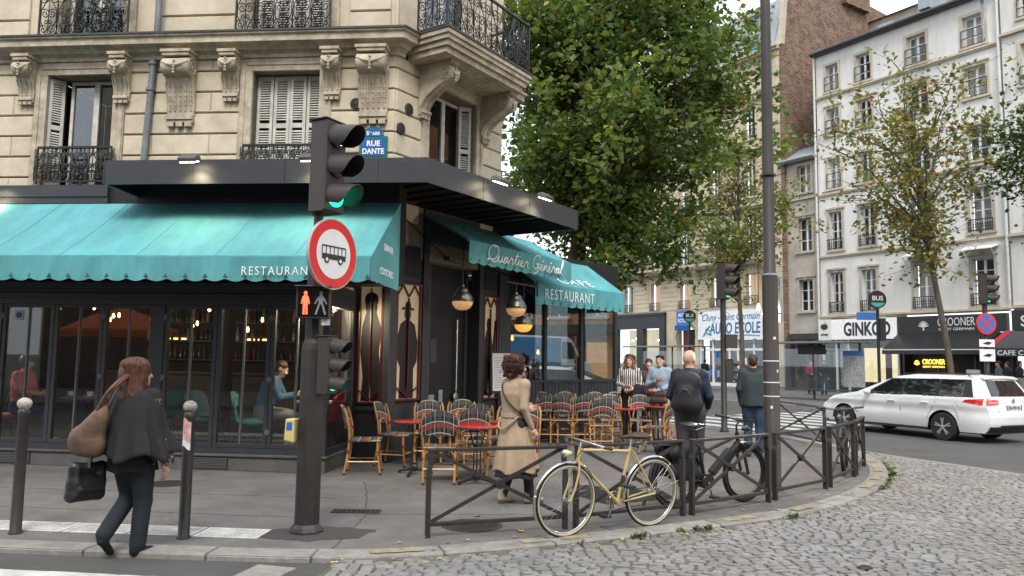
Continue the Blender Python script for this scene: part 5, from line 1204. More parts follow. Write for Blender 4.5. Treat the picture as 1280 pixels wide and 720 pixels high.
CHAIRS = [  # x, y, heading of the sitter (deg, 0 = +y away), label group
 (-2.06, 11.12, -84, 0), (-1.74, 11.95, -100, 1), (-1.30, 12.35, 190, 1), (-.86, 12.75, 172, 1), (-.93, 10.42, 8, 1), (-.54, 10.95, 12, 1), (-.12, 11.55, 150, 1), (.22, 11.7, 170, 1), (-.55, 12.1, 10, 1),
 (.70, 15.4, 4, 2), (1.03, 15.35, -4, 2), (1.43, 15.5, 6, 2), (.62, 16.3, 178, 2), (1.20, 16.6, 185, 2), (1.80, 16.7, 176, 2), (1.62, 14.25, 12, 2), (2.02, 15.55, 172, 2), (2.62, 15.6, 168, 2), (2.60, 13.95, 62, 2), (2.35, 16.9, 180, 2), (3.0, 16.3, 20, 2), (3.25, 14.9, 95, 2)]
CL = {1: 'tartan bistro chair turned sideways between the table and the oxblood panel', 2: 'tartan bistro chair with its back to the painted hat figure', 3: 'tartan bistro chair with its back to the black entrance door', 4: 'tartan bistro chair with its back to the free end post of the barriers', 5: 'tartan bistro chair tucked in beside the glossy red table nearest the barriers', 6: 'tartan bistro chair facing the street behind the glossy red table', 7: 'tartan bistro chair mostly hidden by the trench coat', 8: 'tartan bistro chair at the half hidden table by the black door',
 15: 'tartan bistro chair pulled out before the table with the ashtray', 18: 'tartan bistro chair turned sideways at the table with the ashtray', 16: 'tartan bistro chair behind the table with the ashtray', 17: 'tartan bistro chair at the feet of the denim jacket woman', 20: 'tartan bistro chair behind the denim jacket woman', 21: 'tartan bistro chair beside the man with the backpack'}
LB1 = 'tartan bistro chair in the row showing its back to the barriers'; LB2 = 'tartan bistro chair in the row standing with its back against the glass'
for i, (x, y, a, g) in enumerate(CHAIRS):
    if i == 0: CH0.location = (x, y, 0); CH0.rotation_euler = (0, 0, R(a)); continue
    c = copy_tree(CH0, None, (x, y, 0), R(a)+random.uniform(-.12, .12), CL.get(i) or (LB1 if i in (9, 10, 11) else LB2)); c['group'] = GA if g == 1 else ('bistro chairs in the row facing the glass' if i in (9, 10, 11) else 'bistro chairs in the row against the glass' if i not in CL else GB)
def make_table(label, group):
    t = thing('bistro_table', label, 'table', (0, 0, 0), 0, group)
    mb = MB(); mb.lathe([(.295, .725), (.305, .73), (.305, .748), (.30, .752), (.001, .752)], 40); mb.build('tabletop', m_ttop, t, smooth=True)
    mb = MB(); mb.lathe([(.308, .728), (.3085, .73), (.3085, .742), (.308, .744)], 40); mb.build('edge_band', m_brass, t, smooth=True)
    for k in range(3):
        a = k*2*math.pi/3+.4; c, s_ = math.cos(a), math.sin(a); mb = MB(); mb.tube([(c*.12, s_*.12, .72), (c*.05, s_*.05, .45), (c*.05, s_*.05, .25), (c*.06, s_*.06, .08)], .010, 6); mb.build('column_rod', m_black, t, smooth=True)
        mb = MB(); mb.bar((c*.03, s_*.03, .075), (c*.28, s_*.28, .02), .03, .025); mb.lathe([(.022, 0), (.022, .02)], 8, (c*.27, s_*.27, 0)); mb.build('foot', m_black, t)
    mb = MB(); mb.lathe([(.05, .05), (.055, .09), (.02, .11)], 12); mb.build('hub', m_black, t)
    return t
TB0 = make_table('round red bistro table beside the chair at the glazed terrace end', 'red tables by the corner door')
TB0.location = (-1.36, 11.05, 0)
for x, y, lab, g in [(-.43, 10.35, 'round glossy red bistro table standing nearest the cross barriers', 'red tables by the corner door'), (-.98, 12.3, 'round red bistro table half hidden behind the tartan chairs at the black door', 'red tables by the corner door'), (-.0, 11.2, 'round red bistro table half hidden by the trench coat', 'red tables by the corner door'),
                     (2.18, 14.75, 'round red bistro table with a dark ashtray on it', 'red tables before the boulevard glass'), (.86, 15.9, 'round red bistro table between the two chair rows nearest the corner door', 'red tables before the boulevard glass'), (1.5, 16.1, 'round red bistro table in the middle of the two chair rows', 'red tables before the boulevard glass'), (3.0, 15.6, 'round red bistro table behind the man with the backpack', 'red tables before the boulevard glass')]:
    c = copy_tree(TB0, None, (x, y, 0), random.random()*2, lab); c['group'] = g
tag(MB().lathe([(.045, 0), (.05, .03), (.042, .032), (.038, .01), (.001, .01)], 16).build('ashtray', m_fig, smooth=True), 'small black ashtray on the red table', 'ashtray').location = (2.22, 14.72, .752)
# ============================================================ bicycles
m_rubber = mat('tyre_rubber', (.018, .018, .019), .8, var=.2, scale=30); m_wallt = mat('cream_tyre_wall', (.52, .45, .30), .7, var=.1)
m_chrome = mat('bike_chrome', (.62, .62, .62), .22, metal=1, var=.1, scale=12); m_cframe = mat('cream_frame', (.62, .46, .20), .32, var=.1, scale=8, coat=.4, dirt=.15, dscale=6)
m_bframe = mat('black_frame', (.014, .014, .016), .35, var=.1, coat=.3); m_leath = mat('brown_leather', (.06, .026, .016), .5, var=.25, scale=14); m_gtape = mat('brown_grip', (.12, .035, .02), .6)
m_lampc = mat('cream_lamp', (.72, .60, .30), .35, var=.05); m_bagb = mat('black_nylon', (.016, .017, .02), .75, var=.2, scale=16, bump=.3)
m_spoke = mat('spoke_steel', (.22, .22, .22), .4, metal=.6)
def ring(mb, r, z, tr, n=48, m=8, mi=None, y=0, x=0): mb.tube([(x+r*math.cos(2*math.pi*i/n), y, z+r*math.sin(2*math.pi*i/n)) for i in range(n)], tr, m, closed=True, mi=mi)
def wheel(t, x, r, tyre_w, name, wall, nsp=28, rimm=None):
    mb = MB(); ring(mb, r-tyre_w, r, tyre_w, x=x); w_ = mb.build(name, m_rubber, t, smooth='all')
    if wall:
        for s in (-1, 1): mb = MB(); ring(mb, r-tyre_w*1.5, r, tyre_w*.62, y=s*tyre_w*.55, x=x, m=6); mb.build('tyre_wall', m_wallt, w_, smooth='all')
    mb = MB(); ring(mb, r-tyre_w*2.5, r, tyre_w*.55, x=x, m=6); mb.build('rim', rimm or m_chrome, w_, smooth='all')
    mb = MB(); mb.lathe([(.012, -.05), (.022, -.045), (.022, -.035), (.012, -.03), (.012, .03), (.022, .035), (.022, .045), (.012, .05)], 12, (x, 0, r), (0, 1, 0)); mb.build('hub', m_chrome, w_, smooth=True)
    mb = MB(); rr = r-tyre_w*2.6
    for i in range(nsp):
        a = 2*math.pi*i/nsp; b = a+(.55 if i % 2 else -.55); y = .035 if (i//2) % 2 else -.035
        mb.tube([(x+.02*math.cos(b), y, r+.02*math.sin(b)), (x+rr*math.cos(a), 0, r+rr*math.sin(a))], .0010, 4)
    mb.build("spokes", m_spoke, w_)['kind'] = 'stuff'
    return w_
def fender(t, x, r, a0, a1, m, wd=.022):
    n = 24; mb = MB(); mb.sheet(lambda u, v: (x+(r+.012*(1-(2*v-1)**2))*math.cos(R(a0+(a1-a0)*u)), (v-.5)*2*wd, .34+(r+.012*(1-(2*v-1)**2))*math.sin(R(a0+(a1-a0)*u))), n, 6, (0, 0, .0015)); mb.build('mudguard', m, t, smooth='all')
def bicycle(p_rear, p_front, lean, label, style):
    p_rear, p_front = Vector(p_rear), Vector(p_front); d = p_front-p_rear; a = math.atan2(d.y, d.x)
    t = thing('bicycle', label, 'bicycle', (p_rear.x, p_rear.y, 0), a); t.rotation_euler = (lean, 0, a); wb = 1.04; r = .34
    cream = style == 'cream'; fm = m_cframe if cream else m_bframe; tw = .016 if cream else .026
    wheel(t, 0, r, tw, 'wheel', cream, 32, None if cream else m_bframe); wheel(t, wb, r, tw, 'wheel', cream, 32, None if cream else m_bframe)
    bb = (.43, 0, .28); st = (.29, 0, .80); hu = (.90, 0, .82); hl = (.925, 0, .70); tb = .0155 if cream else .022
    if cream:
        mb = MB(); mb.tube([bb, st], tb, 8); mb.tube([bb, hl], tb, 8); mb.tube([(.30, 0, .76), (.905, 0, .80)], tb*.92, 8); mb.tube([hl, hu], .019, 8)
        for s in (-1, 1): mb.tube([(0, s*.055, r), (.38, s*.03, .285)], .009, 6); mb.tube([(0, s*.055, r), (.285, s*.022, .77)], .0075, 6)
        mb.lathe([(.024, -.04), (.024, .04)], 12, bb, (0, 1, 0)); mb.build('frame', fm, t, smooth=True)
        mb = MB(); mb.tube([(.365, 0, .53), (.395, 0, .42)], tb*1.12, 8); mb.build('frame_band', m_leath, t, smooth=True)
    else:
        mb = MB(); mb.tube([bb, st], tb, 8); mb.tube([bb, hl], .032, 8); mb.tube([(.36, 0, .60), (.905, 0, .78)], tb, 8); mb.tube([hl, hu], .024, 8)
        for s in (-1, 1): mb.tube([(0, s*.06, r), (.38, s*.04, .285)], .012, 6); mb.tube([(0, s*.06, r), (.31, s*.022, .70)], .010, 6)
        mb.build('frame', fm, t, smooth=True)
        mb = MB(); mb.lathe([(.075, -.06), (.085, -.05), (.085, .05), (.075, .06)], 18, (.43, 0, .28), (0, 1, 0)); mb.build('motor', fm, t, smooth=True)
        mb = MB(); mb.bar((.52, 0, .36), (.80, 0, .62), .085, .075, up=(-.7, 0, .7)); mb.build('battery', mat('battery_grey', (.03, .03, .033), .4), t, bevel=.012)
    mb = MB()
    for s in (-1, 1):
        mb.tube([(.925, s*.03, .69), (.945, s*.055, .60), (.985, s*.058, .45), (1.035, s*.056, r)] if cream else [(.93, s*.06, .69), (1.04, s*.06, r)], .0105 if cream else .018, 6)
    mb.tube([(.925, -.06 if not cream else -.03, .69), (.925, .06 if not cream else .03, .69)], .016, 6); mb.build('fork', fm, t, smooth=True)
    if cream:
        fender(t, 0, r+.012, -10, 150, m_chrome); fender(t, wb, r+.012, 20, 150, m_chrome)
        fender(t, wb, r+.012, -42, 12, m_chrome)
    else: fender(t, 0, r+.02, 20, 190, m_bframe, .03); fender(t, wb, r+.02, 40, 165, m_bframe, .03)
    mb = MB(); mb.tube([st, (.275, 0, .88 if cream else .90)], .0125, 8); mb.build('seatpost', m_chrome if cream else m_bframe, t, smooth=True)
    sd = SDF(); z = .905 if cream else .925; sd.cap((.14, 0, z), (.20, 0, z), .055, .06, k=.02, sc=(1, .62, 2.2)); sd.cap((.20, 0, z+.004), (.40, 0, z-.004), .045, .018, k=.03, sc=(1, .9, 1.6)); sd.cap((.14, -.05, z), (.14, .05, z), .035, k=.03, sc=(1, 1, 1.6))
    place('saddle', sd.mesh('saddle', [m_leath if cream else m_bframe], .009), t)
    mb = MB()
    for s in (-1, 1): mb.tube([(.16, s*.05, z-.03), (.25, s*.025, z-.055), (.36, s*.02, z-.03)], .004, 5)
    for s in (-1, 1):
        if cream: mb.tube([(.145+.02*math.cos(q*1.2), s*.04+.018*math.sin(q*1.2), z-.03-.004*q) for q in range(14)], .003, 4)
    mb.build('saddle_rails', m_chrome, t)
    mb = MB(); mb.tube([hu, (.89, 0, .88 if cream else .90), (.93, 0, .90 if cream else .95)], .012, 8); mb.build('stem', m_chrome if cream else m_bframe, t, smooth=True)
    hb = MB()
    if cream: pts = [(.74, .27, .845), (.84, .27, .865), (.92, .22, .89), (.945, .1, .90), (.945, 0, .90), (.945, -.1, .90), (.92, -.22, .89), (.84, -.27, .865), (.74, -.27, .845)]
    else: pts = [(.86, .33, .99), (.92, .2, .98), (.94, .05, .96), (.94, -.05, .96), (.92, -.2, .98), (.86, -.33, .99)]
    hb.tube(pts, .0115, 8); hb.build('handlebar', m_chrome if cream else m_bframe, t, smooth=True)
    for s in (-1, 1):
        mb = MB(); g0, g1 = (pts[0], pts[1]) if s > 0 else (pts[-1], pts[-2]); mb.tube([g0, Vector(g0).lerp(Vector(g1), .95)], .017, 8); mb.build('grip', m_gtape if cream else m_bframe, t, smooth=True)
        mb = MB(); q = Vector(g1); mb.tube([q, q+Vector((.05, -s*.01, -.02)), q+Vector((-.02, s*.06, -.05))] if not cream else [q+Vector((.02, 0, 0)), q+Vector((.03, 0, -.03)), q+Vector((-.1, 0, -.045))], .005, 5); mb.build('brake_lever', m_chrome if cream else m_bframe, t)
        mb = MB(); mb.tube(catmull([(q.x, q.y, q.z), (q.x+.10, q.y*.6, q.z-.0), (q.x+.12, q.y*.2, q.z-.10), (.93, 0, .74)]), .003, 4); mb.build('brake_cable', m_rubber, t)
    lamp = SDF(); lx, lz = (1.02, .775) if cream else (1.0, .86)
    lamp.cap((lx, 0, lz), (lx+.05, 0, lz), .022, .036, k=.01); lo = place('headlight', lamp.mesh('headlight', [m_lampc if cream else m_bframe], .008), t)
    mb = MB(); mb.lathe([(.033, 0), (.030, .012), (.001, .02)], 16, (lx+.072, 0, lz), (1, 0, 0)); mb.build('lens', m_chrome, lo); mb = MB(); mb.tube([(.93, 0, .74), (lx, 0, lz-.01)], .006, 5); mb.build('bracket', m_chrome, lo)
    mb = MB(); ring(mb, .088, .28, .006, 36, 5, x=.43, y=-.05); ring(mb, .06, .28, .004, 30, 4, x=.43, y=-.05)
    for k in range(5): q = k*2*math.pi/5; mb.bar((.43+.02*math.cos(q), -.05, .28+.02*math.sin(q)), (.43+.085*math.cos(q), -.05, .28+.085*math.sin(q)), .012, .004, up=(0, 1, 0))
    cs = mb.build('chainring', m_chrome if cream else m_bframe, t)
    for s, q in ((-1, R(-75)), (1, R(105))):
        e = Vector((.43+.17*math.cos(q), s*.075, .28+.17*math.sin(q))); mb = MB(); mb.bar((.43, s*.065, .28), tuple(e), .012, .02); mb.build('crank', m_chrome, cs); mb = MB(); mb.box((e.x-.045, e.y+(0 if s > 0 else -.09), e.z-.011), (e.x+.045, e.y+(.09 if s > 0 else 0), e.z+.011)); mb.build('pedal', m_rubber, cs)
    mb = MB(); mb.tube([(.43, -.05, .368), (0, -.05, r+.035), (-.035, -.05, r), (0, -.05, r-.035), (.03, -.05, .22), (.06, -.05, .21), (.43, -.05, .192)], .005, 5, closed=True); mb.build('chain', m_iron, t)
    mb = MB(); mb.tube([(0, -.06, r-.02), (.035, -.06, .25), (.02, -.06, .20)], .010, 6); mb.lathe([(.022, -.008), (.022, .008)], 10, (.045, -.05, .215), (0, 1, 0)); mb.build('derailleur', m_iron, t)
    if cream:
        mb = MB(); mb.tube([(-.22, .02, .62), (0, .05, r), (-.33, .03, .44)], .0025, 4); mb.tube([(-.22, -.02, .62), (0, -.05, r), (-.33, -.03, .44)], .0025, 4); mb.build('mudguard_stay', m_chrome, t)
    else:
        mb = MB()
        for s in (-1, 1): mb.tube([(0, s*.07, r), (-.1, s*.07, .72), (.22, s*.05, .73)], .007, 5); mb.tube([(-.1, s*.07, .72), (-.28, s*.07, .72), (0, s*.07, r)], .007, 5)
        mb.box((-.28, -.06, .715), (.2, .06, .725)); mb.build('carrier', m_bframe, t)
    return t
bicycle((1.41, 7.84), (.52, 7.30), -.06, 'cream vintage bicycle with brown saddle leaning on the barrier', 'cream')
eb = bicycle((1.86, 8.80), (2.86, 9.32), .05, 'black electric bicycle with rear pannier bag behind the barrier', 'black')
bicycle((5.42, 12.55), (4.98, 11.62), .05, 'dark parked bicycle seen end on behind the short barrier', 'black')
pg = SDF()
for s in (-1, 1):
    pg.cap((-.14, s*.13, .42), (.14, s*.13, .42), .07, k=.05); pg.cap((-.13, s*.13, .64), (.13, s*.13, .64), .06, k=.05); pg.cap((0, s*.13, .45), (0, s*.13, .64), .11, k=.05, sc=(.8, 1.4, 1))
pg.cap((-.1, -.1, .735), (-.1, .1, .735), .02, k=.02); pg.cap((.1, -.1, .735), (.1, .1, .735), .02, k=.02)
po = place('pannier_bag', pg.mesh('pannier', [m_bagb], .014)); po.location = (1.86, 8.80, 0); po.rotation_euler = (.05, 0, math.atan2(.52, 1.0)); tag(po, 'black nylon pannier bag on the carrier of the electric bicycle', 'bag')
# ============================================================ white estate car
m_carp = mat('white_car_paint', (.74, .76, .79), .22, var=.02, scale=2, coat=.6, dirt=.05, dscale=1.5); m_cblk = mat('car_black_trim', (.012, .012, .013), .45); m_cglass = mat('car_glass', (.010, .012, .014), .04, spec=.7, coat=.5)
m_tail = mat('tail_red', (.50, .012, .012), .15, coat=.6, emit=(1, .03, .02), estr=.12); m_alloy = mat('alloy', (.55, .55, .56), .3, metal=.5, var=.08); m_seam = mat('panel_gap', (.05, .05, .055), .6)
hd_ = Vector((-.43, .903)).normalized(); lf = Vector((-hd_.y, hd_.x)); ax = Vector((9.93, 17.72))-lf*.80
car = thing('estate_car', 'white estate car driving past on the boulevard, its red tail lamps towards the kerb', 'car', (ax.x, ax.y, ZR), math.atan2(hd_.y, hd_.x))
TOPP = [(-.72, 1.435), (-.3, 1.465), (.3, 1.485), (.9, 1.475), (1.25, 1.43), (1.55, 1.33), (2.0, 1.14), (2.32, 1.01), (2.6, .965), (3.0, .90), (3.35, .80), (3.56, .66)]
def top_at(x): return float(np.interp(x, [p[0] for p in TOPP], [p[1] for p in TOPP]))
def xr(z): return float(np.interp(z, [.2, .30, .42, .60, .74, .80, 1.0, 1.06, 1.40, 1.46], [-.86, -.95, -1.0, -1.02, -.99, -.965, -.955, -.93, -.72, -.62]))
def xf(z): return float(np.interp(z, [.2, .3, .5, .66, .8], [3.48, 3.54, 3.585, 3.56, 3.40]))
def Wd(x, z):
    w_ = .90
    if x > 2.6: w_ -= .20*((x-2.6)/.98)**2.2
    if x < -.35: w_ -= .13*((-.35-x)/.65)**2.4
    if z < .5: w_ -= .05*((.5-z)/.28)**1.5
    w_ += .014*math.exp(-((z-.80)/.05)**2)-.014*math.exp(-((z-.68)/.09)**2)
    tb = top_at(max(-.72, x)); bl = min(.97, tb-.05)
    if z > bl: f = (z-bl)/max(.05, (1.47-bl)); w_ -= .015+.25*f**1.15
    return w_
def zbot(x):
    zb = .23
    for xa in (0, 2.73):
        q = .375**2-(x-xa)**2
        if q > 0: zb = max(zb, .315+math.sqrt(q))
    return zb
NS, NL = 110, 22
def body(side):
    mb = MB()
    def fn(u, v):
        x0 = -1.0+4.58*u; zt = top_at(max(-.72, x0)) if x0 > -.72 else 1.435
        zb = zbot(x0); z = zb+(zt-zb)*v; a = xr(z); b = xf(z); x = a+(b-a)*u if (u < .12 or u > .9) else x0
        if u < .12: x = a+(-1.0+4.58*.12-a)*(u/.12)
        elif u > .9: x = (-1.0+4.58*.9)+(b-(-1.0+4.58*.9))*((u-.9)/.1)
        return (x, side*Wd(x, z), z)
    mb.grid(fn, NS, NL); return mb
for s in (1, -1): body(s).build('body_side', m_carp, car, smooth='all')
def roofc(u, v):
    x = -.72+(3.56+.72)*u; z = top_at(x); a = Wd(max(x, xr(z)), z); y = (v*2-1)*a
    x2 = x if u > .02 else xr(1.435)+(x+.72)
    if u > .9: x2 = min(x, xf(z))
    return (x2, y, z+.035*(1-(v*2-1)**2)*(1 if x < 2.2 else .8))
mb = MB(); mb.grid(roofc, 70, 12); mb.build('roof', m_carp, car, smooth='all')
def rear(y_, z, o=0): 
    a = Wd(xr(z), z); return (xr(z)-.085*(1-min(1, abs(y_))**2.5)-o, a*y_, z)
mb = MB(); mb.grid(lambda u, v: rear(u*2-1, .23+(1.435-.23)*v+.035*(1-(u*2-1)**2)*v**6), 16, 26); mb.build('tailgate', m_carp, car, smooth='all')
mb = MB(); mb.grid(lambda u, v: (xf(.23+.45*v)+.07*(1-(2*u-1)**2), (2*u-1)*Wd(xf(.23+.45*v), .23+.45*v), .23+.45*v), 12, 8); mb.build('front_bumper', m_carp, car, smooth='all')
mb = MB(); mb.box((-.85, -.74, .20), (3.45, .74, .26)); mb.box((-.45, -.62, .26), (3.1, .62, .70)); mb.build('underbody', m_cblk, car)
def sidep(name, m, quad, o=.004, parent=car, nu=10, nv=6, smooth='all'):
    (bl_, br_, tr_, tl_) = quad
    for s in (1, -1):
        mb = MB(); mb.grid(lambda u, v: (lambda x, z: (x, s*(Wd(x, z)+o), z))(*( (bl_[i]*(1-u)+br_[i]*u)*(1-v)+(tl_[i]*(1-u)+tr_[i]*u)*v for i in (0, 1))), nu, nv); mb.build(name, m, parent, smooth=smooth)
sidep('window_surround', m_cblk, ((-.72, 1.005), (2.10, .975), (1.42, 1.375), (-.58, 1.395)), .0035, nu=24)
sidep('side_window', m_cglass, ((1.10, .995), (2.0, .985), (1.42, 1.345), (1.06, 1.375)), .008); sidep('side_window', m_cglass, ((.16, 1.005), (1.02, .995), (.98, 1.378), (.18, 1.392)), .008); sidep('side_window', m_cglass, ((-.50, 1.025), (.08, 1.01), (.10, 1.388), (-.46, 1.372)), .008)
def seam(pts, name='panel_gap'):
    for s in (1, -1):
        mb = MB(); mb.tube([(x, s*(Wd(x, z)+.0005), z) for x, z in pts], .006, 4); mb.build(name, m_seam, car)
seam([(1.07, .98), (1.08, .6), (1.05, .27)]); seam([(2.05, .96), (2.12, .7), (2.10, .35)]); seam([(.17, .99), (.16, .85), (.30, .66), (.38, .5), (.42, .27)]); seam([(2.1, .272), (.42, .272)])
sidep('sill_trim', m_cblk, ((.40, .235), (2.33, .235), (2.33, .262), (.40, .262)), .004, nu=8, nv=1)
for x in (.42, 1.30):
    for s in (1, -1): mb = MB(); y = s*(Wd(x, .84)+.02); mb.bar((x-.10, y, .84), (x+.10, y, .845), .022, .026); mb.build('door_handle', m_carp, car, bevel=.008)
sidep('tail_lamp', m_tail, ((-.90, .84), (-.50, .905), (-.56, .95), (-.925, .985)), .012, nu=6, nv=4)
for s in (1, -1):
    mb = MB(); mb.grid(lambda u, v: rear(s*(1-.40*u), .83+(.15)*v*(1-.35*u)+.03*u, .012), 8, 4); mb.build('tail_lamp', m_tail, car, smooth='all')
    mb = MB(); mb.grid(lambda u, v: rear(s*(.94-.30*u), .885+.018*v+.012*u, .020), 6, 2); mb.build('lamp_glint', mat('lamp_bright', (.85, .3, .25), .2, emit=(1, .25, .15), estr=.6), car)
mb = MB(); mb.grid(lambda u, v: rear((u*2-1)*.84*(1-.06*v), 1.035+.345*v, .006), 14, 8); mb.build('rear_window', m_cglass, car, smooth='all')
mb = MB(); mb.sheet(lambda u, v: (-.72-.10*v, (u*2-1)*.60, 1.462-.045*v+.02*(1-(u*2-1)**2)), 10, 3, (0, 0, -.018)); mb.build('roof_spoiler', m_carp, car, smooth=True)
mb = MB(); mb.grid(lambda u, v: rear((u*2-1)*.97, .235+.14*v, .010), 12, 4); mb.build('rear_diffuser', m_cblk, car, smooth='all')
mb = MB(); mb.bar((-1.10, -.5, .40), (-1.10, .5, .40), .05, .03); mb.build('bumper_trim', m_cblk, car, bevel=.01)
mb = MB(); mb.box((-1.083, -.26, .735), (-1.062, .26, .845)); lp_ = mb.build('number_plate', mat('plate_white', (.62, .64, .66), .4), car)
for y0, y1 in ((-.26, -.225), (.225, .26)): mb = MB(); mb.box((-1.0865, y0, .735), (-1.0835, y1, .845)); mb.build('plate_band', m_sblue, lp_)
mb = MB(); mb.text('ES-378-WL', .085, (-1.085, 0, .76), (0, -1, 0), (0, 0, 1), .001, bold=.002); mb.build('plate_number', m_pict, lp_)
mb = MB(); mb.prism([(-1.062, -.035, .90), (-1.062, .02, .90), (-1.06, .035, .95), (-1.058, .01, .99), (-1.058, -.03, .975)], (-.012, 0, 0)); mb.build('emblem', m_chrome, car)
mb = MB(); mb.text('SW', .06, (-1.072, .52, .70), (0, -1, 0), (0, 0, 1), .001); mb.build('badge', m_chrome, car)
for s in (1, -1):
    mb = MB(); mb.tube([(-.5, s*.60, 1.47), (-.45, s*.60, 1.505), (1.1, s*.60, 1.505), (1.2, s*.60, 1.46)], .014, 6); mb.build('roof_rail', m_cblk, car, smooth=True)
    sdm = SDF(); sdm.ell((1.92, s*1.0, 1.03), (.07, .11, .075), k=.02); place('door_mirror', sdm.mesh('mirror', [m_carp], .015), car); mb = MB(); mb.bar((1.93, s*.87, .99), (1.93, s*.97, 1.0), .05, .03); mb.build('mirror_arm', m_cblk, car)
mb = MB(); mb.grid(lambda u, v: (-.25+1.35*u, (v*2-1)*.46, top_at(-.25+1.35*u)+.035*(1-((v*2-1)*.7)**2)+.004), 12, 8); mb.build('glass_roof', m_cglass, car, smooth='all')
mb = MB(); mb.grid(lambda u, v: (lambda x: (x, (v*2-1)*Wd(x, top_at(x))*.95, top_at(x)+.035*(1-((v*2-1)*.95)**2)+.004))(1.36+.9*u), 8, 8); mb.build('windscreen', m_cglass, car, smooth='all')
for xa in (0, 2.73):
    for s in (1, -1):
        O = (xa, s*.80, .315); sg_ = s
        mb = MB(); mb.lathe([(.215, -.10), (.30, -.105), (.318, -.07), (.318, .07), (.30, .10), (.22, .10)], 40, O, (0, sg_, 0)); wh = mb.build('wheel', m_rubber, car, smooth=True)
        mb = MB(); mb.lathe([(.21, .06), (.218, .095), (.212, .1), (.19, .075), (.19, .0), (.03, -.01)], 36, O, (0, sg_, 0)); mb.build('rim', mat('rim_dark', (.05, .05, .05), .5, metal=.5), wh, smooth=True)
        for k in range(5):
            for dq in (-.14, .14):
                q = k*2*math.pi/5+.3; mb = MB(); c0 = (xa+.03*math.cos(q), s*(.80+.085), .315+.03*math.sin(q)); c1 = (xa+.20*math.cos(q+dq), s*(.80+.092), .315+.20*math.sin(q+dq)); mb.bar(c0, c1, .022, .04, up=(0, 1, 0)); mb.build('spoke', m_alloy, wh)
        mb = MB(); mb.lathe([(.05, .06), (.05, .098), (.03, .105)], 16, O, (0, sg_, 0)); mb.build('hub_cap', m_alloy, wh)
        mb = MB(); n = 20; mb.sheet(lambda u, v: (xa+.374*math.cos(math.pi*u), s*(.88-.32*v), .315+.374*math.sin(math.pi*u)), n, 2, (0, 0, .01)); mb.build('arch_liner', m_cblk, car)
# ============================================================ people
def skinm(n, c): return mat('skin_'+n, c, .5, var=.06, scale=12, sss=.08)
SK = skinm('light', (.56, .34, .25)); SK2 = skinm('tan', (.44, .25, .17))
m_eye = mat('eye_dark', (.03, .02, .015), .3); m_lip = mat('lips', (.36, .13, .11), .45)
def hairm(n, c): return mat('hair_'+n, c, .45, var=.35, scale=22, bump=.7, bscale=60, stretch=(1, 1, .25))
_HANDS = {}
def hand_mesh(sk):
    """relaxed right hand hanging down -z from the wrist at the origin, palm towards -x"""
    if sk.name in _HANDS: return _HANDS[sk.name]
    d = SDF(); d.cap((0, 0, .01), (0, 0, -.03), .024, .028, k=.01, sc=(1.25, 1, 1)); d.cap((0, -.012, -.04), (0, .014, -.085), .026, .03, k=.015, sc=(1.5, 1, 1))
    for i, (y, ln) in enumerate(((.033, .068), (.012, .078), (-.010, .072), (-.030, .056))):
        a = Vector((-.002, y, -.095)); b = a+Vector((-.010, y*.1, -ln*.45)); c = b+Vector((-.022, 0, -ln*.33)); e = c+Vector((-.020, 0, -ln*.14))
        d.cap(a, b, .0095, .009, k=.006); d.cap(b, c, .009, .008, k=.004); d.cap(c, e, .008, .0068, k=.004)
    d.cap((-.006, .026, -.035), (-.022, .050, -.068), .0125, .010, k=.012); d.cap((-.022, .050, -.068), (-.030, .052, -.098), .0098, .008, k=.004)
    _HANDS[sk.name] = d.mesh('hand', [sk], .0045, pad=.02); return _HANDS[sk.name]
DEF = dict(hipL=(-.085, 0, .89), hipR=(.085, 0, .89), kneeL=(-.09, .02, .48), kneeR=(.09, .02, .48), ankL=(-.095, -.01, .085), ankR=(.095, -.01, .085), toeL=(-.115, .155, .03), toeR=(.115, .155, .03),
           shL=(-.165, 0, 1.385), shR=(.165, 0, 1.385), elL=(-.225, -.03, 1.12), elR=(.225, -.03, 1.12), wrL=(-.22, .05, .88), wrR=(.22, .05, .88), pel=(0, 0, .94), chest=(0, 0, 1.27), neck=(0, .0, 1.42), head=(0, .025, 1.575), turn=0.0, nod=0.0)
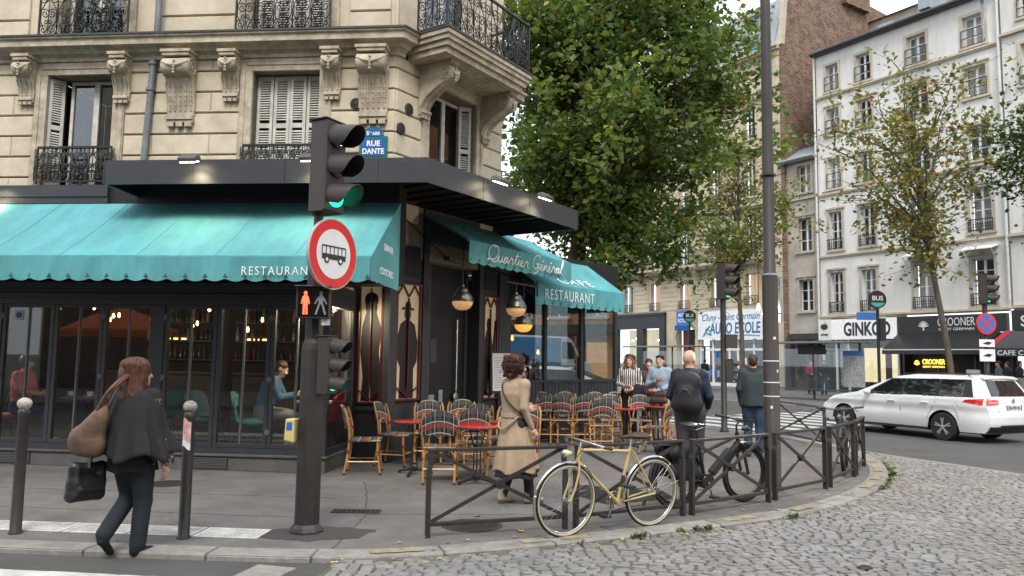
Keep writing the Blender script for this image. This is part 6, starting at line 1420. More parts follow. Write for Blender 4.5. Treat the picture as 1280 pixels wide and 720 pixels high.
def figure(label, loc, rz, H, mats, pose=None, vox=.011, girth=1.0, sleeve=1, hair=None, shoe_h=.04, long_sleeve=True, hands=True, legs=1.0, arm=1.0, features=True, name='person', face_only=False):
    """mats: dict skin, top, legs, shoe, hair, sleeve. One continuous body surface; hair, hands and garments are children."""
    J = dict(DEF); J.update(pose or {}); J = {k: (np.array(v, float) if isinstance(v, tuple) else v) for k, v in J.items()}
    s = H/1.70; t = thing(name, label, 'person', loc, rz); t.scale = (s, s, s)
    sk = mats['skin']; ml = [sk, mats['top'], mats['legs'], mats['shoe'], m_eye, m_lip, mats.get('sleeve', mats['top']), mats.get('hair', sk)]
    d = SDF(); g = girth
    for S_ in 'LR':
        h, k, a, e = J['hip'+S_], J['knee'+S_], J['ank'+S_], J['toe'+S_]
        d.cap(h, k, .090*g*legs, .062*legs, 2, .03); d.cap(k, a+(0, 0, .02), .062*legs, .056*legs, 2, .02)
        f = e-a; heel = a+np.array([0, 0, -.035])-.18*f*np.array([1, 1, 0]); d.cap(heel, e, .040, .034, 3, .02, sc=(1, 1, 1.1)); d.cap(a+(0, 0, shoe_h-.03), heel, .045, .041, 3, .02)
    P, C_, N = J['pel'], J['chest'], J['neck']
    ax_ = np.array([1., 0, 0])
    d.cap(P-.055*ax_, P+.055*ax_, .115*g, None, 2, .05, sc=(1, 1.12, 1)); m = (P+C_)/2
    d.cap(P+(0, 0, .06), C_, .125*g, .150*g, 1, .05, sc=(.86, 1.22, 1)); d.cap(C_+(-.06, 0, .02), C_+(.06, 0, .02), .115*g, None, 1, .05, sc=(1, 1.12, 1))
    sl, sr = J['shL'], J['shR']; d.cap(sl, sr, .062*g, None, 1, .05)
    d.cap(N-(0, 0, .06), N+(0, 0, .0), .075, .056, 1, .03)
    for S_ in 'LR':
        a, b, c = J['sh'+S_], J['el'+S_], J['wr'+S_]
        d.cap(a, b, .060*arm, .046*arm, 6, .03); d.cap(b, c, .045*arm, .034*arm, 6 if long_sleeve else 0, .02)
        if not long_sleeve: d.cap(a, a+(b-a)*.75, .062*arm, .055*arm, 6, .02)
    Hd = J['head']; d.cap(N-(0, 0, .02), Hd-(0, .015, .06), .053, .050, 0, .02)
    ca, sa = math.cos(J['turn']), math.sin(J['turn']); cn, sn = math.cos(J['nod']), math.sin(J['nod'])
    RM = np.array([[ca, -sa, 0], [sa, ca, 0], [0, 0, 1]])@np.array([[1, 0, 0], [0, cn, -sn], [0, sn, cn]])
    hp = lambda x, y, z: Hd+RM@np.array([x, y, z])
    d.ell(hp(0, -.012, .025), (.074, .092, .098), 0, .02, rot=RM); d.ell(hp(0, .018, -.035), (.058, .068, .075), 0, .03, rot=RM); d.ell(hp(0, .060, -.085), (.028, .026, .022), 0, .03, rot=RM)
    if features:
        d.ell(hp(.030, .090, .012), (.020, .016, .012), 0, .008, rot=RM, sub=True); d.ell(hp(-.030, .090, .012), (.020, .016, .012), 0, .008, rot=RM, sub=True)
        d.cap(hp(0, .080, .022), hp(0, .104, -.018), .009, .014, 0, .012); d.ell(hp(0, .092, -.022), (.019, .014, .011), 0, .01, rot=RM)
        d.ell(hp(0, .082, -.052), (.024, .010, .009), 5, .004, rot=RM)
        for x in (-.030, .030): d.ell(hp(x, .074, .011), (.012, .008, .007), 4, .002, rot=RM); d.ell(hp(x, .084, .034), (.022, .008, .005), 7, .003, rot=RM)
    for x in (-1, 1): d.ell(hp(x*.078, -.012, -.005), (.012, .024, .034), 0, .008, rot=RM)
    place('body', d.mesh('body', ml, vox), t)
    if hair:
        hs = SDF()
        for q in hair:
            if q[0] == 'e': hs.ell(hp(*q[1]), q[2], 0, q[3] if len(q) > 3 else .02, rot=RM)
            else: hs.cap(hp(*q[1]), hp(*q[2]), q[3], q[4], 0, .03)
        place('hair', hs.mesh('hair', [mats['hair']], .009 if vox < .02 else .016), t)
    if hands:
        for S_ in 'LR':
            b, c = J['el'+S_], J['wr'+S_]; v = Vector(c-b).normalized(); q = Vector((0, 0, -1)).rotation_difference(v).to_matrix().to_4x4()
            mm = Matrix.Translation(Vector(c)+v*.02) @ q @ (Matrix.Diagonal((1, 1, 1, 1)) if S_ == 'R' else Matrix.Diagonal((-1, 1, 1, 1)))
            place('hand', hand_mesh(sk), t, mm)
    return t
HSHORT = [('e', (0, -.022, .045), (.082, .096, .090)), ('e', (0, -.06, .0), (.072, .055, .075))]
def drape(t, name, m, rings, n=72, th=.006, fold=(9, .0), phase=0, cut=None, seed=0):
    """cloth tube: rings of (z, rx, ry, cx, cy, fold amplitude)"""
    rnd = random.Random(seed); ph = [rnd.random()*6.28 for _ in range(4)]; mb = MB(); k = len(rings)
    P = []
    nn = (k-1)*5
    for j in range(nn+1):
        f = j/5; i = min(int(f), k-2); q = f-i; q = q*q*(3-2*q)*.5+q*.5; r = [a+(b-a)*q for a, b in zip(rings[i], rings[i+1])]
        z, rx, ry, cx, cy, am = r
        for i2 in range(n+1):
            a = 2*math.pi*i2/n
            if cut: a = cut[0]+(cut[1]-cut[0])*i2/n
            w_ = 1+am*(math.sin(fold[0]*a+ph[0])+.5*math.sin(fold[0]*1.7*a+ph[1]+z*3)+.35*math.sin(3*a+ph[2]))
            P.append((cx+rx*w_*math.cos(a), cy+ry*w_*math.sin(a), z+am*.32*math.sin(5*a+ph[3])))
    fs = [(j*(n+1)+i, j*(n+1)+i+1, (j+1)*(n+1)+i+1, (j+1)*(n+1)+i) for j in range(nn) for i in range(n)]
    mb.add(P, fs); o = mb.build(name, m, t, smooth='all', fix=False); md = o.modifiers.new('thick', 'SOLIDIFY'); md.thickness = th; md.offset = 0
    return o
m_char = mat('charcoal_wool', (.013, .013, .0145), .9, var=.2, scale=30, bump=.4, bscale=8); m_navyt = mat('navy_trousers', (.008, .013, .023), .8, var=.2, scale=9, bump=.7, bscale=9); m_blksh = mat('black_shoe', (.012, .012, .013), .35)
def floral():
    m = mat('floral_print', (.02, .018, .018), .7); t = m.node_tree; n = t.nodes; L = t.links; b = n['Principled BSDF']
    v = n.new('ShaderNodeTexVoronoi'); v.inputs['Scale'].default_value = 70; tc = n['Texture Coordinate']; L.new(tc.outputs['Object'], v.inputs['Vector'])
    r = n.new('ShaderNodeValToRGB'); r.color_ramp.interpolation = 'CONSTANT'; e = r.color_ramp.elements; e[0].position = 0; e[0].color = (.55, .52, .5, 1); e[1].position = .35; e[1].color = (.02, .018, .02, 1); x = e.new(.2); x.color = (.35, .14, .09, 1)
    L.new(v.outputs['Distance'], r.inputs['Fac']); L.new(r.outputs[0], b.inputs['Base Color']); return m
m_flor = floral(); m_aub = hairm('auburn', (.10, .038, .018))
# --- woman in the charcoal cape
wm = figure('woman in a charcoal cape walking with two shoulder bags past the bollards', (-3.16, 6.56, ZR+.005), R(-12), 1.62, dict(skin=SK, top=m_char, legs=m_navyt, shoe=m_blksh, hair=m_aub, sleeve=m_flor),
    dict(kneeL=(-.085, .09, .49), ankL=(-.105, -.17, .20), toeL=(-.10, -.09, .05), kneeR=(.085, .05, .47), ankR=(.08, .02, .085), toeR=(.10, .17, .03), elR=(.235, -.04, 1.10), wrR=(.275, .03, .84), elL=(-.235, -.02, 1.10), wrL=(-.16, .16, 1.0), turn=R(-30)), .010, 1.1,
    hair=[('e', (0, -.025, .045), (.104, .116, .112)), ('c', (0, -.075, .02), (.0, -.085, -.20), .10, .085)]+[('c', (.088*math.cos(q), -.045-.075*math.sin(q), .03), (.115*math.cos(q)+.008*math.sin(q*9), -.05-.10*math.sin(q), -.20-.022*math.sin(q*7)), .036, .030) for q in [R(a_) for a_ in range(-15, 200, 18)]]+[('c', (0, -.125, .075), (0, -.135, .0), .03, .04)], legs=1.22)
drape(wm, 'jacket', m_char, [(1.30, .165, .125, 0, -.01, .005), (1.10, .175, .135, 0, -.01, .01), (.98, .185, .145, 0, -.01, .015), (.74, .225, .17, 0, -.01, .03)], fold=(7, 0), seed=2)
drape(wm, 'cape', m_char, [(1.475, .062, .062, 0, -.005, .0), (1.44, .135, .098, 0, -.01, .004), (1.39, .215, .125, 0, -.012, .008), (1.30, .25, .155, 0, -.015, .02), (1.10, .295, .20, 0, -.02, .05), (.87, .36, .25, .035, -.025, .11)], n=120, fold=(10, 0), seed=5)
drape(wm, 'sleeve', m_flor, [(1.02, .055, .055, .25, .0, .01), (.90, .066, .066, .266, .02, .05), (.82, .095, .090, .272, .03, .10)], n=40, fold=(7, 0), seed=1)
bg_ = SDF(); bg_.cap((-.06, 0, .10), (.05, 0, .09), .095, .09, k=.06, sc=(1, 1.3, 1)); bg_.cap((-.02, 0, .16), (.08, 0, .30), .10, .06, k=.10, sc=(1, 1.3, 1)); bg_.cap((.06, 0, .26), (.14, .01, .44), .055, .012, k=.08, sc=(1, 1.2, 1))
m_taupe = mat('taupe_leather', (.135, .08, .046), .55, var=.3, scale=7, bump=1.0, bscale=6); m_strap = mat('brown_strap', (.10, .035, .022), .5)
bo = thing('shoulder_bag', 'slouchy taupe leather shoulder bag with brown strap on the caped woman', 'bag', (-3.42, 6.33, .80), R(-8))
place('bag_body', bg_.mesh('bag', [m_taupe], .010), bo)
mb = MB(); mb.tube(catmull([(.12, .0, .40), (.17, .0, .52), (.215, .05, .60), (.225, .16, .66)]), .016, 8); mb.tube(catmull([(.05, -.02, .32), (.15, -.03, .50), (.20, .03, .60), (.21, .14, .66)]), .014, 8); mb.build('strap', m_strap, bo, smooth=True); mb = MB(); mb.box((.15, -.03, .47), (.185, -.015, .51)); mb.build('buckle', m_chrome, bo)
bo = thing('briefcase', 'black briefcase hanging low at the side of the caped woman', 'bag', (-3.44, 6.36, .44), R(6))
bs = SDF(); bs.cap((-.13, 0, .05), (.13, 0, .05), .05, k=.03, sc=(1, 1, 1)); bs.cap((-.13, 0, .27), (.13, 0, .27), .04, k=.03); bs.cap((-.12, 0, .15), (.12, 0, .15), .055, k=.06); bs.cap((-.13, 0, .05), (-.13, 0, .27), .042, k=.03); bs.cap((.13, 0, .05), (.13, 0, .27), .042, k=.03); bs.cap((-.10, -.045, .10), (.10, -.045, .10), .03, k=.01)
m_bleat = mat('black_leather', (.014, .014, .015), .42, var=.2, scale=9, bump=.2); place('bag_body', bs.mesh('case', [m_bleat], .010), bo).rotation_euler = (0, R(4), R(66))
mb = MB(); mb.tube(catmull([(.03, -.02, .28), (.07, -.02, .45), (.17, .0, .82), (.22, .14, 1.02)]), .012, 6); mb.build('strap', m_bleat, bo, smooth=True); mb = MB(); mb.box((.02, -.04, .27), (.045, -.02, .36)); mb.build('clasp', m_chrome, bo)
# --- woman in the trench coat
m_beige = mat('beige_trench', (.40, .29, .195), .8, var=.12, scale=7, bump=.7, bscale=8); m_tights = mat('black_tights', (.010, .010, .011), .7); m_bboot = mat('beige_boot', (.36, .29, .19), .6, var=.2); m_curl = mat('curly_auburn', (.085, .024, .012), .5, var=.4, scale=30, bump=1.0, bscale=45)
wt = figure('woman in a long beige trench coat walking past the red tables', (.06, 8.93, 0), R(-52), 1.66, dict(skin=SK, top=m_beige, legs=m_tights, shoe=m_bboot, hair=m_curl), dict(kneeL=(-.08, .04, .48), ankL=(-.085, -.10, .10), toeL=(-.10, .06, .03), kneeR=(.08, .12, .49), ankR=(.085, .16, .085), toeR=(.10, .33, .035), elR=(.225, -.06, 1.12), wrR=(.235, .06, .90), elL=(-.22, .02, 1.12), wrL=(-.13, .20, 1.10), turn=R(-14)), .010, 1.08, shoe_h=.14,
    hair=[('e', (0, -.035, .04), (.104, .112, .11)), ('e', (0, -.07, -.035), (.105, .08, .09))]+[('e', (random.uniform(-.10, .10), random.uniform(-.15, .0), random.uniform(-.10, .13)), (random.uniform(.02, .045),)*3, .012) for i in range(30)])
drape(wt, 'coat_skirt', m_beige, [(1.03, .165, .135, 0, 0, .006), (.96, .175, .145, 0, 0, .02), (.75, .205, .19, 0, .01, .035), (.52, .235, .24, 0, .02, .05), (.38, .25, .265, 0, .03, .06)], fold=(6, 0), seed=3)
drape(wt, 'coat_body', m_beige, [(1.43, .10, .085, 0, -.01, .0), (1.38, .185, .115, 0, -.01, .006), (1.28, .20, .142, 0, -.01, .012), (1.12, .178, .140, 0, 0, .014), (1.02, .166, .137, 0, 0, .010)], fold=(6, 0), seed=4)
drape(wt, 'belt', m_beige, [(1.05, .176, .146, 0, 0, 0), (1.00, .178, .149, 0, 0, 0)], fold=(2, 0))
mb = MB(); mb.tube(catmull([(-.15, -.08, 1.02), (-.10, -.17, .90), (.02, -.19, .87), (.12, -.15, .95), (.16, -.08, 1.02)]), .012, 6); mb.build('belt_tail', m_beige, wt, smooth=True)
drape(wt, 'dress_hem', m_tights, [(.44, .22, .235, 0, .03, .03), (.31, .235, .25, 0, .03, .04)], fold=(6, 0), seed=8)
mb = MB(); mb.tube(catmull([(-.10, .02, 1.45), (-.10, -.12, 1.37), (.02, -.16, 1.22), (.17, -.10, 1.08), (.20, .05, 1.0)]), .009, 6); sb_ = mb.build('bag_strap', m_bleat, wt, smooth=True)
# --- bald man with a backpack
m_navy = mat('navy_shirt', (.010, .022, .052), .8, var=.2, scale=9, bump=.8, bscale=9); m_gtr = mat('grey_trousers', (.06, .058, .06), .85, var=.15, scale=9, bump=.8, bscale=9); m_stub = mat('stubble', (.20, .13, .10), .6)
bm_ = figure('bald man in a navy shirt carrying a black backpack', (2.42, 10.45, 0), R(-24), 1.80, dict(skin=SK, top=m_navy, legs=m_gtr, shoe=m_blksh), dict(elR=(.25, -.02, 1.12), wrR=(.20, .16, .98), elL=(-.25, .0, 1.12), wrL=(-.18, .18, .98), kneeR=(.09, .08, .48), turn=R(-25)), .011, 1.12, hair=None, legs=1.15, arm=1.15)
bp = SDF(); bp.cap((-.08, 0, .06), (.08, 0, .06), .09, k=.05, sc=(1, 1.0, 1)); bp.cap((-.08, 0, .34), (.08, 0, .34), .075, k=.05); bp.cap((0, 0, .1), (0, 0, .36), .13, .11, k=.06, sc=(.8, 1.2, 1)); bp.cap((0, -.09, .10), (0, -.09, .22), .075, k=.03, sc=(.8, 1.6, 1))
ang = R(-24); bp_o = thing('backpack', 'black backpack on the back of the bald man', 'backpack', (2.42-.20*math.sin(-ang)*1.0+.0, 10.45-.20*math.cos(ang), 1.0), ang); bp_o.scale = (1.15, 1.1, 1.12)
place('pack_body', bp.mesh('pack', [m_bagb], .012), bp_o)
for s in (-1, 1): mb = MB(); mb.tube(catmull([(s*.10, .05, .06), (s*.17, .20, .10), (s*.15, .28, .30), (s*.13, .16, .48), (s*.11, .03, .42)]), .018, 6); mb.build('strap', m_bagb, bp_o, smooth=True)
mb = MB(); mb.tube([(-.03, -.01, .43), (-.025, -.01, .47), (.025, -.01, .47), (.03, -.01, .43)], .008, 6); mb.build('handle', m_bagb, bp_o); mb = MB(); mb.tube(catmull([(-.09, -.10, .15), (0, -.155, .26), (.09, -.10, .15)]), .005, 5); mb.build('zip', m_grille, bp_o)
# --- man in jeans behind the column
m_teal = mat('dark_teal_jacket', (.015, .029, .038), .75, var=.15, scale=8, bump=.7, bscale=8); m_jean = mat('blue_jeans', (.022, .050, .11), .85, var=.25, scale=8, bump=.8, bscale=9); m_brsh = mat('brown_shoe', (.10, .04, .018), .45)
jm = figure('man in a dark jacket and blue jeans standing behind the lamp column', (4.30, 13.7, 0), R(-14), 1.79, dict(skin=SK, top=m_teal, legs=m_jean, shoe=m_brsh, hair=hairm('brown', (.035, .02, .012))), dict(kneeL=(-.09, .06, .48), wrL=(-.20, .10, .90)), .012, 1.18, hair=HSHORT, legs=1.15, arm=1.3)
drape(jm, 'jacket_hem', m_teal, [(1.38, .20, .125, 0, -.005, .003), (1.25, .225, .155, 0, 0, .008), (1.0, .215, .16, 0, 0, .012), (.84, .225, .17, 0, 0, .015)], fold=(5, 0), seed=6)
drape(jm, 'collar', mat('dark_collar', (.02, .014, .01), .8), [(1.40, .105, .095, 0, -.01, 0), (1.475, .085, .08, 0, -.01, 0)], fold=(2, 0))
def strands(t, Hd, turn, m, n, kind, seed):
    rnd = random.Random(seed); mb = MB(); M_ = Matrix.Translation(Hd) @ Matrix.Rotation(turn, 4, 'Z')
    for i in range(n):
        if kind == 'long':
            q = R(rnd.uniform(-25, 205)); w0 = rnd.uniform(-.012, .012); ph = rnd.random()*6; L_ = rnd.uniform(.8, 1.06); P = []
            for k in range(10):
                f = k/9*L_; r = .122*math.sin(min(1, f*2.6)*math.pi/2)+.012*f+.006*math.sin(ph+f*9); z = .155-.045*f-.34*f*f if f < .5 else .155-.0225-.085-(f-.5)*.50
                P.append(M_ @ Vector((r*math.cos(q+w0*k), -.035-r*math.sin(q+w0*k), z)))
            mb.tube(P, [.0045]*9+[.002], 4)
        else:
            a = rnd.uniform(0, 6.28); u = rnd.uniform(-.55, 1); s_ = math.sqrt(1-u*u); d = Vector((s_*math.cos(a), s_*math.sin(a), u))
            if d.y > .45 and u < .55: continue
            c = Vector((0, -.035, .035))+Vector((d.x*.115, d.y*.125, d.z*.122)); e = d.orthogonal().normalized(); g = d.cross(e); ph = rnd.random()*6; rr = rnd.uniform(.010, .026); c = c+d*rnd.uniform(-.01, .022)
            mb.tube([M_ @ (c+e*rr*math.cos(ph+k*.9)+g*rr*math.sin(ph+k*.9)+d*(.004*k-.012)-Vector((0, 0, .003*k))) for k in range(8)], .0042, 4)
    o = mb.build('hair_strands', m, t, smooth='all', fix=False); o['kind'] = 'stuff'
strands(wm, (0, .025, 1.575), R(-30), m_aub, 420, 'long', 3); strands(wt, (0, .025, 1.575), R(-14), m_curl, 1000, 'curl', 4)
# --- two women at the terrace end and one half hidden
def striped():
    m = mat('striped_knit', (.6, .6, .58), .8); t = m.node_tree; n = t.nodes; L = t.links; b = n['Principled BSDF']; w_ = n.new('ShaderNodeTexWave'); w_.bands_direction = 'X'; w_.inputs['Scale'].default_value = 7; w_.inputs['Distortion'].default_value = 1.5
    L.new(n['Texture Coordinate'].outputs['Object'], w_.inputs[0]); r = n.new('ShaderNodeValToRGB'); r.color_ramp.interpolation = 'CONSTANT'; r.color_ramp.elements[0].color = (.015, .015, .017, 1); r.color_ramp.elements[1].position = .5; r.color_ramp.elements[1].color = (.62, .60, .57, 1); L.new(w_.outputs['Fac'], r.inputs[0]); L.new(r.outputs[0], b.inputs['Base Color']); return m
m_str = striped(); m_blond = hairm('light_brown', (.20, .095, .04)); m_dkhair = hairm('dark', (.018, .012, .010))
w1_ = figure('woman in a black and white striped top with long light brown hair', (2.55, 16.55, 0), R(158), 1.76, dict(skin=SK, top=m_str, legs=m_tights, shoe=m_blksh, hair=m_blond), dict(elR=(.24, .02, 1.12), wrR=(.06, .22, 1.08), elL=(-.24, -.02, 1.12), wrL=(-.10, .20, 1.02)), .011, 1.05, hair=[('e', (0, -.025, .045), (.088, .10, .092)), ('c', (-.075, -.01, .0), (-.095, .02, -.20), .04, .038), ('c', (.075, -.01, .0), (.095, .02, -.20), .04, .038), ('c', (0, -.06, 0), (0, -.08, -.20), .08, .07)])
ct = SDF(); ct.cap((-.06, 0, .0), (.02, .02, .36), .13, .09, k=.08); ct.cap((.0, 0, .05), (.08, 0, .34), .10, .07, k=.08); o = place('carried_coat', ct.mesh('coat', [mat('black_cloth', (.012, .012, .014), .85, bump=.5, bscale=12)], .014)); o.location = (2.66, 16.34, .72); tag(o, 'black coat carried over the arm of the striped woman', 'coat')
m_den = mat('light_denim', (.30, .39, .50), .85, var=.2, scale=9, bump=.3, bscale=30); m_wtr = mat('white_trousers', (.55, .54, .52), .8)
strands(w1_, (0, .025, 1.575), 0, m_blond, 160, 'curl', 6)
w2_ = figure('woman in a light denim jacket with sunglasses pushed up on her hair', (3.08, 15.9, 0), R(150), 1.78, dict(skin=SK, top=m_den, legs=m_wtr, shoe=m_blksh, hair=m_dkhair), dict(elR=(.25, .04, 1.10), wrR=(.02, .20, 1.18), elL=(-.25, .0, 1.10), wrL=(-.04, .21, 1.02)), .011, 1.12, hair=[('e', (0, -.025, .045), (.082, .098, .09)), ('e', (0, -.10, .03), (.045, .045, .045))], arm=1.25)
sg2 = MB(); sg2.tube(catmull([(-.075, 0, 0), (-.05, .05, .0), (0, .065, .005), (.05, .05, 0), (.075, 0, 0)]), .016, 6); o = sg2.build('sunglasses', m_fig, w2_, smooth=True); o.location = (0, .03, 1.665)
hb = SDF(); hb.cap((-.12, 0, .08), (.12, 0, .08), .07, k=.04, sc=(1, 1.2, 1)); hb.cap((-.14, 0, .20), (.14, 0, .20), .05, k=.05, sc=(1, 1.2, 1)); hb.cap((-.08, 0, .28), (-.02, 0, .38), .012, k=.01); hb.cap((.08, 0, .28), (.02, 0, .38), .012, k=.01)
o = place('handbag', hb.mesh('handbag', [mat('dark_brown_bag', (.05, .03, .025), .55)], .011)); o.location = (3.00, 15.66, .78); o.rotation_euler = (0, 0, R(-30)); tag(o, 'dark brown handbag on the arm of the denim jacket woman', 'handbag')
figure('dark haired woman in a plum top half hidden behind the denim jacket', (3.02, 16.9, 0), R(170), 1.70, dict(skin=SK, top=mat('plum_top', (.10, .025, .05), .8), legs=m_tights, shoe=m_blksh, hair=m_dkhair), dict(), .014, 1.0, hair=[('e', (0, -.025, .045), (.085, .10, .092)), ('c', (0, -.06, 0), (0, -.08, -.12), .075, .065)])
# --- small figures across the boulevard
m_pink = mat('pink_top', (.38, .03, .10), .8); m_dkc = mat('dark_coat', (.014, .014, .018), .85); m_gsh = mat('grey_shirt', (.12, .14, .17), .8); m_khaki = mat('pale_trousers', (.30, .28, .25), .8); m_rbag = mat('red_cloth', (.35, .02, .02), .7)
FP = [((15.45, 39.8), 200, 1.70, m_pink, m_tights, 'woman in a dark coat over a pink top at the dark doorway'), ((15.95, 39.3), 150, 1.74, m_dkc, m_jean, 'woman in a dark coat and jeans at the dark doorway'), ((10.55, 42.0), 20, 1.72, m_dkc, m_dkc, 'person in black before the driving school door'),
      ((21.0, 33.2), 60, 1.78, m_gsh, m_khaki, 'man in a grey shirt under the cafe awning across the boulevard'), ((21.9, 34.0), 30, 1.76, m_dkc, m_dkc, 'man in black under the cafe awning across the boulevard'), ((21.75, 33.0), 250, 1.80, m_dkc, m_khaki, 'man in a black shirt and pale trousers across the boulevard')]
for (x, y), a, H, tm, lm, lab in FP:
    figure(lab, (x, y, .122), R(a), H, dict(skin=SK, top=tm, legs=lm, shoe=m_blksh, hair=m_dkhair), dict(kneeL=(-.09, .08, .49), ankL=(-.09, .10, .085), toeL=(-.1, .26, .03), wrR=(.16, .2, 1.02)), .022, 1.1, hair=HSHORT, features=False, legs=1.1)
# --- seated guests behind the glass
SIT = dict(pel=(0, 0, .55), chest=(0, .02, .90), neck=(0, .03, 1.05), head=(0, .06, 1.205), shL=(-.165, .02, 1.015), shR=(.165, .02, 1.015), hipL=(-.085, .02, .52), hipR=(.085, .02, .52), kneeL=(-.10, .44, .50), kneeR=(.10, .44, .50), ankL=(-.10, .40, .09), ankR=(.10, .40, .09), toeL=(-.11, .57, .035), toeR=(.11, .57, .035), elL=(-.22, .08, .76), elR=(.22, .08, .76), wrL=(-.14, .30, .70), wrR=(.14, .30, .70))
def seat_at(x, y): p = FRV @ Vector((x, y, 0)); return (p.x, p.y, .235)
m_coral = mat('coral_shirt', (.50, .11, .08), .8, var=.15, bump=.2); m_denj = mat('blue_denim', (.08, .19, .30), .85, var=.2, bump=.2); m_sneak = mat('white_sneaker', (.6, .6, .58), .6)
cs_ = dict(SIT); cs_.update(turn=R(60), elR=(.24, .10, .80), wrR=(.18, .32, .76))
figure('man in a coral shirt seated at a table behind the folding glass doors', seat_at(-5.12, .62), R(-80)-A1, 1.74, dict(skin=SK2, top=m_coral, legs=m_jean, shoe=m_sneak, hair=m_dkhair), cs_, .013, 1.15, hair=HSHORT+[('e', (0, .045, -.06), (.062, .045, .045))], long_sleeve=False, arm=1.15)
figure('man in a dark jacket with short black hair seated behind the glass', seat_at(-3.35, 1.35), R(75), 1.78, dict(skin=SK2, top=mat('dark_blue_jacket', (.015, .02, .035), .7), legs=m_dkc, shoe=m_blksh, hair=m_dkhair), dict(SIT), .013, 1.15, hair=HSHORT, arm=1.2)
dj = dict(SIT); dj.update(chest=(0, .10, .89), neck=(0, .17, 1.03), head=(0, .24, 1.16), shL=(-.17, .14, 1.0), shR=(.17, .14, 1.0), nod=R(-25), elL=(-.24, .26, .76), elR=(.24, .26, .76), wrL=(-.07, .46, .80), wrR=(.07, .46, .80))
dm = figure('man in a blue denim jacket bent over his phone behind the glass', seat_at(-1.20, .62), R(-82), 1.76, dict(skin=SK, top=m_denj, legs=m_khaki, shoe=m_sneak, hair=hairm('chestnut', (.07, .03, .015))), dj, .012, 1.12, hair=HSHORT, arm=1.15, legs=1.1)
mb = MB(); mb.grid(lambda u, v: (-.05+.10*u, .305+.02*math.sin(math.pi*u), 1.10+.06*v-.0), 6, 3); mb.build('face_mask', m_swhite, dm, fix=False)
# tub chairs, tables and cups inside
m_tub = mat('teal_leatherette', (.13, .36, .33), .45, var=.08); m_tubd = mat('dark_teal', (.03, .10, .11), .5); m_tubr = mat('red_leatherette', (.22, .02, .025), .45)
def tub_chair(x, y, rz, m, lab):
    p = FRV @ Vector((x, y, 0)); t = thing('tub_chair', lab, 'chair', (p.x, p.y, .235), rz, 'padded chairs inside the cafe')
    d = SDF(); d.cap((-.16, 0, .42), (.16, 0, .42), .06, k=.03, sc=(1, .35, 1)); o = place('seat', d.mesh('seat', [m], .018), t)
    mb = MB(); mb.sheet(lambda u, v: ((u-.5)*.46, -.17-.10*v-.05*(1-(2*u-1)**2), .42+.44*v*(1-.25*abs(2*u-1)**3)), 12, 8, (0, -.035, 0)); mb.build('backrest', m, t, smooth=True)
    for sx in (-1, 1):
        for sy in (-1, 1): mb = MB(); mb.tube([(sx*.15, sy*.13, .39), (sx*.2, sy*.2, 0)], .012, 6); mb.build('leg', m_black, t)
for x, y, a, m, lab in [(-1.32, .62, -82, m_tub, 'teal padded chair under the man in blue denim'), (-5.24, .62, -80, m_tubr, 'red padded chair under the man in the coral shirt'), (-1.75, 1.2, 95, m_tub, 'teal padded chair facing away behind the glazing bars'), (-2.1, .75, 250, m_tubd, 'dark teal padded chair beside the middle door post'), (.05-.45, .95, 80, m_tubr, 'red padded chair opposite the man in blue denim'), (-5.75, .9, 100, m_tubd, 'dark teal padded chair behind the man in the coral shirt'), (-3.25, 1.35, 75, m_tubd, 'dark padded chair under the man in the dark jacket')]: tub_chair(x, y, R(a), m, lab)
m_ttp = mat('cafe_table_top', (.08, .075, .07), .3); m_cup = mat('porcelain', (.7, .7, .68), .3)
for x, y, lab in [(-4.15, .72, 'small dark table with two white cups inside the cafe'), (-.45+.0, .80, 'small dark table before the man in blue denim')]:
    p = FRV @ Vector((x, y, 0)); t = thing('cafe_table', lab, 'table', (p.x, p.y, .235)); mb = MB(); mb.lathe([(.30, .70), (.30, .73)], 28); mb.build('tabletop', m_ttp if x < -2 else m_cup, t); mb = MB(); mb.tube([(0, 0, .02), (0, 0, .70)], .03, 8); mb.lathe([(.2, 0), (.2, .02)], 18); mb.build('pedestal', m_black, t)
for i, x in enumerate((-4.3, -3.98)):
    p = FRV @ Vector((x, .62, .965)); t = thing('coffee_cup', 'white coffee cup and saucer on the dark cafe table', 'cup', tuple(p), 0, 'cups on the table behind the glass'); mb = MB(); mb.lathe([(.025, .012), (.038, .03), (.045, .08), (.041, .08), (.03, .02), (.001, .018)], 16); mb.build('cup', m_cup, t, smooth=True); mb = MB(); mb.lathe([(.04, 0), (.075, .012), (.07, .014), (.001, .006)], 20); mb.build('saucer', m_cup, t, smooth=True); mb = MB(); mb.tube([(.043, 0, .065), (.065, 0, .06), (.063, 0, .035), (.04, 0, .03)], .005, 5); mb.build('handle', m_cup, t)
p = FRV @ Vector((-.72, .62, 1.05)); tag(MB().box((-.035, -.005, -.07), (.035, .005, .07)).build('phone', m_fig), 'black phone held by the man in blue denim', 'phone'); bpy.data.objects['phone'].location = p; bpy.data.objects['phone'].rotation_euler = (R(40), 0, R(70))
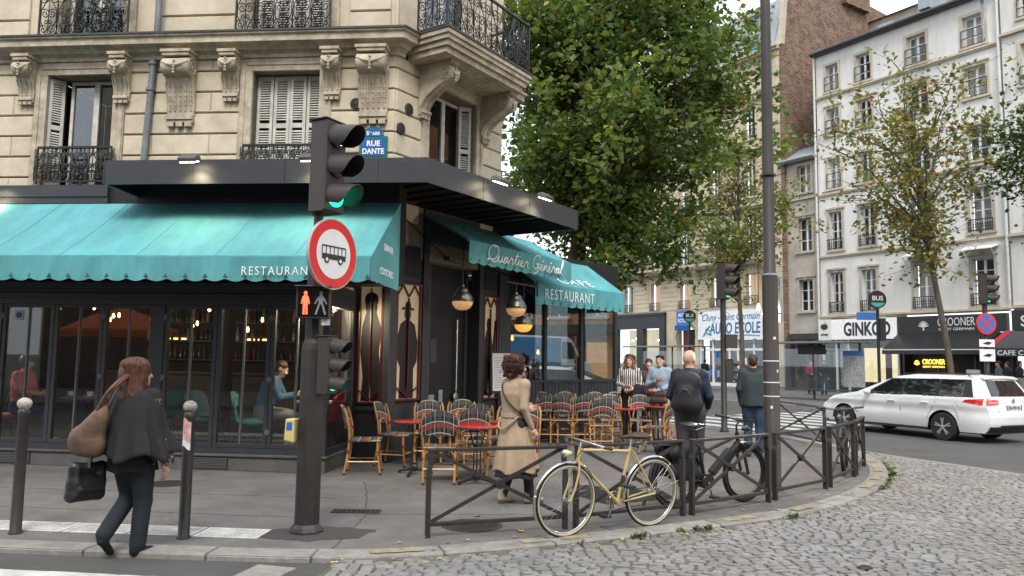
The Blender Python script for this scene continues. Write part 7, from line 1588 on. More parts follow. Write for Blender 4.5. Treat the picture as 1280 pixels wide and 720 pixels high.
# ============================================================ buildings across the boulevard
ARR = math.atan2(-RD.y, -RD.x); FRR = frame(17.88, 45.0, 0, ARR)
m_rend = mat('pale_render', (.66, .655, .635), .9, var=.07, scale=1.6, dirt=.12, dscale=.4, bump=.1, stretch=(2.2, 2.2, .22)); m_rend2 = mat('grey_render', (.46, .42, .36), .9, var=.1, scale=.9, dirt=.3, dscale=.6)
m_cst = mat('cream_ashlar', (.58, .50, .37), .85, var=.10, scale=1.2, dirt=.18, dscale=.5); m_cst2 = mat('cream_trim', (.55, .48, .37), .85, var=.12, dirt=.2)
m_slate = mat('slate_roof', (.085, .085, .095), .6, var=.25, scale=4); m_tile = mat('clay_tile', (.22, .09, .05), .8, var=.3, scale=6); m_zinc2 = mat('zinc_roof', (.33, .36, .39), .45, metal=.2, var=.12)
m_pipew = mat('white_pipe', (.62, .62, .60), .5); m_wfr = mat('window_white', (.66, .66, .64), .5, var=.05); m_pg = glass_mat('far_glass', (.82, .86, .88), 1.0, .10); m_curt = mat('net_curtain', (.32, .33, .33), .8); m_litw = mat('lit_room', (.45, .30, .15), .7, emit=(1, .62, .28), estr=.25)
def brickm():
    m = mat('old_brick', (.17, .112, .08), .9, col2=(.07, .048, .038), scale=2.2, bump=.6, bscale=9); t = m.node_tree; n = t.nodes; L = t.links; b = n['Principled BSDF']; src = b.inputs['Base Color'].links[0].from_socket
    mp = n.new('ShaderNodeMapping'); mp.inputs['Rotation'].default_value = (0, 0, -(ARR+R(90))); L.new(n['Texture Coordinate'].outputs['Object'], mp.inputs[0]); sp = n.new('ShaderNodeSeparateXYZ'); L.new(mp.outputs[0], sp.inputs[0]); cb = n.new('ShaderNodeCombineXYZ'); L.new(sp.outputs[0], cb.inputs[0]); L.new(sp.outputs[2], cb.inputs[1])
    br = n.new('ShaderNodeTexBrick'); br.inputs['Scale'].default_value = 1; br.inputs['Brick Width'].default_value = .34; br.inputs['Row Height'].default_value = .13; br.inputs['Mortar Size'].default_value = .02; br.inputs['Color1'].default_value = (1.5, 1.35, 1.2, 1); br.inputs['Color2'].default_value = (.45, .42, .40, 1); br.inputs['Mortar'].default_value = (2.0, 2.1, 2.1, 1); br.inputs['Bias'].default_value = -.1
    nz = n.new('ShaderNodeTexNoise'); nz.inputs['Scale'].default_value = 3; L.new(cb.outputs[0], nz.inputs['Vector']); ad = n.new('ShaderNodeVectorMath'); ad.operation = 'MULTIPLY_ADD'; ad.inputs[1].default_value = (.25, .12, 0); L.new(nz.outputs['Color'], ad.inputs[0]); L.new(cb.outputs[0], ad.inputs[2]); L.new(ad.outputs[0], br.inputs['Vector'])
    mx = n.new('ShaderNodeMix'); mx.data_type = 'RGBA'; mx.blend_type = 'MULTIPLY'; mx.inputs[0].default_value = 1; L.new(src, mx.inputs[6]); L.new(br.outputs['Color'], mx.inputs[7]); L.new(mx.outputs[2], b.inputs['Base Color']); return m
m_brick = brickm()
CURT = [m_curt, mat('white_curtain', (.55, .55, .53), .8), mat('dim_room', (.06, .065, .07), .8), mat('grey_room', (.14, .15, .16), .8), mat('dim_room', (.06, .065, .07), .8)]
class Bld:
    def __init__(s, name, label, fr, x, y=0):
        s.fr = fr; p = fr @ Vector((x, y, 0)); s.o = tuple(p); s.t = thing(name, label, 'building', s.o)
        s.rel = Matrix.Translation([-c for c in s.o]) @ fr
    def part(s, mb, name, m, parent=None, smooth=False): return W_(mb, name, m, parent or s.t, s.o, smooth)
    def put(s, name, me, x, y, z, sc=(1, 1, 1), parent=None): return place(name, me, parent or s.t, s.rel @ Matrix.Translation((x, y, z)) @ Matrix.Diagonal((*sc, 1)))
    def wall(s, x0, x1, z0, z1, ops, m, th=.35, y=0):
        xs = sorted({x0, x1, *[a for o in ops for a in o[:2] if x0 < a < x1]}); zs = sorted({z0, z1, *[a for o in ops for a in o[2:4] if z0 < a < z1]})
        mb = MB(s.fr)
        for a, b in zip(xs[:-1], xs[1:]):
            run = None
            for c, d in zip(zs[:-1], zs[1:]):
                mx, mz = (a+b)/2, (c+d)/2; op = any(o[0] < mx < o[1] and o[2] < mz < o[3] for o in ops)
                if op:
                    if run: mb.box((a, y, run[0]), (b, y+th, run[1])); run = None
                else: run = (run[0], d) if run else (c, d)
            if run: mb.box((a, y, run[0]), (b, y+th, run[1]))
        return s.part(mb, 'wall', m)
_WC = {}
def win_mesh(w_, h, nb):
    k = (round(w_, 2), round(h, 2), nb)
    if k not in _WC:
        t = .06; mb = MB(); mb.box((0, 0, 0), (t, .06, h)); mb.box((w_-t, 0, 0), (w_, .06, h)); mb.box((t, 0, h-t), (w_-t, .06, h)); mb.box((t, 0, 0), (w_-t, .06, t)); mb.box((w_/2-.055, -.01, t), (w_/2+.055, .05, h-t))
        for i in range(1, nb): z = h*i/nb; mb.box((t, .01, z-.02), (w_/2-.056, .045, z+.02)); mb.box((w_/2+.056, .01, z-.02), (w_-t, .045, z+.02))
        g = MB(); g.box((t, .025, t), (w_/2-.05, .035, h-t)); _WC[k] = (mb.mesh('window', [m_wfr]), g.mesh('pane', [m_pg]))
    return _WC[k]
_RC = {}
def rail_mesh(w_, h, kind):
    k = (round(w_, 2), h, kind)
    if k not in _RC:
        mb = MB()
        for z in ((h, h*.5) if kind == 'bars' else (h, .06)): mb.box((0, -.02, z-.02), (w_, .02, z+.02))
        if kind == 'bars': mb.box((0, -.02, .0), (w_, .02, .03))
        n = max(2, int(w_/(.45 if kind == 'bars' else .11)))
        for i in range(n+1): x = w_*i/n; mb.box((x-.012, -.012, 0), (x+.012, .012, h))
        if kind != 'bars':
            for i in range(n): mb.tube([(w_*(i+.5)/n+.05*math.cos(q), 0, h*.5+.09*math.sin(q)) for q in (0, .8, 1.6, 2.4, 3.14, 3.9, 4.7, 5.5)], .01, 4, closed=True)
        _RC[k] = mb.mesh('railing', [m_black])
    return _RC[k]
random.seed(77)
def window(B, x0, x1, z0, z1, nb=3, rec=.22, sur=.14, sm=None, rail=None, back=None, keystone=False, sill=True):
    w_, h = x1-x0, z1-z0; wm_, gm = win_mesh(w_, h, nb); wo = B.put('window', wm_, x0, rec, z0)
    for dx in (0, w_/2-.01): B.put('pane', gm, x0+dx, rec+.004, z0, parent=wo)
    mb = MB(B.fr); mb.box((x0-.02, rec+.30, z0-.02), (x1+.02, rec+.32, z1+.02)); B.part(mb, 'curtain', back or random.choice(CURT))
    if sur:
        mb = MB(B.fr); mb.box((x0-sur, -.05, z0-.02), (x0, .0, z1)); mb.box((x1, -.05, z0-.02), (x1+sur, .0, z1)); mb.box((x0-sur, -.05, z1), (x1+sur, 0, z1+sur))
        if keystone: mb.box(((x0+x1)/2-.12, -.08, z1+.003), ((x0+x1)/2+.12, -.051, z1+sur+.12)); mb.box((x0-sur-.05, -.12, z1+sur+.003), (x1+sur+.05, 0, z1+sur+.10))
        B.part(mb, 'surround', sm or m_cst2)
    if sill: mb = MB(B.fr); mb.box((x0-sur-.05, -.12, z0-.14), (x1+sur+.05, .22, z0-.025)); B.part(mb, 'sill', sm or m_cst2)
    if rail: B.put('railing', rail_mesh(w_+.1, .85 if rail == 'bars' else .6, rail), x0-.05, -.10, z0)
# ---- white rendered house
wh_ = Bld('rendered_house', 'white rendered five storey house above the white and black shop signs', FRR, 5.4)
cols = [(1.0, 1.8), (2.95, 3.8), (5.92, 6.95), (8.83, 9.86)]; rows = [(4.6, 6.92), (8.25, 10.45), (11.85, 13.6), (15.05, 16.6), (17.68, 19.25)]
ops = [(a, b, c, d) for a, b in cols for c, d in rows]
wh_.wall(.34, 10.5, 4.4, 20.0, ops, m_rend)
for i, (a, b) in enumerate(cols):
    for j, (c, d) in enumerate(rows): window(wh_, a, b, c, d, 4 if j < 2 else 3, rail='bars' if j > 1 else 'scroll', keystone=(j in (0, 1, 3)), sill=True, sm=m_rend2 if j < 2 else m_cst2, back=m_litw if (i, j) == (9, 9) else None)
for z, pr in ((17.38, .16), (11.5, .12), (7.85, .12), (4.36, .2)):
    mb = MB(FRR); mb.box((.34, -pr, z), (10.5, 0, z+.10)); mb.box((.34, -pr*.6, z-.08), (10.5, 0, z-.002)); wh_.part(mb, 'string_course', m_cst2)
mb = MB(FRR); mb.box((.2, -.35, 20.0), (10.5, .3, 20.10)); mb.tube([(.2, -.42, 20.12), (10.5, -.42, 20.12)], .09, 8); wh_.part(mb, 'gutter', m_slate)
mb = MB(FRR); mb.prism([(.25, -.35, 20.11), (.25, 5.5, 22.6), (.25, 5.5, 22.5), (.25, -.3, 20.05)], (10.2, 0, 0)); rf = wh_.part(mb, 'roof', m_slate)
mb = MB(FRR); mb.prism([(.35, 0, 4.4), (.35, 6, 4.4), (.35, 6, 22.5), (.35, .2, 20.0)], (.3, 0, 0)); wh_.part(mb, 'side_wall', m_rend)
mb = MB(FRR); mb.prism([(8.0, 1.2, 20.7), (8.0, 1.2, 22.2), (8.0, 3.6, 22.5), (8.0, 3.6, 21.8)], (2.0, 0, 0)); dm_ = wh_.part(mb, 'dormer', m_zinc2, rf)
mb = MB(FRR); mb.box((5.2, 2.6, 21.8), (5.8, 4.6, 25)); mb.box((3.4, 1.6, 20.9), (4.3, 2.2, 21.3)); wh_.part(mb, 'skylight', m_zinc2, rf)
for x, zz in ((.28, 4.0), (10.52, 4.8)):
    mb = MB(FRR); mb.tube([(x, -.12, 20.0), (x, -.12, zz)], .06, 8); mb.tube([(x, -.12, 14.5), (x+.4, -.12, 15.3)], .05, 6); wh_.part(mb, 'downpipe', m_pipew, smooth=True)
for a, b in cols[2:]:   # small blinds over the first floor windows
    mb = MB(FRR); mb.prism([(a-.25, -.02, 7.55), (a-.25, -.75, 7.32), (a-.25, -.75, 7.28), (a-.25, -.02, 7.48)], (b-a+.5, 0, 0)); wh_.part(mb, 'window_blind', m_wfr)
    for x in (a-.2, b+.2): mb = MB(FRR); mb.tube([(x, -.72, 7.3), (x, -.04, 6.6)], .02, 5); wh_.part(mb, 'blind_stay', m_wfr)
# shops at street level
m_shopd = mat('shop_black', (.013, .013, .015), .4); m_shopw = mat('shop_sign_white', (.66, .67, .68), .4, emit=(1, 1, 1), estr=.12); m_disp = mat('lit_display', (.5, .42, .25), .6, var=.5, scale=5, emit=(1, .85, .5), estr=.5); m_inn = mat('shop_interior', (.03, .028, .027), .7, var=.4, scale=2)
sh = Bld('phone_shop', 'phone shop front with a white fascia sign and lit display', FRR, 2.6); sh.t['category'] = 'shop'
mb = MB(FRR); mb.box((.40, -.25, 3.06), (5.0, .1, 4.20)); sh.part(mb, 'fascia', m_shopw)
mb = MB(FRR); mb.text('GINKGO', 1.02, (3.3, -.254, 3.28), (1, 0, 0), (0, 0, 1), .01, bold=.03, fit=2.75); sh.part(mb, 'lettering', m_pict)
mb = MB(FRR); mb.box((.36, -.34, 3.02), (1.14, -.255, 4.22)); sh.part(mb, 'side_panel', m_wfr)
mb = MB(FRR); mb.lathe([(.15, 0), (.15, .01)], 20, (.67, -.345, 3.80), (0, -1, 0)); mb.lathe([(.15, 0), (.15, .0105)], 20, (.83, -.345, 3.80), (0, -1, 0)); mb.lathe([(.13, 0), (.13, .011)], 20, (.75, -.345, 3.74), (0, -1, 0)); mb.prism([(.75, -.345, 3.97), (.80, -.345, 4.03), (.86, -.345, 4.08), (.83, -.345, 4.0)], (0, -.01, 0)); sh.part(mb, 'apple_mark', m_pict)['kind'] = 'stuff'
mb = MB(FRR); mb.text('STORE', .17, (.75, -.346, 3.28), (1, 0, 0), (0, 0, 1), .006, bold=.006, sx=.9); sh.part(mb, 'lettering', m_pict)
mb = MB(FRR); mb.box((.34, 2.2, .12), (5.0, 2.3, 3.06)); mb.box((.34, .0, 3.0), (5.0, 2.2, 3.05)); mb.box((.34, .1, .12), (.40, 2.2, 3.0)); mb.box((4.95, .1, .12), (5.0, 2.2, 3.0)); sh.part(mb, 'room_lining', m_inn)
for x in (.42, 1.25, 2.0, 4.9): mb = MB(FRR); mb.box((x, -.05, .12), (x+.09, .08, 3.05)); sh.part(mb, 'frame_post', m_wfr)
mb = MB(FRR); mb.box((1.4, .15, .5), (1.9, .3, 2.9)); sh.part(mb, 'display_shelf', mat('display_mix', (.5, .52, .55), .5, col2=(.05, .06, .08), scale=6))
mb = MB(FRR); mb.box((2.2, 1.2, .7), (3.4, 1.3, 2.6)); sh.part(mb, 'display', m_disp); mb = MB(FRR); mb.box((3.6, 1.6, .7), (4.8, 1.7, 2.4)); sh.part(mb, 'display', m_disp)
for a, b in ((.51, 1.25), (1.34, 2.0), (2.09, 4.9)): mb = MB(FRR); mb.box((a, .0, .15), (b, .012, 3.0)); sh.part(mb, 'pane', m_glass)
rs = Bld('restaurant_front', 'black restaurant front with a long dark awning and glowing yellow sign', FRR, 7.7); rs.t['category'] = 'shop'
mb = MB(FRR); mb.box((5.02, -.2, 3.32), (10.38, .1, 4.20)); rs.part(mb, 'fascia', m_shopd)
mb = MB(FRR); mb.text('CROONER', .60, (8.05, -.204, 3.66), (1, 0, 0), (0, 0, 1), .008, bold=-.004, fit=1.8); rs.part(mb, 'lettering', m_swhite)
mb = MB(FRR); mb.text('SAINT GERMAIN', .17, (8.05, -.204, 3.44), (1, 0, 0), (0, 0, 1), .008, fit=1.7); rs.part(mb, 'lettering', m_swhite)
mb = MB(FRR)
for k in range(-3, 4): q = R(90+k*24); mb.bar((6.42, -.206, 3.62), (6.42+.27*math.cos(q), -.206, 3.62+.32*math.sin(q)), .006, .05, up=(math.sin(q), 0, -math.cos(q)))
mb.bar((6.42, -.206, 3.45), (6.42, -.206, 3.64), .06, .006); rs.part(mb, 'fan_emblem', m_swhite)['kind'] = 'stuff'
mb = MB(FRR); mb.prism([(5.05, -.15, 3.34), (5.05, -1.7, 2.45), (5.05, -1.7, 2.42), (5.05, -.15, 3.28)], (5.0, 0, 0)); rs.part(mb, 'awning', m_shopd); mb = MB(FRR); mb.box((5.05, -1.72, 2.22), (10.05, -1.69, 2.42)); rs.part(mb, 'awning_edge', m_shopd); mb = MB(FRR); mb.box((5.05, -1.725, 2.42), (10.05, -1.70, 2.47)); rs.part(mb, 'awning_bar', m_wfr)
mb = MB(FRR); mb.box((5.02, .6, .12), (10.4, .7, 3.32)); rs.part(mb, 'front_wall', m_inn)
m_neon = mat('yellow_neon', (.9, .6, .1), .4, emit=(1, .58, .08), estr=1.3)
mb = MB(FRR); mb.text('CROONER', .36, (6.75, .02, 1.74), (1, 0, 0), (0, 0, 1), .012, bold=.006, fit=1.15); mb.text('SAINT GERMAIN', .14, (6.75, .02, 1.56), (1, 0, 0), (0, 0, 1), .012, fit=1.1); rs.part(mb, 'neon_sign', m_neon)['kind'] = 'stuff'
mb = MB(FRR)
for k in range(-3, 4): q = R(90+k*25); mb.bar((5.9, .0, 1.70), (5.9+.15*math.cos(q), .0, 1.70+.24*math.sin(q)), .012, .05, up=(math.sin(q), 0, -math.cos(q)))
rs.part(mb, 'neon_fan', m_neon)['kind'] = 'stuff'
for x in (5.1, 6.9, 8.7, 10.3): mb = MB(FRR); mb.box((x, .05, .12), (x+.12, .16, 3.3)); rs.part(mb, 'frame_post', m_shopd)
mb = MB(FRR); mb.box((9.0, -1.3, .12), (9.6, -1.2, 1.5)); rs.part(mb, 'menu_stand', m_wfr)
dw = Bld('dark_doorway', 'dark shop doorway beside the phone shop', FRR, -.8); dw.t['category'] = 'shop'
mb = MB(FRR); mb.box((-1.9, -.15, 3.1), (.36, .2, 3.45)); mb.box((-2.1, -.1, .12), (-1.75, .3, 3.1)); dw.part(mb, 'frame', m_shopd); mb = MB(FRR); mb.box((-1.75, 1.6, .12), (.34, 1.7, 3.1)); dw.part(mb, 'back_wall', m_inn); mb = MB(FRR); mb.box((-1.0, 1.3, 1.4), (0, 1.4, 2.6)); dw.part(mb, 'display', mat('brown_display', (.20, .06, .04), .6, var=.6, scale=5, emit=(1, .4, .2), estr=.1)); mb = MB(FRR); mb.box((-.1, -.12, .12), (.10, .0, 3.05)); dw.part(mb, 'door_frame', m_shopd)
# ---- narrow grey house
gh = Bld('grey_house', 'narrow grey three storey house squeezed beside the brick gable', FRR, -.95)
ops = [(-1.2, -.25, 4.8, 6.68), (-1.2, -.25, 8.4, 10.4), (-1.2, -.25, 12.0, 13.65), (-1.9, .3, 0, 3.1)]
gh.wall(-2.2, .30, 0, 14.0, ops, m_rend2, y=.12)
for c, d in ((4.8, 6.68), (8.4, 10.4), (12.0, 13.65)): 
    gf = gh.fr; gh.fr = FRR @ Matrix.Translation((0, .12, 0)); gh.rel = Matrix.Translation([-q for q in gh.o]) @ gh.fr; window(gh, -1.2, -.25, c, d, 3, sm=m_rend2, keystone=c < 12); gh.fr = gf; gh.rel = Matrix.Translation([-q for q in gh.o]) @ gf
mb = MB(FRR); mb.prism([(-2.3, -.35, 14.0), (-2.3, 1.6, 15.2), (-2.3, 1.6, 15.05), (-2.3, -.3, 13.88)], (2.6, 0, 0)); gh.part(mb, 'zinc_edge', m_zinc2); mb = MB(FRR); mb.prism([(-2.2, 1.5, 15.15), (-2.2, 5.5, 19), (-2.2, 5.5, 18.8), (-2.2, 1.5, 15.0)], (2.5, 0, 0)); gh.part(mb, 'roof', m_slate); mb = MB(FRR); mb.tube([(-2.2, -.42, 14.02), (.3, -.42, 14.02)], .08, 8); gh.part(mb, 'gutter', m_zinc2); mb = MB(FRR); mb.box((-2.2, 0, 11.55), (.3, .12, 11.68)); mb.box((-2.2, 0, 3.15), (.3, .12, 3.4)); gh.part(mb, 'string_course', m_rend2)
# ---- cream building with the iron balcony and brick gable
ch_ = Bld('cream_building', 'cream stone building with a long iron balcony and a tall brick gable', FRR, -8)
cx_ = [(-16.9, -15.95), (-13.95, -13.0), (-11.0, -10.05), (-8.1, -7.15), (-5.15, -4.2)]
ops = []
for a, b in cx_: ops += [(a, b, 5.35, 7.4), (a, b, 8.45, 11.2), (a, b, 12.4, 14.9), (a, b, 16.2, 18.3)]
ops += [(-11.2, -9.55, 0, 4.1), (-9.1, -3.7, .0, 5.1), (-18, -12.35, 0, 5.2)]
ch_.wall(-19, -2.25, 0, 21.6, ops, m_cst)
for k in range(9):      # rusticated courses on the lower storey as shallow bands
    z = 5.3+k*.33
    for a, b in zip([-19]+[q[1]+.2 for q in cx_], [q[0]-.2 for q in cx_]+[-2.25]):
        mb = MB(FRR); mb.block((a+.01, -.035, z+.012), (b-.01, .01, z+.318), .012); ch_.part(mb, 'stone_course', m_cst)
for i, (a, b) in enumerate(cx_):
    window(ch_, a, b, 5.35, 7.4, 1, sur=.0, rail='scroll', back=m_litw if i in (1, 2, 4) else None, sill=False); window(ch_, a, b, 8.45, 11.2, 2, keystone=True, sill=False); window(ch_, a, b, 12.4, 14.9, 2, keystone=True, rail='scroll'); window(ch_, a, b, 16.2, 18.3, 2, rail='scroll')
mb = MB(FRR); mb.box((-17.5, -.85, 8.16), (-2.9, 0, 8.30)); mb.box((-17.5, -.78, 8.05), (-2.9, 0, 8.16)); mb.box((-17.5, -.65, 7.95), (-2.9, 0, 8.05)); ch_.part(mb, 'balcony_slab', m_cst2)
nrl = 10; w_ = 14.5/nrl
for i in range(nrl): ch_.put('railing', rail_mesh(w_, .95, 'scroll'), -17.45+i*w_, -.80, 8.31)
for x in (-17.2, -14.9, -12.0, -9.1, -6.1, -3.3):
    mb = MB(FRR); mb.prism([(x-.15, 0, 7.94), (x-.15, -.62, 7.94), (x-.15, -.55, 7.75), (x-.15, -.15, 7.35), (x-.15, 0, 7.2)], (.3, 0, 0)); ch_.part(mb, 'bracket', m_cst2)
for z, pr in ((11.7, .25), (15.5, .18), (19.0, .35), (21.6, .45)): mb = MB(FRR); mb.box((-19, -pr, z), (-2.2, 0, z+.16)); mb.box((-19, -pr*.6, z-.14), (-2.2, 0, z-.002)); ch_.part(mb, 'cornice', m_cst2)
for k in range(46): mb = MB(FRR); x = -18.8+k*.36; mb.box((x, -.3, 18.66), (x+.16, -.002, 18.85)); ch_.part(mb, 'dentil', m_cst2)
for a, b in cx_: 
    mb = MB(FRR); mb.box((a-.5, -.35, 15.3), (b+.5, 0, 15.48)); ch_.part(mb, 'window_hood', m_cst2)
for k in range(12):
    z = 9+k*1.1; mb = MB(FRR); mb.box((-2.95 if k % 2 else -2.75, -.06, z), (-2.24, .4, z+.95)); ch_.part(mb, 'quoin', m_cst2)
# mansard and dormers
mb = MB(FRR); mb.prism([(-19, -.1, 21.77), (-19, 1.0, 25.3), (-19, 4, 26.3), (-19, 4, 21.77)], (16.7, 0, 0)); rf = ch_.part(mb, 'mansard_roof', m_zinc2)
for k in range(28): mb = MB(FRR); x = -18.8+k*.6; mb.bar((x, -.10, 21.8), (x, 1.0, 25.32), .04, .05, up=(0, -1, .3)); ch_.part(mb, 'standing_seam', m_zinc2, rf)
for a, b in ((-8.0, -7.0), (-4.75, -3.75), (-11.2, -10.2)):
    mb = MB(FRR); mb.box((a-.12, -.02, 21.8), (a, 1.0, 24.3)); mb.box((b, -.02, 21.8), (b+.12, 1.0, 24.3)); mb.prism([(a-.3, -.15, 24.3), ((a+b)/2, -.15, 24.5), (b+.3, -.15, 24.3)], (0, 1.2, 0)); ch_.part(mb, 'dormer', m_zinc2, rf); wm_, gm = win_mesh(1.0, 2.4, 2); ch_.put('window', wm_, a, .05, 21.9, parent=rf); ch_.put('railing', rail_mesh(1.1, .85, 'bars'), a-.05, -.2, 21.8, parent=rf)
    mb = MB(FRR); mb.box((a, .1, 21.9), (b, .12, 24.3)); ch_.part(mb, 'pane', m_pg, rf)
mb = MB(FRR); mb.tube([(-4.2, -.05, 21.9), (-4.2, -.05, 22.5)], .1, 8); ch_.part(mb, 'bucket', mat('blue_bucket', (.05, .35, .45), .5))
mb = MB(FRR); mb.prism([(-2.24, -.05, 0), (-2.24, 13, 0), (-2.24, 13, 26.6), (-2.24, 1.5, 27.2), (-2.24, .3, 24.5), (-2.24, -.05, 21.7)], (.25, 0, 0)); gb = ch_.part(mb, 'brick_gable', m_brick)
mb = MB(FRR); mb.box((-2.6, 6.3, 26.0), (-1.6, 9.0, 27.4)); ch_.part(mb, 'chimney', m_brick, gb); mb = MB(FRR); mb.box((-2.7, 6.2, 27.4), (-1.5, 9.1, 27.7)); mb.box((-2.4, 1.4, 27.05), (-1.9, 6.2, 27.35)); ch_.part(mb, 'coping', m_cst2, gb)
mb = MB(FRR); mb.prism([(-2.3, -.12, 21.7), (-2.3, .25, 24.6), (-2.3, .75, 25.8), (-2.3, .95, 25.7), (-2.3, .5, 24.5), (-2.3, .15, 21.7)], (.34, 0, 0)); ch_.part(mb, 'stone_verge', m_cst2, gb)
mb = MB(FRR); mb.box((-2.2, 9.5, 20), (6, 14, 25.5)); ch_.part(mb, 'rear_wing', m_rend2); mb = MB(FRR); mb.prism([(-2.2, 9.3, 25.5), (-2.2, 12, 26.6), (-2.2, 14.2, 25.5)], (8.2, 0, 0)); ch_.part(mb, 'rear_roof', m_tile)
# its shops: dark boutique, arched door, driving school
bt = Bld('boutique', 'black boutique front with two bright display windows', FRR, -15); bt.t['category'] = 'shop'
mb = MB(FRR); mb.box((-18, -.2, 4.1), (-12.35, .2, 5.2)); mb.box((-18, -.3, 5.05), (-12.35, .1, 5.22))
for a, b in ((-18, -17.6), (-15.3, -14.6), (-12.9, -12.35)): mb.box((a, -.2, .12), (b, .2, 4.1))
mb.box((-18, -.2, .12), (-12.35, .2, .6)); bt.part(mb, 'front', mat('navy_black', (.014, .017, .024), .45)); mb = MB(FRR); mb.box((-18, 1.5, .12), (-12.35, 1.6, 4.1)); bt.part(mb, 'lit_wall', mat('lit_boutique', (.5, .45, .33), .7, var=.3, scale=1.2, emit=(1, .85, .55), estr=.28))
for x, z in ((-16.8, 3.2), (-16.1, 3.3), (-14.0, 3.2), (-13.5, 3.35), (-16.4, 3.35)): mb = MB(FRR); mb.lathe([(.07, 0), (.07, .1)], 10, (x, .8, z)); bt.part(mb, 'spot_lamp', m_lit)
for a, b in ((-17.6, -15.3), (-14.6, -12.9)): mb = MB(FRR); mb.box((a, .05, .6), (b, .06, 4.1)); bt.part(mb, 'pane', m_glass)
dr = MB(FRR); dr.box((-11.0, .3, .12), (-9.75, .36, 3.9)); ch_.part(dr, 'door', mat('red_door', (.14, .015, .015), .45))
mb = MB(FRR)
for k in range(9): q0, q1 = R(180-k*20), R(160-k*20); mb.prism([(-10.38+.95*math.cos(q0), -.1, 3.3+.95*math.sin(q0)), (-10.38+1.25*math.cos(q0), -.1, 3.3+1.25*math.sin(q0)), (-10.38+1.25*math.cos(q1), -.1, 3.3+1.25*math.sin(q1)), (-10.38+.95*math.cos(q1), -.1, 3.3+.95*math.sin(q1))], (0, .12, 0))
mb.box((-11.6, -.12, .12), (-11.25, 0, 3.3)); mb.box((-9.5, -.12, .12), (-9.15, 0, 3.3)); ch_.part(mb, 'door_arch', m_cst2)
ds = Bld('driving_school', 'driving school front with a big white sign in blue lettering', FRR, -6.4); ds.t['category'] = 'shop'
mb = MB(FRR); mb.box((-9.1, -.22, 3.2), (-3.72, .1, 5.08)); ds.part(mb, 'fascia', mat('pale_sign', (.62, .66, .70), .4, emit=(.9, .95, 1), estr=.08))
m_bl = mat('blue_letters', (.03, .11, .30), .5); mb = MB(FRR); mb.text('Cluny - Saint Germain', .66, (-6.35, -.224, 4.45), (1, 0, 0), (0, 0, 1), .008, shear=.35, fit=4.8); ds.part(mb, 'lettering', m_bl)
mb = MB(FRR); mb.text('AUTO ECOLE', 1.0, (-5.95, -.224, 3.58), (1, 0, 0), (0, 0, 1), .008, bold=.02, fit=4.2, shear=.08); ds.part(mb, 'lettering', m_bl)
mb = MB(FRR); mb.tube(catmull([(-8.6, -.23, 3.42), (-8.2, -.23, 3.9), (-7.9, -.23, 3.5), (-8.4, -.23, 3.75), (-8.0, -.23, 4.1)]), .05, 5); mb.tube(catmull([(-6.2, -.23, 3.35), (-5.0, -.23, 3.45), (-3.9, -.23, 3.40)]), .03, 5); ds.part(mb, 'logo', mat('teal_logo', (.05, .30, .33), .5))['kind'] = 'stuff'
mb = MB(FRR); mb.box((-9.1, .9, .12), (-3.72, 1.0, 3.2)); ds.part(mb, 'back_wall', mat('office_mix', (.22, .25, .28), .6, col2=(.04, .05, .06), scale=1.5))
for x in (-9.1, -8.0, -6.6, -5.9, -4.6, -3.85): mb = MB(FRR); mb.box((x, -.04, .12), (x+.13, .1, 3.2)); ds.part(mb, 'frame_post', m_wfr)
mb = MB(FRR); mb.box((-9.1, -.05, 2.45), (-3.72, .11, 2.6)); mb.box((-9.1, -.05, .12), (-3.72, .11, .35)); ds.part(mb, 'frame_rail', m_wfr); mb = MB(FRR); mb.box((-9.0, .02, .35), (-3.8, .03, 3.15)); ds.part(mb, 'pane', m_glass)
random.seed(8)
for k in range(12): mb = MB(FRR); x = random.uniform(-8.8, -4.2); z = random.uniform(.7, 2.0); mb.box((x, .0, z), (x+.3, .012, z+.42)); ds.part(mb, 'poster', random.choice((m_swhite, m_sblue, m_curt, m_dkblue)))
p = FRR @ Vector((-10.2, -.5, 4.0)); hs = thing('hanging_sign', 'small blue hanging sign of the driving school', 'sign', tuple(p), ARR)
mb = MB(); mb.box((-.6, -.05, -.05), (.62, .05, 1.2)); mb.build('board', m_sblue, hs)
for i, (tx, z) in enumerate((('AUTO', .80), ('ECOLE', .42))): mb = MB(); mb.text(tx, .34, (0, -.054, z), (1, 0, 0), (0, 0, 1), .006, bold=.008, sx=.9); mb.build('lettering', m_swhite, hs)
mb = MB(); mb.box((.62, -.03, .9), (1.2, .03, .98)); mb.box((0, .05, .5), (.06, .5, .56)); mb.build('arm', m_black, hs)
# ---- next house with a corner cafe
nb_ = Bld('neighbour_house', 'pale house with a grey cafe awning at street level beyond the restaurant', FRR, 14)
cx2 = [(11.45, 12.5), (14.2, 15.2), (16.6, 17.6)]; ops = [(a, b, c, d) for a, b in cx2 for c, d in ((4.9, 7.2), (8.3, 10.6), (11.8, 13.9), (15.0, 17.0), (18.3, 20.2))]
nb_.wall(10.62, 19.5, 3.2, 22.5, ops, m_rend)
for a, b in cx2:
    for j, (c, d) in enumerate(((4.9, 7.2), (8.3, 10.6), (11.8, 13.9), (15.0, 17.0), (18.3, 20.2))): window(nb_, a, b, c, d, 3, rail='bars', keystone=j < 3)
for z in (4.4, 7.8, 17.6, 22.4): mb = MB(FRR); mb.box((10.62, -.2, z), (19.5, 0, z+.14)); nb_.part(mb, 'string_course', m_cst2)
mb = MB(FRR); mb.prism([(10.7, -.3, 22.55), (10.7, 2, 25.5), (10.7, 6, 26), (10.7, 6, 22.55)], (8.8, 0, 0)); nb_.part(mb, 'roof', m_slate); mb = MB(FRR); mb.box((10.62, .3, 20), (10.66, 6, 22.5)); nb_.part(mb, 'wall', m_rend)
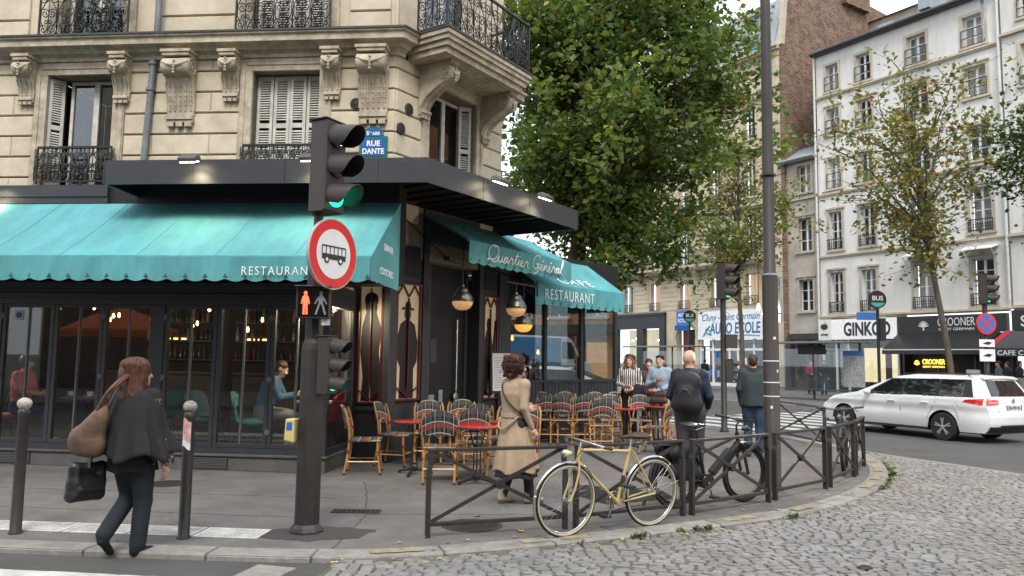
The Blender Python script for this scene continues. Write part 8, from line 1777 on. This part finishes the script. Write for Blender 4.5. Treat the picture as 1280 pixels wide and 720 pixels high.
mb = MB(FRR); mb.box((10.62, -.25, 3.35), (19.5, .1, 4.3)); nb_.part(mb, 'fascia', m_shopd); mb = MB(FRR); mb.text('S', .7, (11.0, -.254, 3.55), (1, 0, 0), (0, 0, 1), .008, bold=.01, align='LEFT', sx=.8); nb_.part(mb, 'lettering', m_swhite)
mb = MB(FRR); mb.prism([(10.66, -.2, 3.34), (10.66, -2.2, 2.5), (10.66, -2.2, 2.46), (10.66, -.2, 3.26)], (8.8, 0, 0)); nb_.part(mb, 'awning', mat('grey_canvas', (.05, .055, .06), .8)); mb = MB(FRR); mb.box((10.66, -2.23, 2.12), (19.4, -2.2, 2.47)); nb_.part(mb, 'valance', mat('grey_canvas', (.05, .055, .06), .8)); mb = MB(FRR); mb.text('CAFE C', .30, (10.85, -2.235, 2.18), (1, 0, 0), (0, 0, 1), .006, bold=.008, align='LEFT', space=1.1); nb_.part(mb, 'lettering', m_swhite)
mb = MB(FRR); mb.prism([(10.30, -.2, 3.36), (10.30, -2.2, 2.53), (10.30, -2.2, 2.45), (10.30, -.2, 3.26)], (.34, 0, 0)); nb_.part(mb, 'red_awning_side', mat('red_canvas', (.35, .02, .04), .8)); mb = MB(FRR); mb.box((10.62, .8, .12), (19.5, .9, 3.35)); nb_.part(mb, 'shopfront', m_inn)
# ---- what the terrace glass mirrors: brick corner house and a parked van
bk = Bld('orange_brick_house', 'orange brick corner house with lit shops farther along the boulevard', FRR, 30)
m_ob = mat('orange_brick', (.36, .15, .07), .85, var=.2, scale=2); cx3 = [(21+k*2.6, 22.5+k*2.6) for k in range(8)]; ops = [(a, b, c, d) for a, b in cx3 for c, d in ((.6, 2.8), (4.4, 6.8), (8.2, 10.4), (12, 14.2))]
bk.wall(19.6, 42, 0, 17, ops, m_ob)
for a, b in cx3:
    for c, d in ((4.4, 6.8), (8.2, 10.4), (12, 14.2)): window(bk, a, b, c, d, 2, sur=.1)
mb = MB(FRR); mb.box((19.6, 1.2, .12), (42, 1.3, 3.2)); bk.part(mb, 'lit_shop', mat('lit_shop_wall', (.3, .2, .1), .7, var=.6, scale=1.5, emit=(1, .6, .25), estr=.35)); mb = MB(FRR); mb.box((19.6, -.5, 3.3), (42, 0, 3.9)); bk.part(mb, 'fascia', m_shopd)
vn = thing('delivery_van', 'blue and white delivery van parked farther along the boulevard', 'van', (23.6, 20.0, .12), R(68)); vn.scale = (1, 1, 1.4)
m_vb = mat('van_blue', (.02, .22, .50), .3, coat=.4); 
def vsec(x): return (np.interp(x, [-2.4, 1.2, 1.5, 2.0, 2.5], [2.0, 2.0, 1.75, 1.15, 1.0]))
mb = MB(); P = [(-2.4, .35), (2.55, .35), (2.55, .85), (2.45, 1.0), (1.95, 1.12), (1.35, 1.85), (1.1, 1.95), (-2.35, 1.98), (-2.4, 1.9)]; mb.prism([(x, -.92, z) for x, z in P], (0, 1.84, 0)); mb.build('body', m_carp, vn, bevel=.06)
mb = MB(); mb.box((-2.38, .925, .45), (.68, .94, 1.9)); mb.box((-2.38, -.94, .45), (.68, -.925, 1.9)); mb.box((-2.42, -.9, .45), (-2.405, .9, 1.85)); mb.build('blue_livery', m_vb, vn); mb = MB(); mb.text('LIVRAISON', .34, (-.85, .936, 1.25), (-1, 0, 0), (0, 0, 1), .004); 
for s in (-1, 1): mb = MB(); mb.prism([(.75, s*.93, 1.15), (1.75, s*.93, 1.15), (1.3, s*.93, 1.75), (.75, s*.93, 1.78)], (0, s*.006, 0)); mb.build('side_window', m_cglass, vn)
for x in (-1.5, 1.6):
    for s in (-1, 1): mb = MB(); mb.lathe([(.2, -.1), (.33, -.1), (.33, .1), (.2, .11)], 24, (x, s*.85, .33), (0, s, 0)); mb.build('wheel', m_rubber, vn, smooth=True)
# ---- opposite side of the side street (behind the photographer)
op = Bld('opposite_house', 'stone house with dark shops on the other side of the side street', frame(20, -13.5, 0, R(174.6)), 20)
cx4 = [(2+k*2.8, 3.2+k*2.8) for k in range(15)]; ops = [(a, b, c, d) for a, b in cx4 for c, d in ((5, 7.3), (8.4, 10.6), (12, 14))]
op.wall(0, 46, 0, 15.5, ops, m_cst)
for a, b in cx4:
    for c, d in ((5, 7.3), (8.4, 10.6), (12, 14)): window(op, a, b, c, d, 2, sur=.1, sill=False)
mb = MB(op.fr); mb.box((.3, -.25, 0), (45.7, -.01, 4.3)); op.part(mb, 'shopfront', m_shopd)
wk2 = structure(MB().prism([(-40, 2.6, ZR-.02), (-5, -1.2, ZR-.02), (22, -4.0, ZR-.02), (22, -14.2, ZR-.02), (-40, -8.2, ZR-.02)], (0, 0, .14)).build('opposite_pavement', m_walk))
ps = thing('parasol', 'orange parasol of the cafe on the other side of the side street', 'parasol', (-14.9, -.5, .09)); m_org = mat('orange_canvas', (.55, .10, .02), .8)
mb = MB(); mb.lathe([(1.75, 2.25), (1.70, 2.32), (.9, 2.75), (.05, 3.05), (.001, 3.06)], 8); mb.build('canopy', m_org, ps); mb = MB(); mb.lathe([(1.755, 2.05), (1.755, 2.26)], 8); mb.build('valance', m_org, ps); mb = MB(); mb.tube([(0, 0, 0), (0, 0, 3.1)], .03, 8); mb.lathe([(.35, 0), (.35, .08)], 16); mb.build('pole', m_wood, ps)
# ============================================================ trees
def leafm(n, c, tr=.35):
    m = bpy.data.materials.new('leaf_'+n); m.use_nodes = True; t = m.node_tree; nn = t.nodes; L = t.links; b = nn['Principled BSDF']; b.inputs['Base Color'].default_value = (*c, 1); b.inputs['Roughness'].default_value = .5
    tl_ = nn.new('ShaderNodeBsdfTranslucent'); tl_.inputs[0].default_value = (c[0]*1.5, c[1]*1.5, c[2]*.8, 1); mx = nn.new('ShaderNodeMixShader'); mx.inputs[0].default_value = tr; L.new(b.outputs[0], mx.inputs[1]); L.new(tl_.outputs[0], mx.inputs[2]); L.new(mx.outputs[0], nn['Material Output'].inputs[0]); return m
LG = [leafm('deep', (.05, .09, .022), .42), leafm('mid', (.085, .14, .031), .43), leafm('light', (.15, .20, .048), .43), leafm('yellow', (.26, .20, .035)), leafm('rust', (.22, .09, .03)), leafm('olive', (.13, .12, .03)), leafm('dark', (.025, .055, .018))]
m_bark = mat('plane_bark', (.13, .11, .085), .9, col2=(.05, .042, .034), scale=5, bump=.5, bscale=18, stretch=(1, 1, .4))
def tree(label, base, trunk, crown_c, crown_r, nbr, nleaf, lsize, mix, seed, tr=.16, spread=.55, sub=5, cl=.5):
    """trunk path points, crown ellipsoid; limbs run from the trunk to points of the crown, twigs from the limbs, leaves round the twigs"""
    rng = np.random.default_rng(seed); t = thing('tree', label, 'tree', base); b = np.array(base)
    mb = MB(); T = [np.array(p, float) for p in trunk]; n = len(T); mb.tube([tuple(p-b) for p in T], [tr*(1-.55*i/(n-1)) for i in range(n)], 10)
    tips = []; C = np.array(crown_c); Rr = np.array(crown_r)
    for i in range(nbr):
        v = rng.normal(size=3); v /= np.linalg.norm(v); q = C+v*Rr*rng.uniform(.55, 1.0)**.6
        f = np.clip(.35+.6*(q[2]-(C[2]-Rr[2]))/(2*Rr[2])*rng.uniform(.7, 1.1), .3, .98); k = f*(n-1); j = min(int(k), n-2); s = T[j]+(T[j+1]-T[j])*(k-j)
        mid = s+(q-s)*.5+np.array([0, 0, .12*np.linalg.norm(q-s)])+rng.normal(size=3)*.25; L_ = np.linalg.norm(q-s); r0 = tr*.35*min(1, L_/4)+.012
        pts = catmull([s, s+(mid-s)*.5+rng.normal(size=3)*.1, mid, q], 3); pp = [np.array(p) for p in pts]
        mb.tube([tuple(p-b) for p in pp], [r0*(1-.85*a/(len(pp)-1)) for a in range(len(pp))], 6)
        tips.append((q, 1.0))
        for _ in range(sub):
            g = pp[rng.integers(len(pp)//3, len(pp))]; e = g+rng.normal(size=3)*np.array([1, 1, .7])*Rr.mean()*.26+(q-s)/L_*.3
            m_ = (g+e)/2+rng.normal(size=3)*.08; mb.tube([tuple(g-b), tuple(m_-b), tuple(e-b)], [r0*.35, r0*.22, .005], 4); tips.append((e, .8)); tips.append((m_, .5))
    mb.build('trunk', m_bark, t, smooth=True, fix=False)
    tp = np.array([p for p, w_ in tips]); w_ = np.array([w_ for p, w_ in tips]); w_ /= w_.sum()
    ci = rng.choice(len(tp), nleaf, p=w_); tint = rng.normal(size=len(tp)); P = tp[ci]+rng.normal(size=(nleaf, 3))*cl*np.array([1, 1, .8])
    nrm = rng.normal(size=(nleaf, 3)); nrm[:, 2] = np.abs(nrm[:, 2])+.4; nrm /= np.linalg.norm(nrm, axis=1)[:, None]
    a = np.cross(nrm, rng.normal(size=(nleaf, 3))); a /= np.linalg.norm(a, axis=1)[:, None]; c = np.cross(nrm, a); s = lsize*rng.uniform(.45, 1.35, nleaf)[:, None]
    V = np.stack([P-a*s*.5, P+c*s*.42+nrm*s*.10+a*s*.08, P+a*s*.6-nrm*s*.08, P-c*s*.42+nrm*s*.10+a*s*.08], 1)-b
    me = bpy.data.meshes.new('crown'); me.from_pydata(V.reshape(-1, 3).tolist(), [], np.arange(nleaf*4).reshape(-1, 4).tolist())
    ids = sorted(mix); pr = np.array([mix[k] for k in ids], float)
    for k in ids: me.materials.append(LG[k])
    lg = np.log(pr/pr.sum())[None, :]+.9*np.sin(tint[ci][:, None]*3.0+np.arange(len(ids))[None, :]*1.7)+rng.gumbel(size=(nleaf, len(ids)))
    me.polygons.foreach_set('material_index', lg.argmax(1).astype(np.int32)); me.update(); o = place('crown', me, t); o['kind'] = 'stuff'; return t
tree('large leafy plane tree rising behind the cafe terrace', (2.2, 25.5, 0), [(2.2, 25.5, 0), (2.15, 25.5, 3), (2.2, 25.4, 6), (2.5, 25.3, 9), (2.7, 25, 12), (2.8, 25, 15)], (3.2, 24.8, 10.8), (4.2, 4.0, 6.4), 75, 62000, .20, {0: 2.4, 1: 5.0, 2: 4.6, 3: .22, 4: .06, 6: .5}, 3, .34, sub=5, cl=.33)
tree('slender plane tree with thinning brown leaves before the white house', (17.25, 30.0, .12), [(17.25, 30, .12), (17.0, 30, 2.5), (16.6, 30, 5.0), (16.3, 30, 7.0), (16.0, 30, 9.5), (15.9, 30, 12)], (15.8, 30, 9.7), (3.4, 3.0, 4.0), 38, 4600, .19, {3: 2.6, 4: .6, 5: 3.6, 2: 2.8, 1: 1.0}, 5, .13, sub=8, cl=.24)
tree('slender plane tree with sparse yellow leaves before the cream building', (11.5, 38.2, .12), [(11.5, 38.2, .12), (11.45, 38.2, 3), (11.3, 38.2, 6), (11.35, 38.2, 9), (11.4, 38.2, 12)], (11.4, 38.2, 9.6), (3.3, 2.6, 3.4), 32, 5000, .19, {3: 2.2, 2: 2.8, 5: 2.8, 1: 1.6}, 8, .13, sub=7, cl=.27)
tree('dense dark green tree beyond the no stopping sign', (20.6, 27.0, .12), [(20.6, 27, .12), (20.5, 27, 4), (20.3, 27, 8), (20.2, 27, 11)], (20.1, 27, 9.3), (2.2, 2.4, 2.6), 40, 11000, .18, {6: 3, 0: 3.5, 1: 1.2}, 11, .2, sub=6, cl=.36)
# fallen leaves, weeds along the kerb
rng = np.random.default_rng(2); mb = MB(); random.seed(12)
def flat_leaf(mb, x, y, z, s, mi):
    a = random.uniform(0, 6.28); c, sn = math.cos(a), math.sin(a); pts = []
    for k, (r, q) in enumerate([(1, 0), (.45, .55), (.9, 1.1), (.4, 1.7), (.7, 2.3), (.5, 3.14), (.7, -2.3), (.4, -1.7), (.9, -1.1), (.45, -.55)]): pts.append((x+s*r*math.cos(q+a), y+s*r*math.sin(q+a), z+random.uniform(0, s*.25)))
    mb.add(pts, [tuple(range(len(pts)))], mi)
for i in range(420):
    q = random.uniform(28.5, 44); off = -abs(random.gauss(0, .12))-.02 if random.random() < .72 else random.uniform(.0, .6)
    if random.random() < .5: q = random.uniform(37, 42.5)
    p = kat(q)+knorm(q)*off; flat_leaf(mb, p.x, p.y, (.012 if off > 0 else ZR+.038), random.uniform(.012, .035), random.choice((0, 0, 1, 2, 3)))
for i in range(130): flat_leaf(mb, random.uniform(-1.5, 9), random.uniform(6.2, 14.5), ZR+.04, random.uniform(.012, .03), random.choice((0, 1, 2, 3))) 
fl = tag(mb.build('fallen_leaves', [mat('leaf_litter_%d' % i, c, .8) for i, c in enumerate([(.42, .30, .07), (.30, .17, .06), (.50, .42, .16), (.16, .09, .04)])], fix=False), 'scattered yellow and brown leaves fallen along the kerb', 'leaves', kind='stuff')
mb = MB()
for (s0, s1, nn, w_) in ((30.8, 32.6, 60, .035), (36.0, 39.2, 150, .04), (33.6, 33.8, 8, .03)):
    for i in range(nn):
        q = random.uniform(s0, s1); p = kat(q)-knorm(q)*(.015+abs(random.gauss(0, w_))); h = random.uniform(.02, .06)
        if math.sin(q*9)+math.sin(q*23) < .1: continue
        for k in range(5):
            a = random.uniform(0, 6.28); d = Vector((math.cos(a), math.sin(a), 0))*h*.8; e = Vector((-d.y, d.x, 0))*.3; o = Vector((p.x, p.y, ZR+.02)); mb.add([o, o+d*.6+e+Vector((0, 0, h*.7)), o+d+Vector((0, 0, h)), o+d*.6-e+Vector((0, 0, h*.7))], [(0, 1, 2, 3)], random.choice((0, 1)))
tag(mb.build('kerb_weeds', [leafm('weed_a', (.045, .09, .02)), leafm('weed_b', (.08, .115, .035))], fix=False), 'low green weeds sprouting along the foot of the kerb', 'weeds', kind='stuff')
for i, (x, y) in enumerate([(-.33, 8.2), (.12, 7.5), (3.0, 8.75), (1.2, 7.55)]):
    mb = MB(); flat_leaf(mb, 0, 0, 0, .06, 0); o = mb.build('plane_leaf', mat('leaf_litter_0', (.42, .30, .07), .8), fix=False); o.location = (x, y, .004); tag(o, 'single yellow plane leaf lying on the grey pavement', 'leaf', 'single leaves on the pavement')
mb = MB(); mb.lathe([(.07, 0), (.075, .01), (.05, .035), (.02, .05), (.001, .052)], 12); o = mb.build('dropped_cap', m_fig, smooth=True); o.location = (2.9, 6.42, ZR+.03); o.scale = (.9, .5, .6); tag(o, 'small black lump of rubbish lying on the cobbles', 'litter')
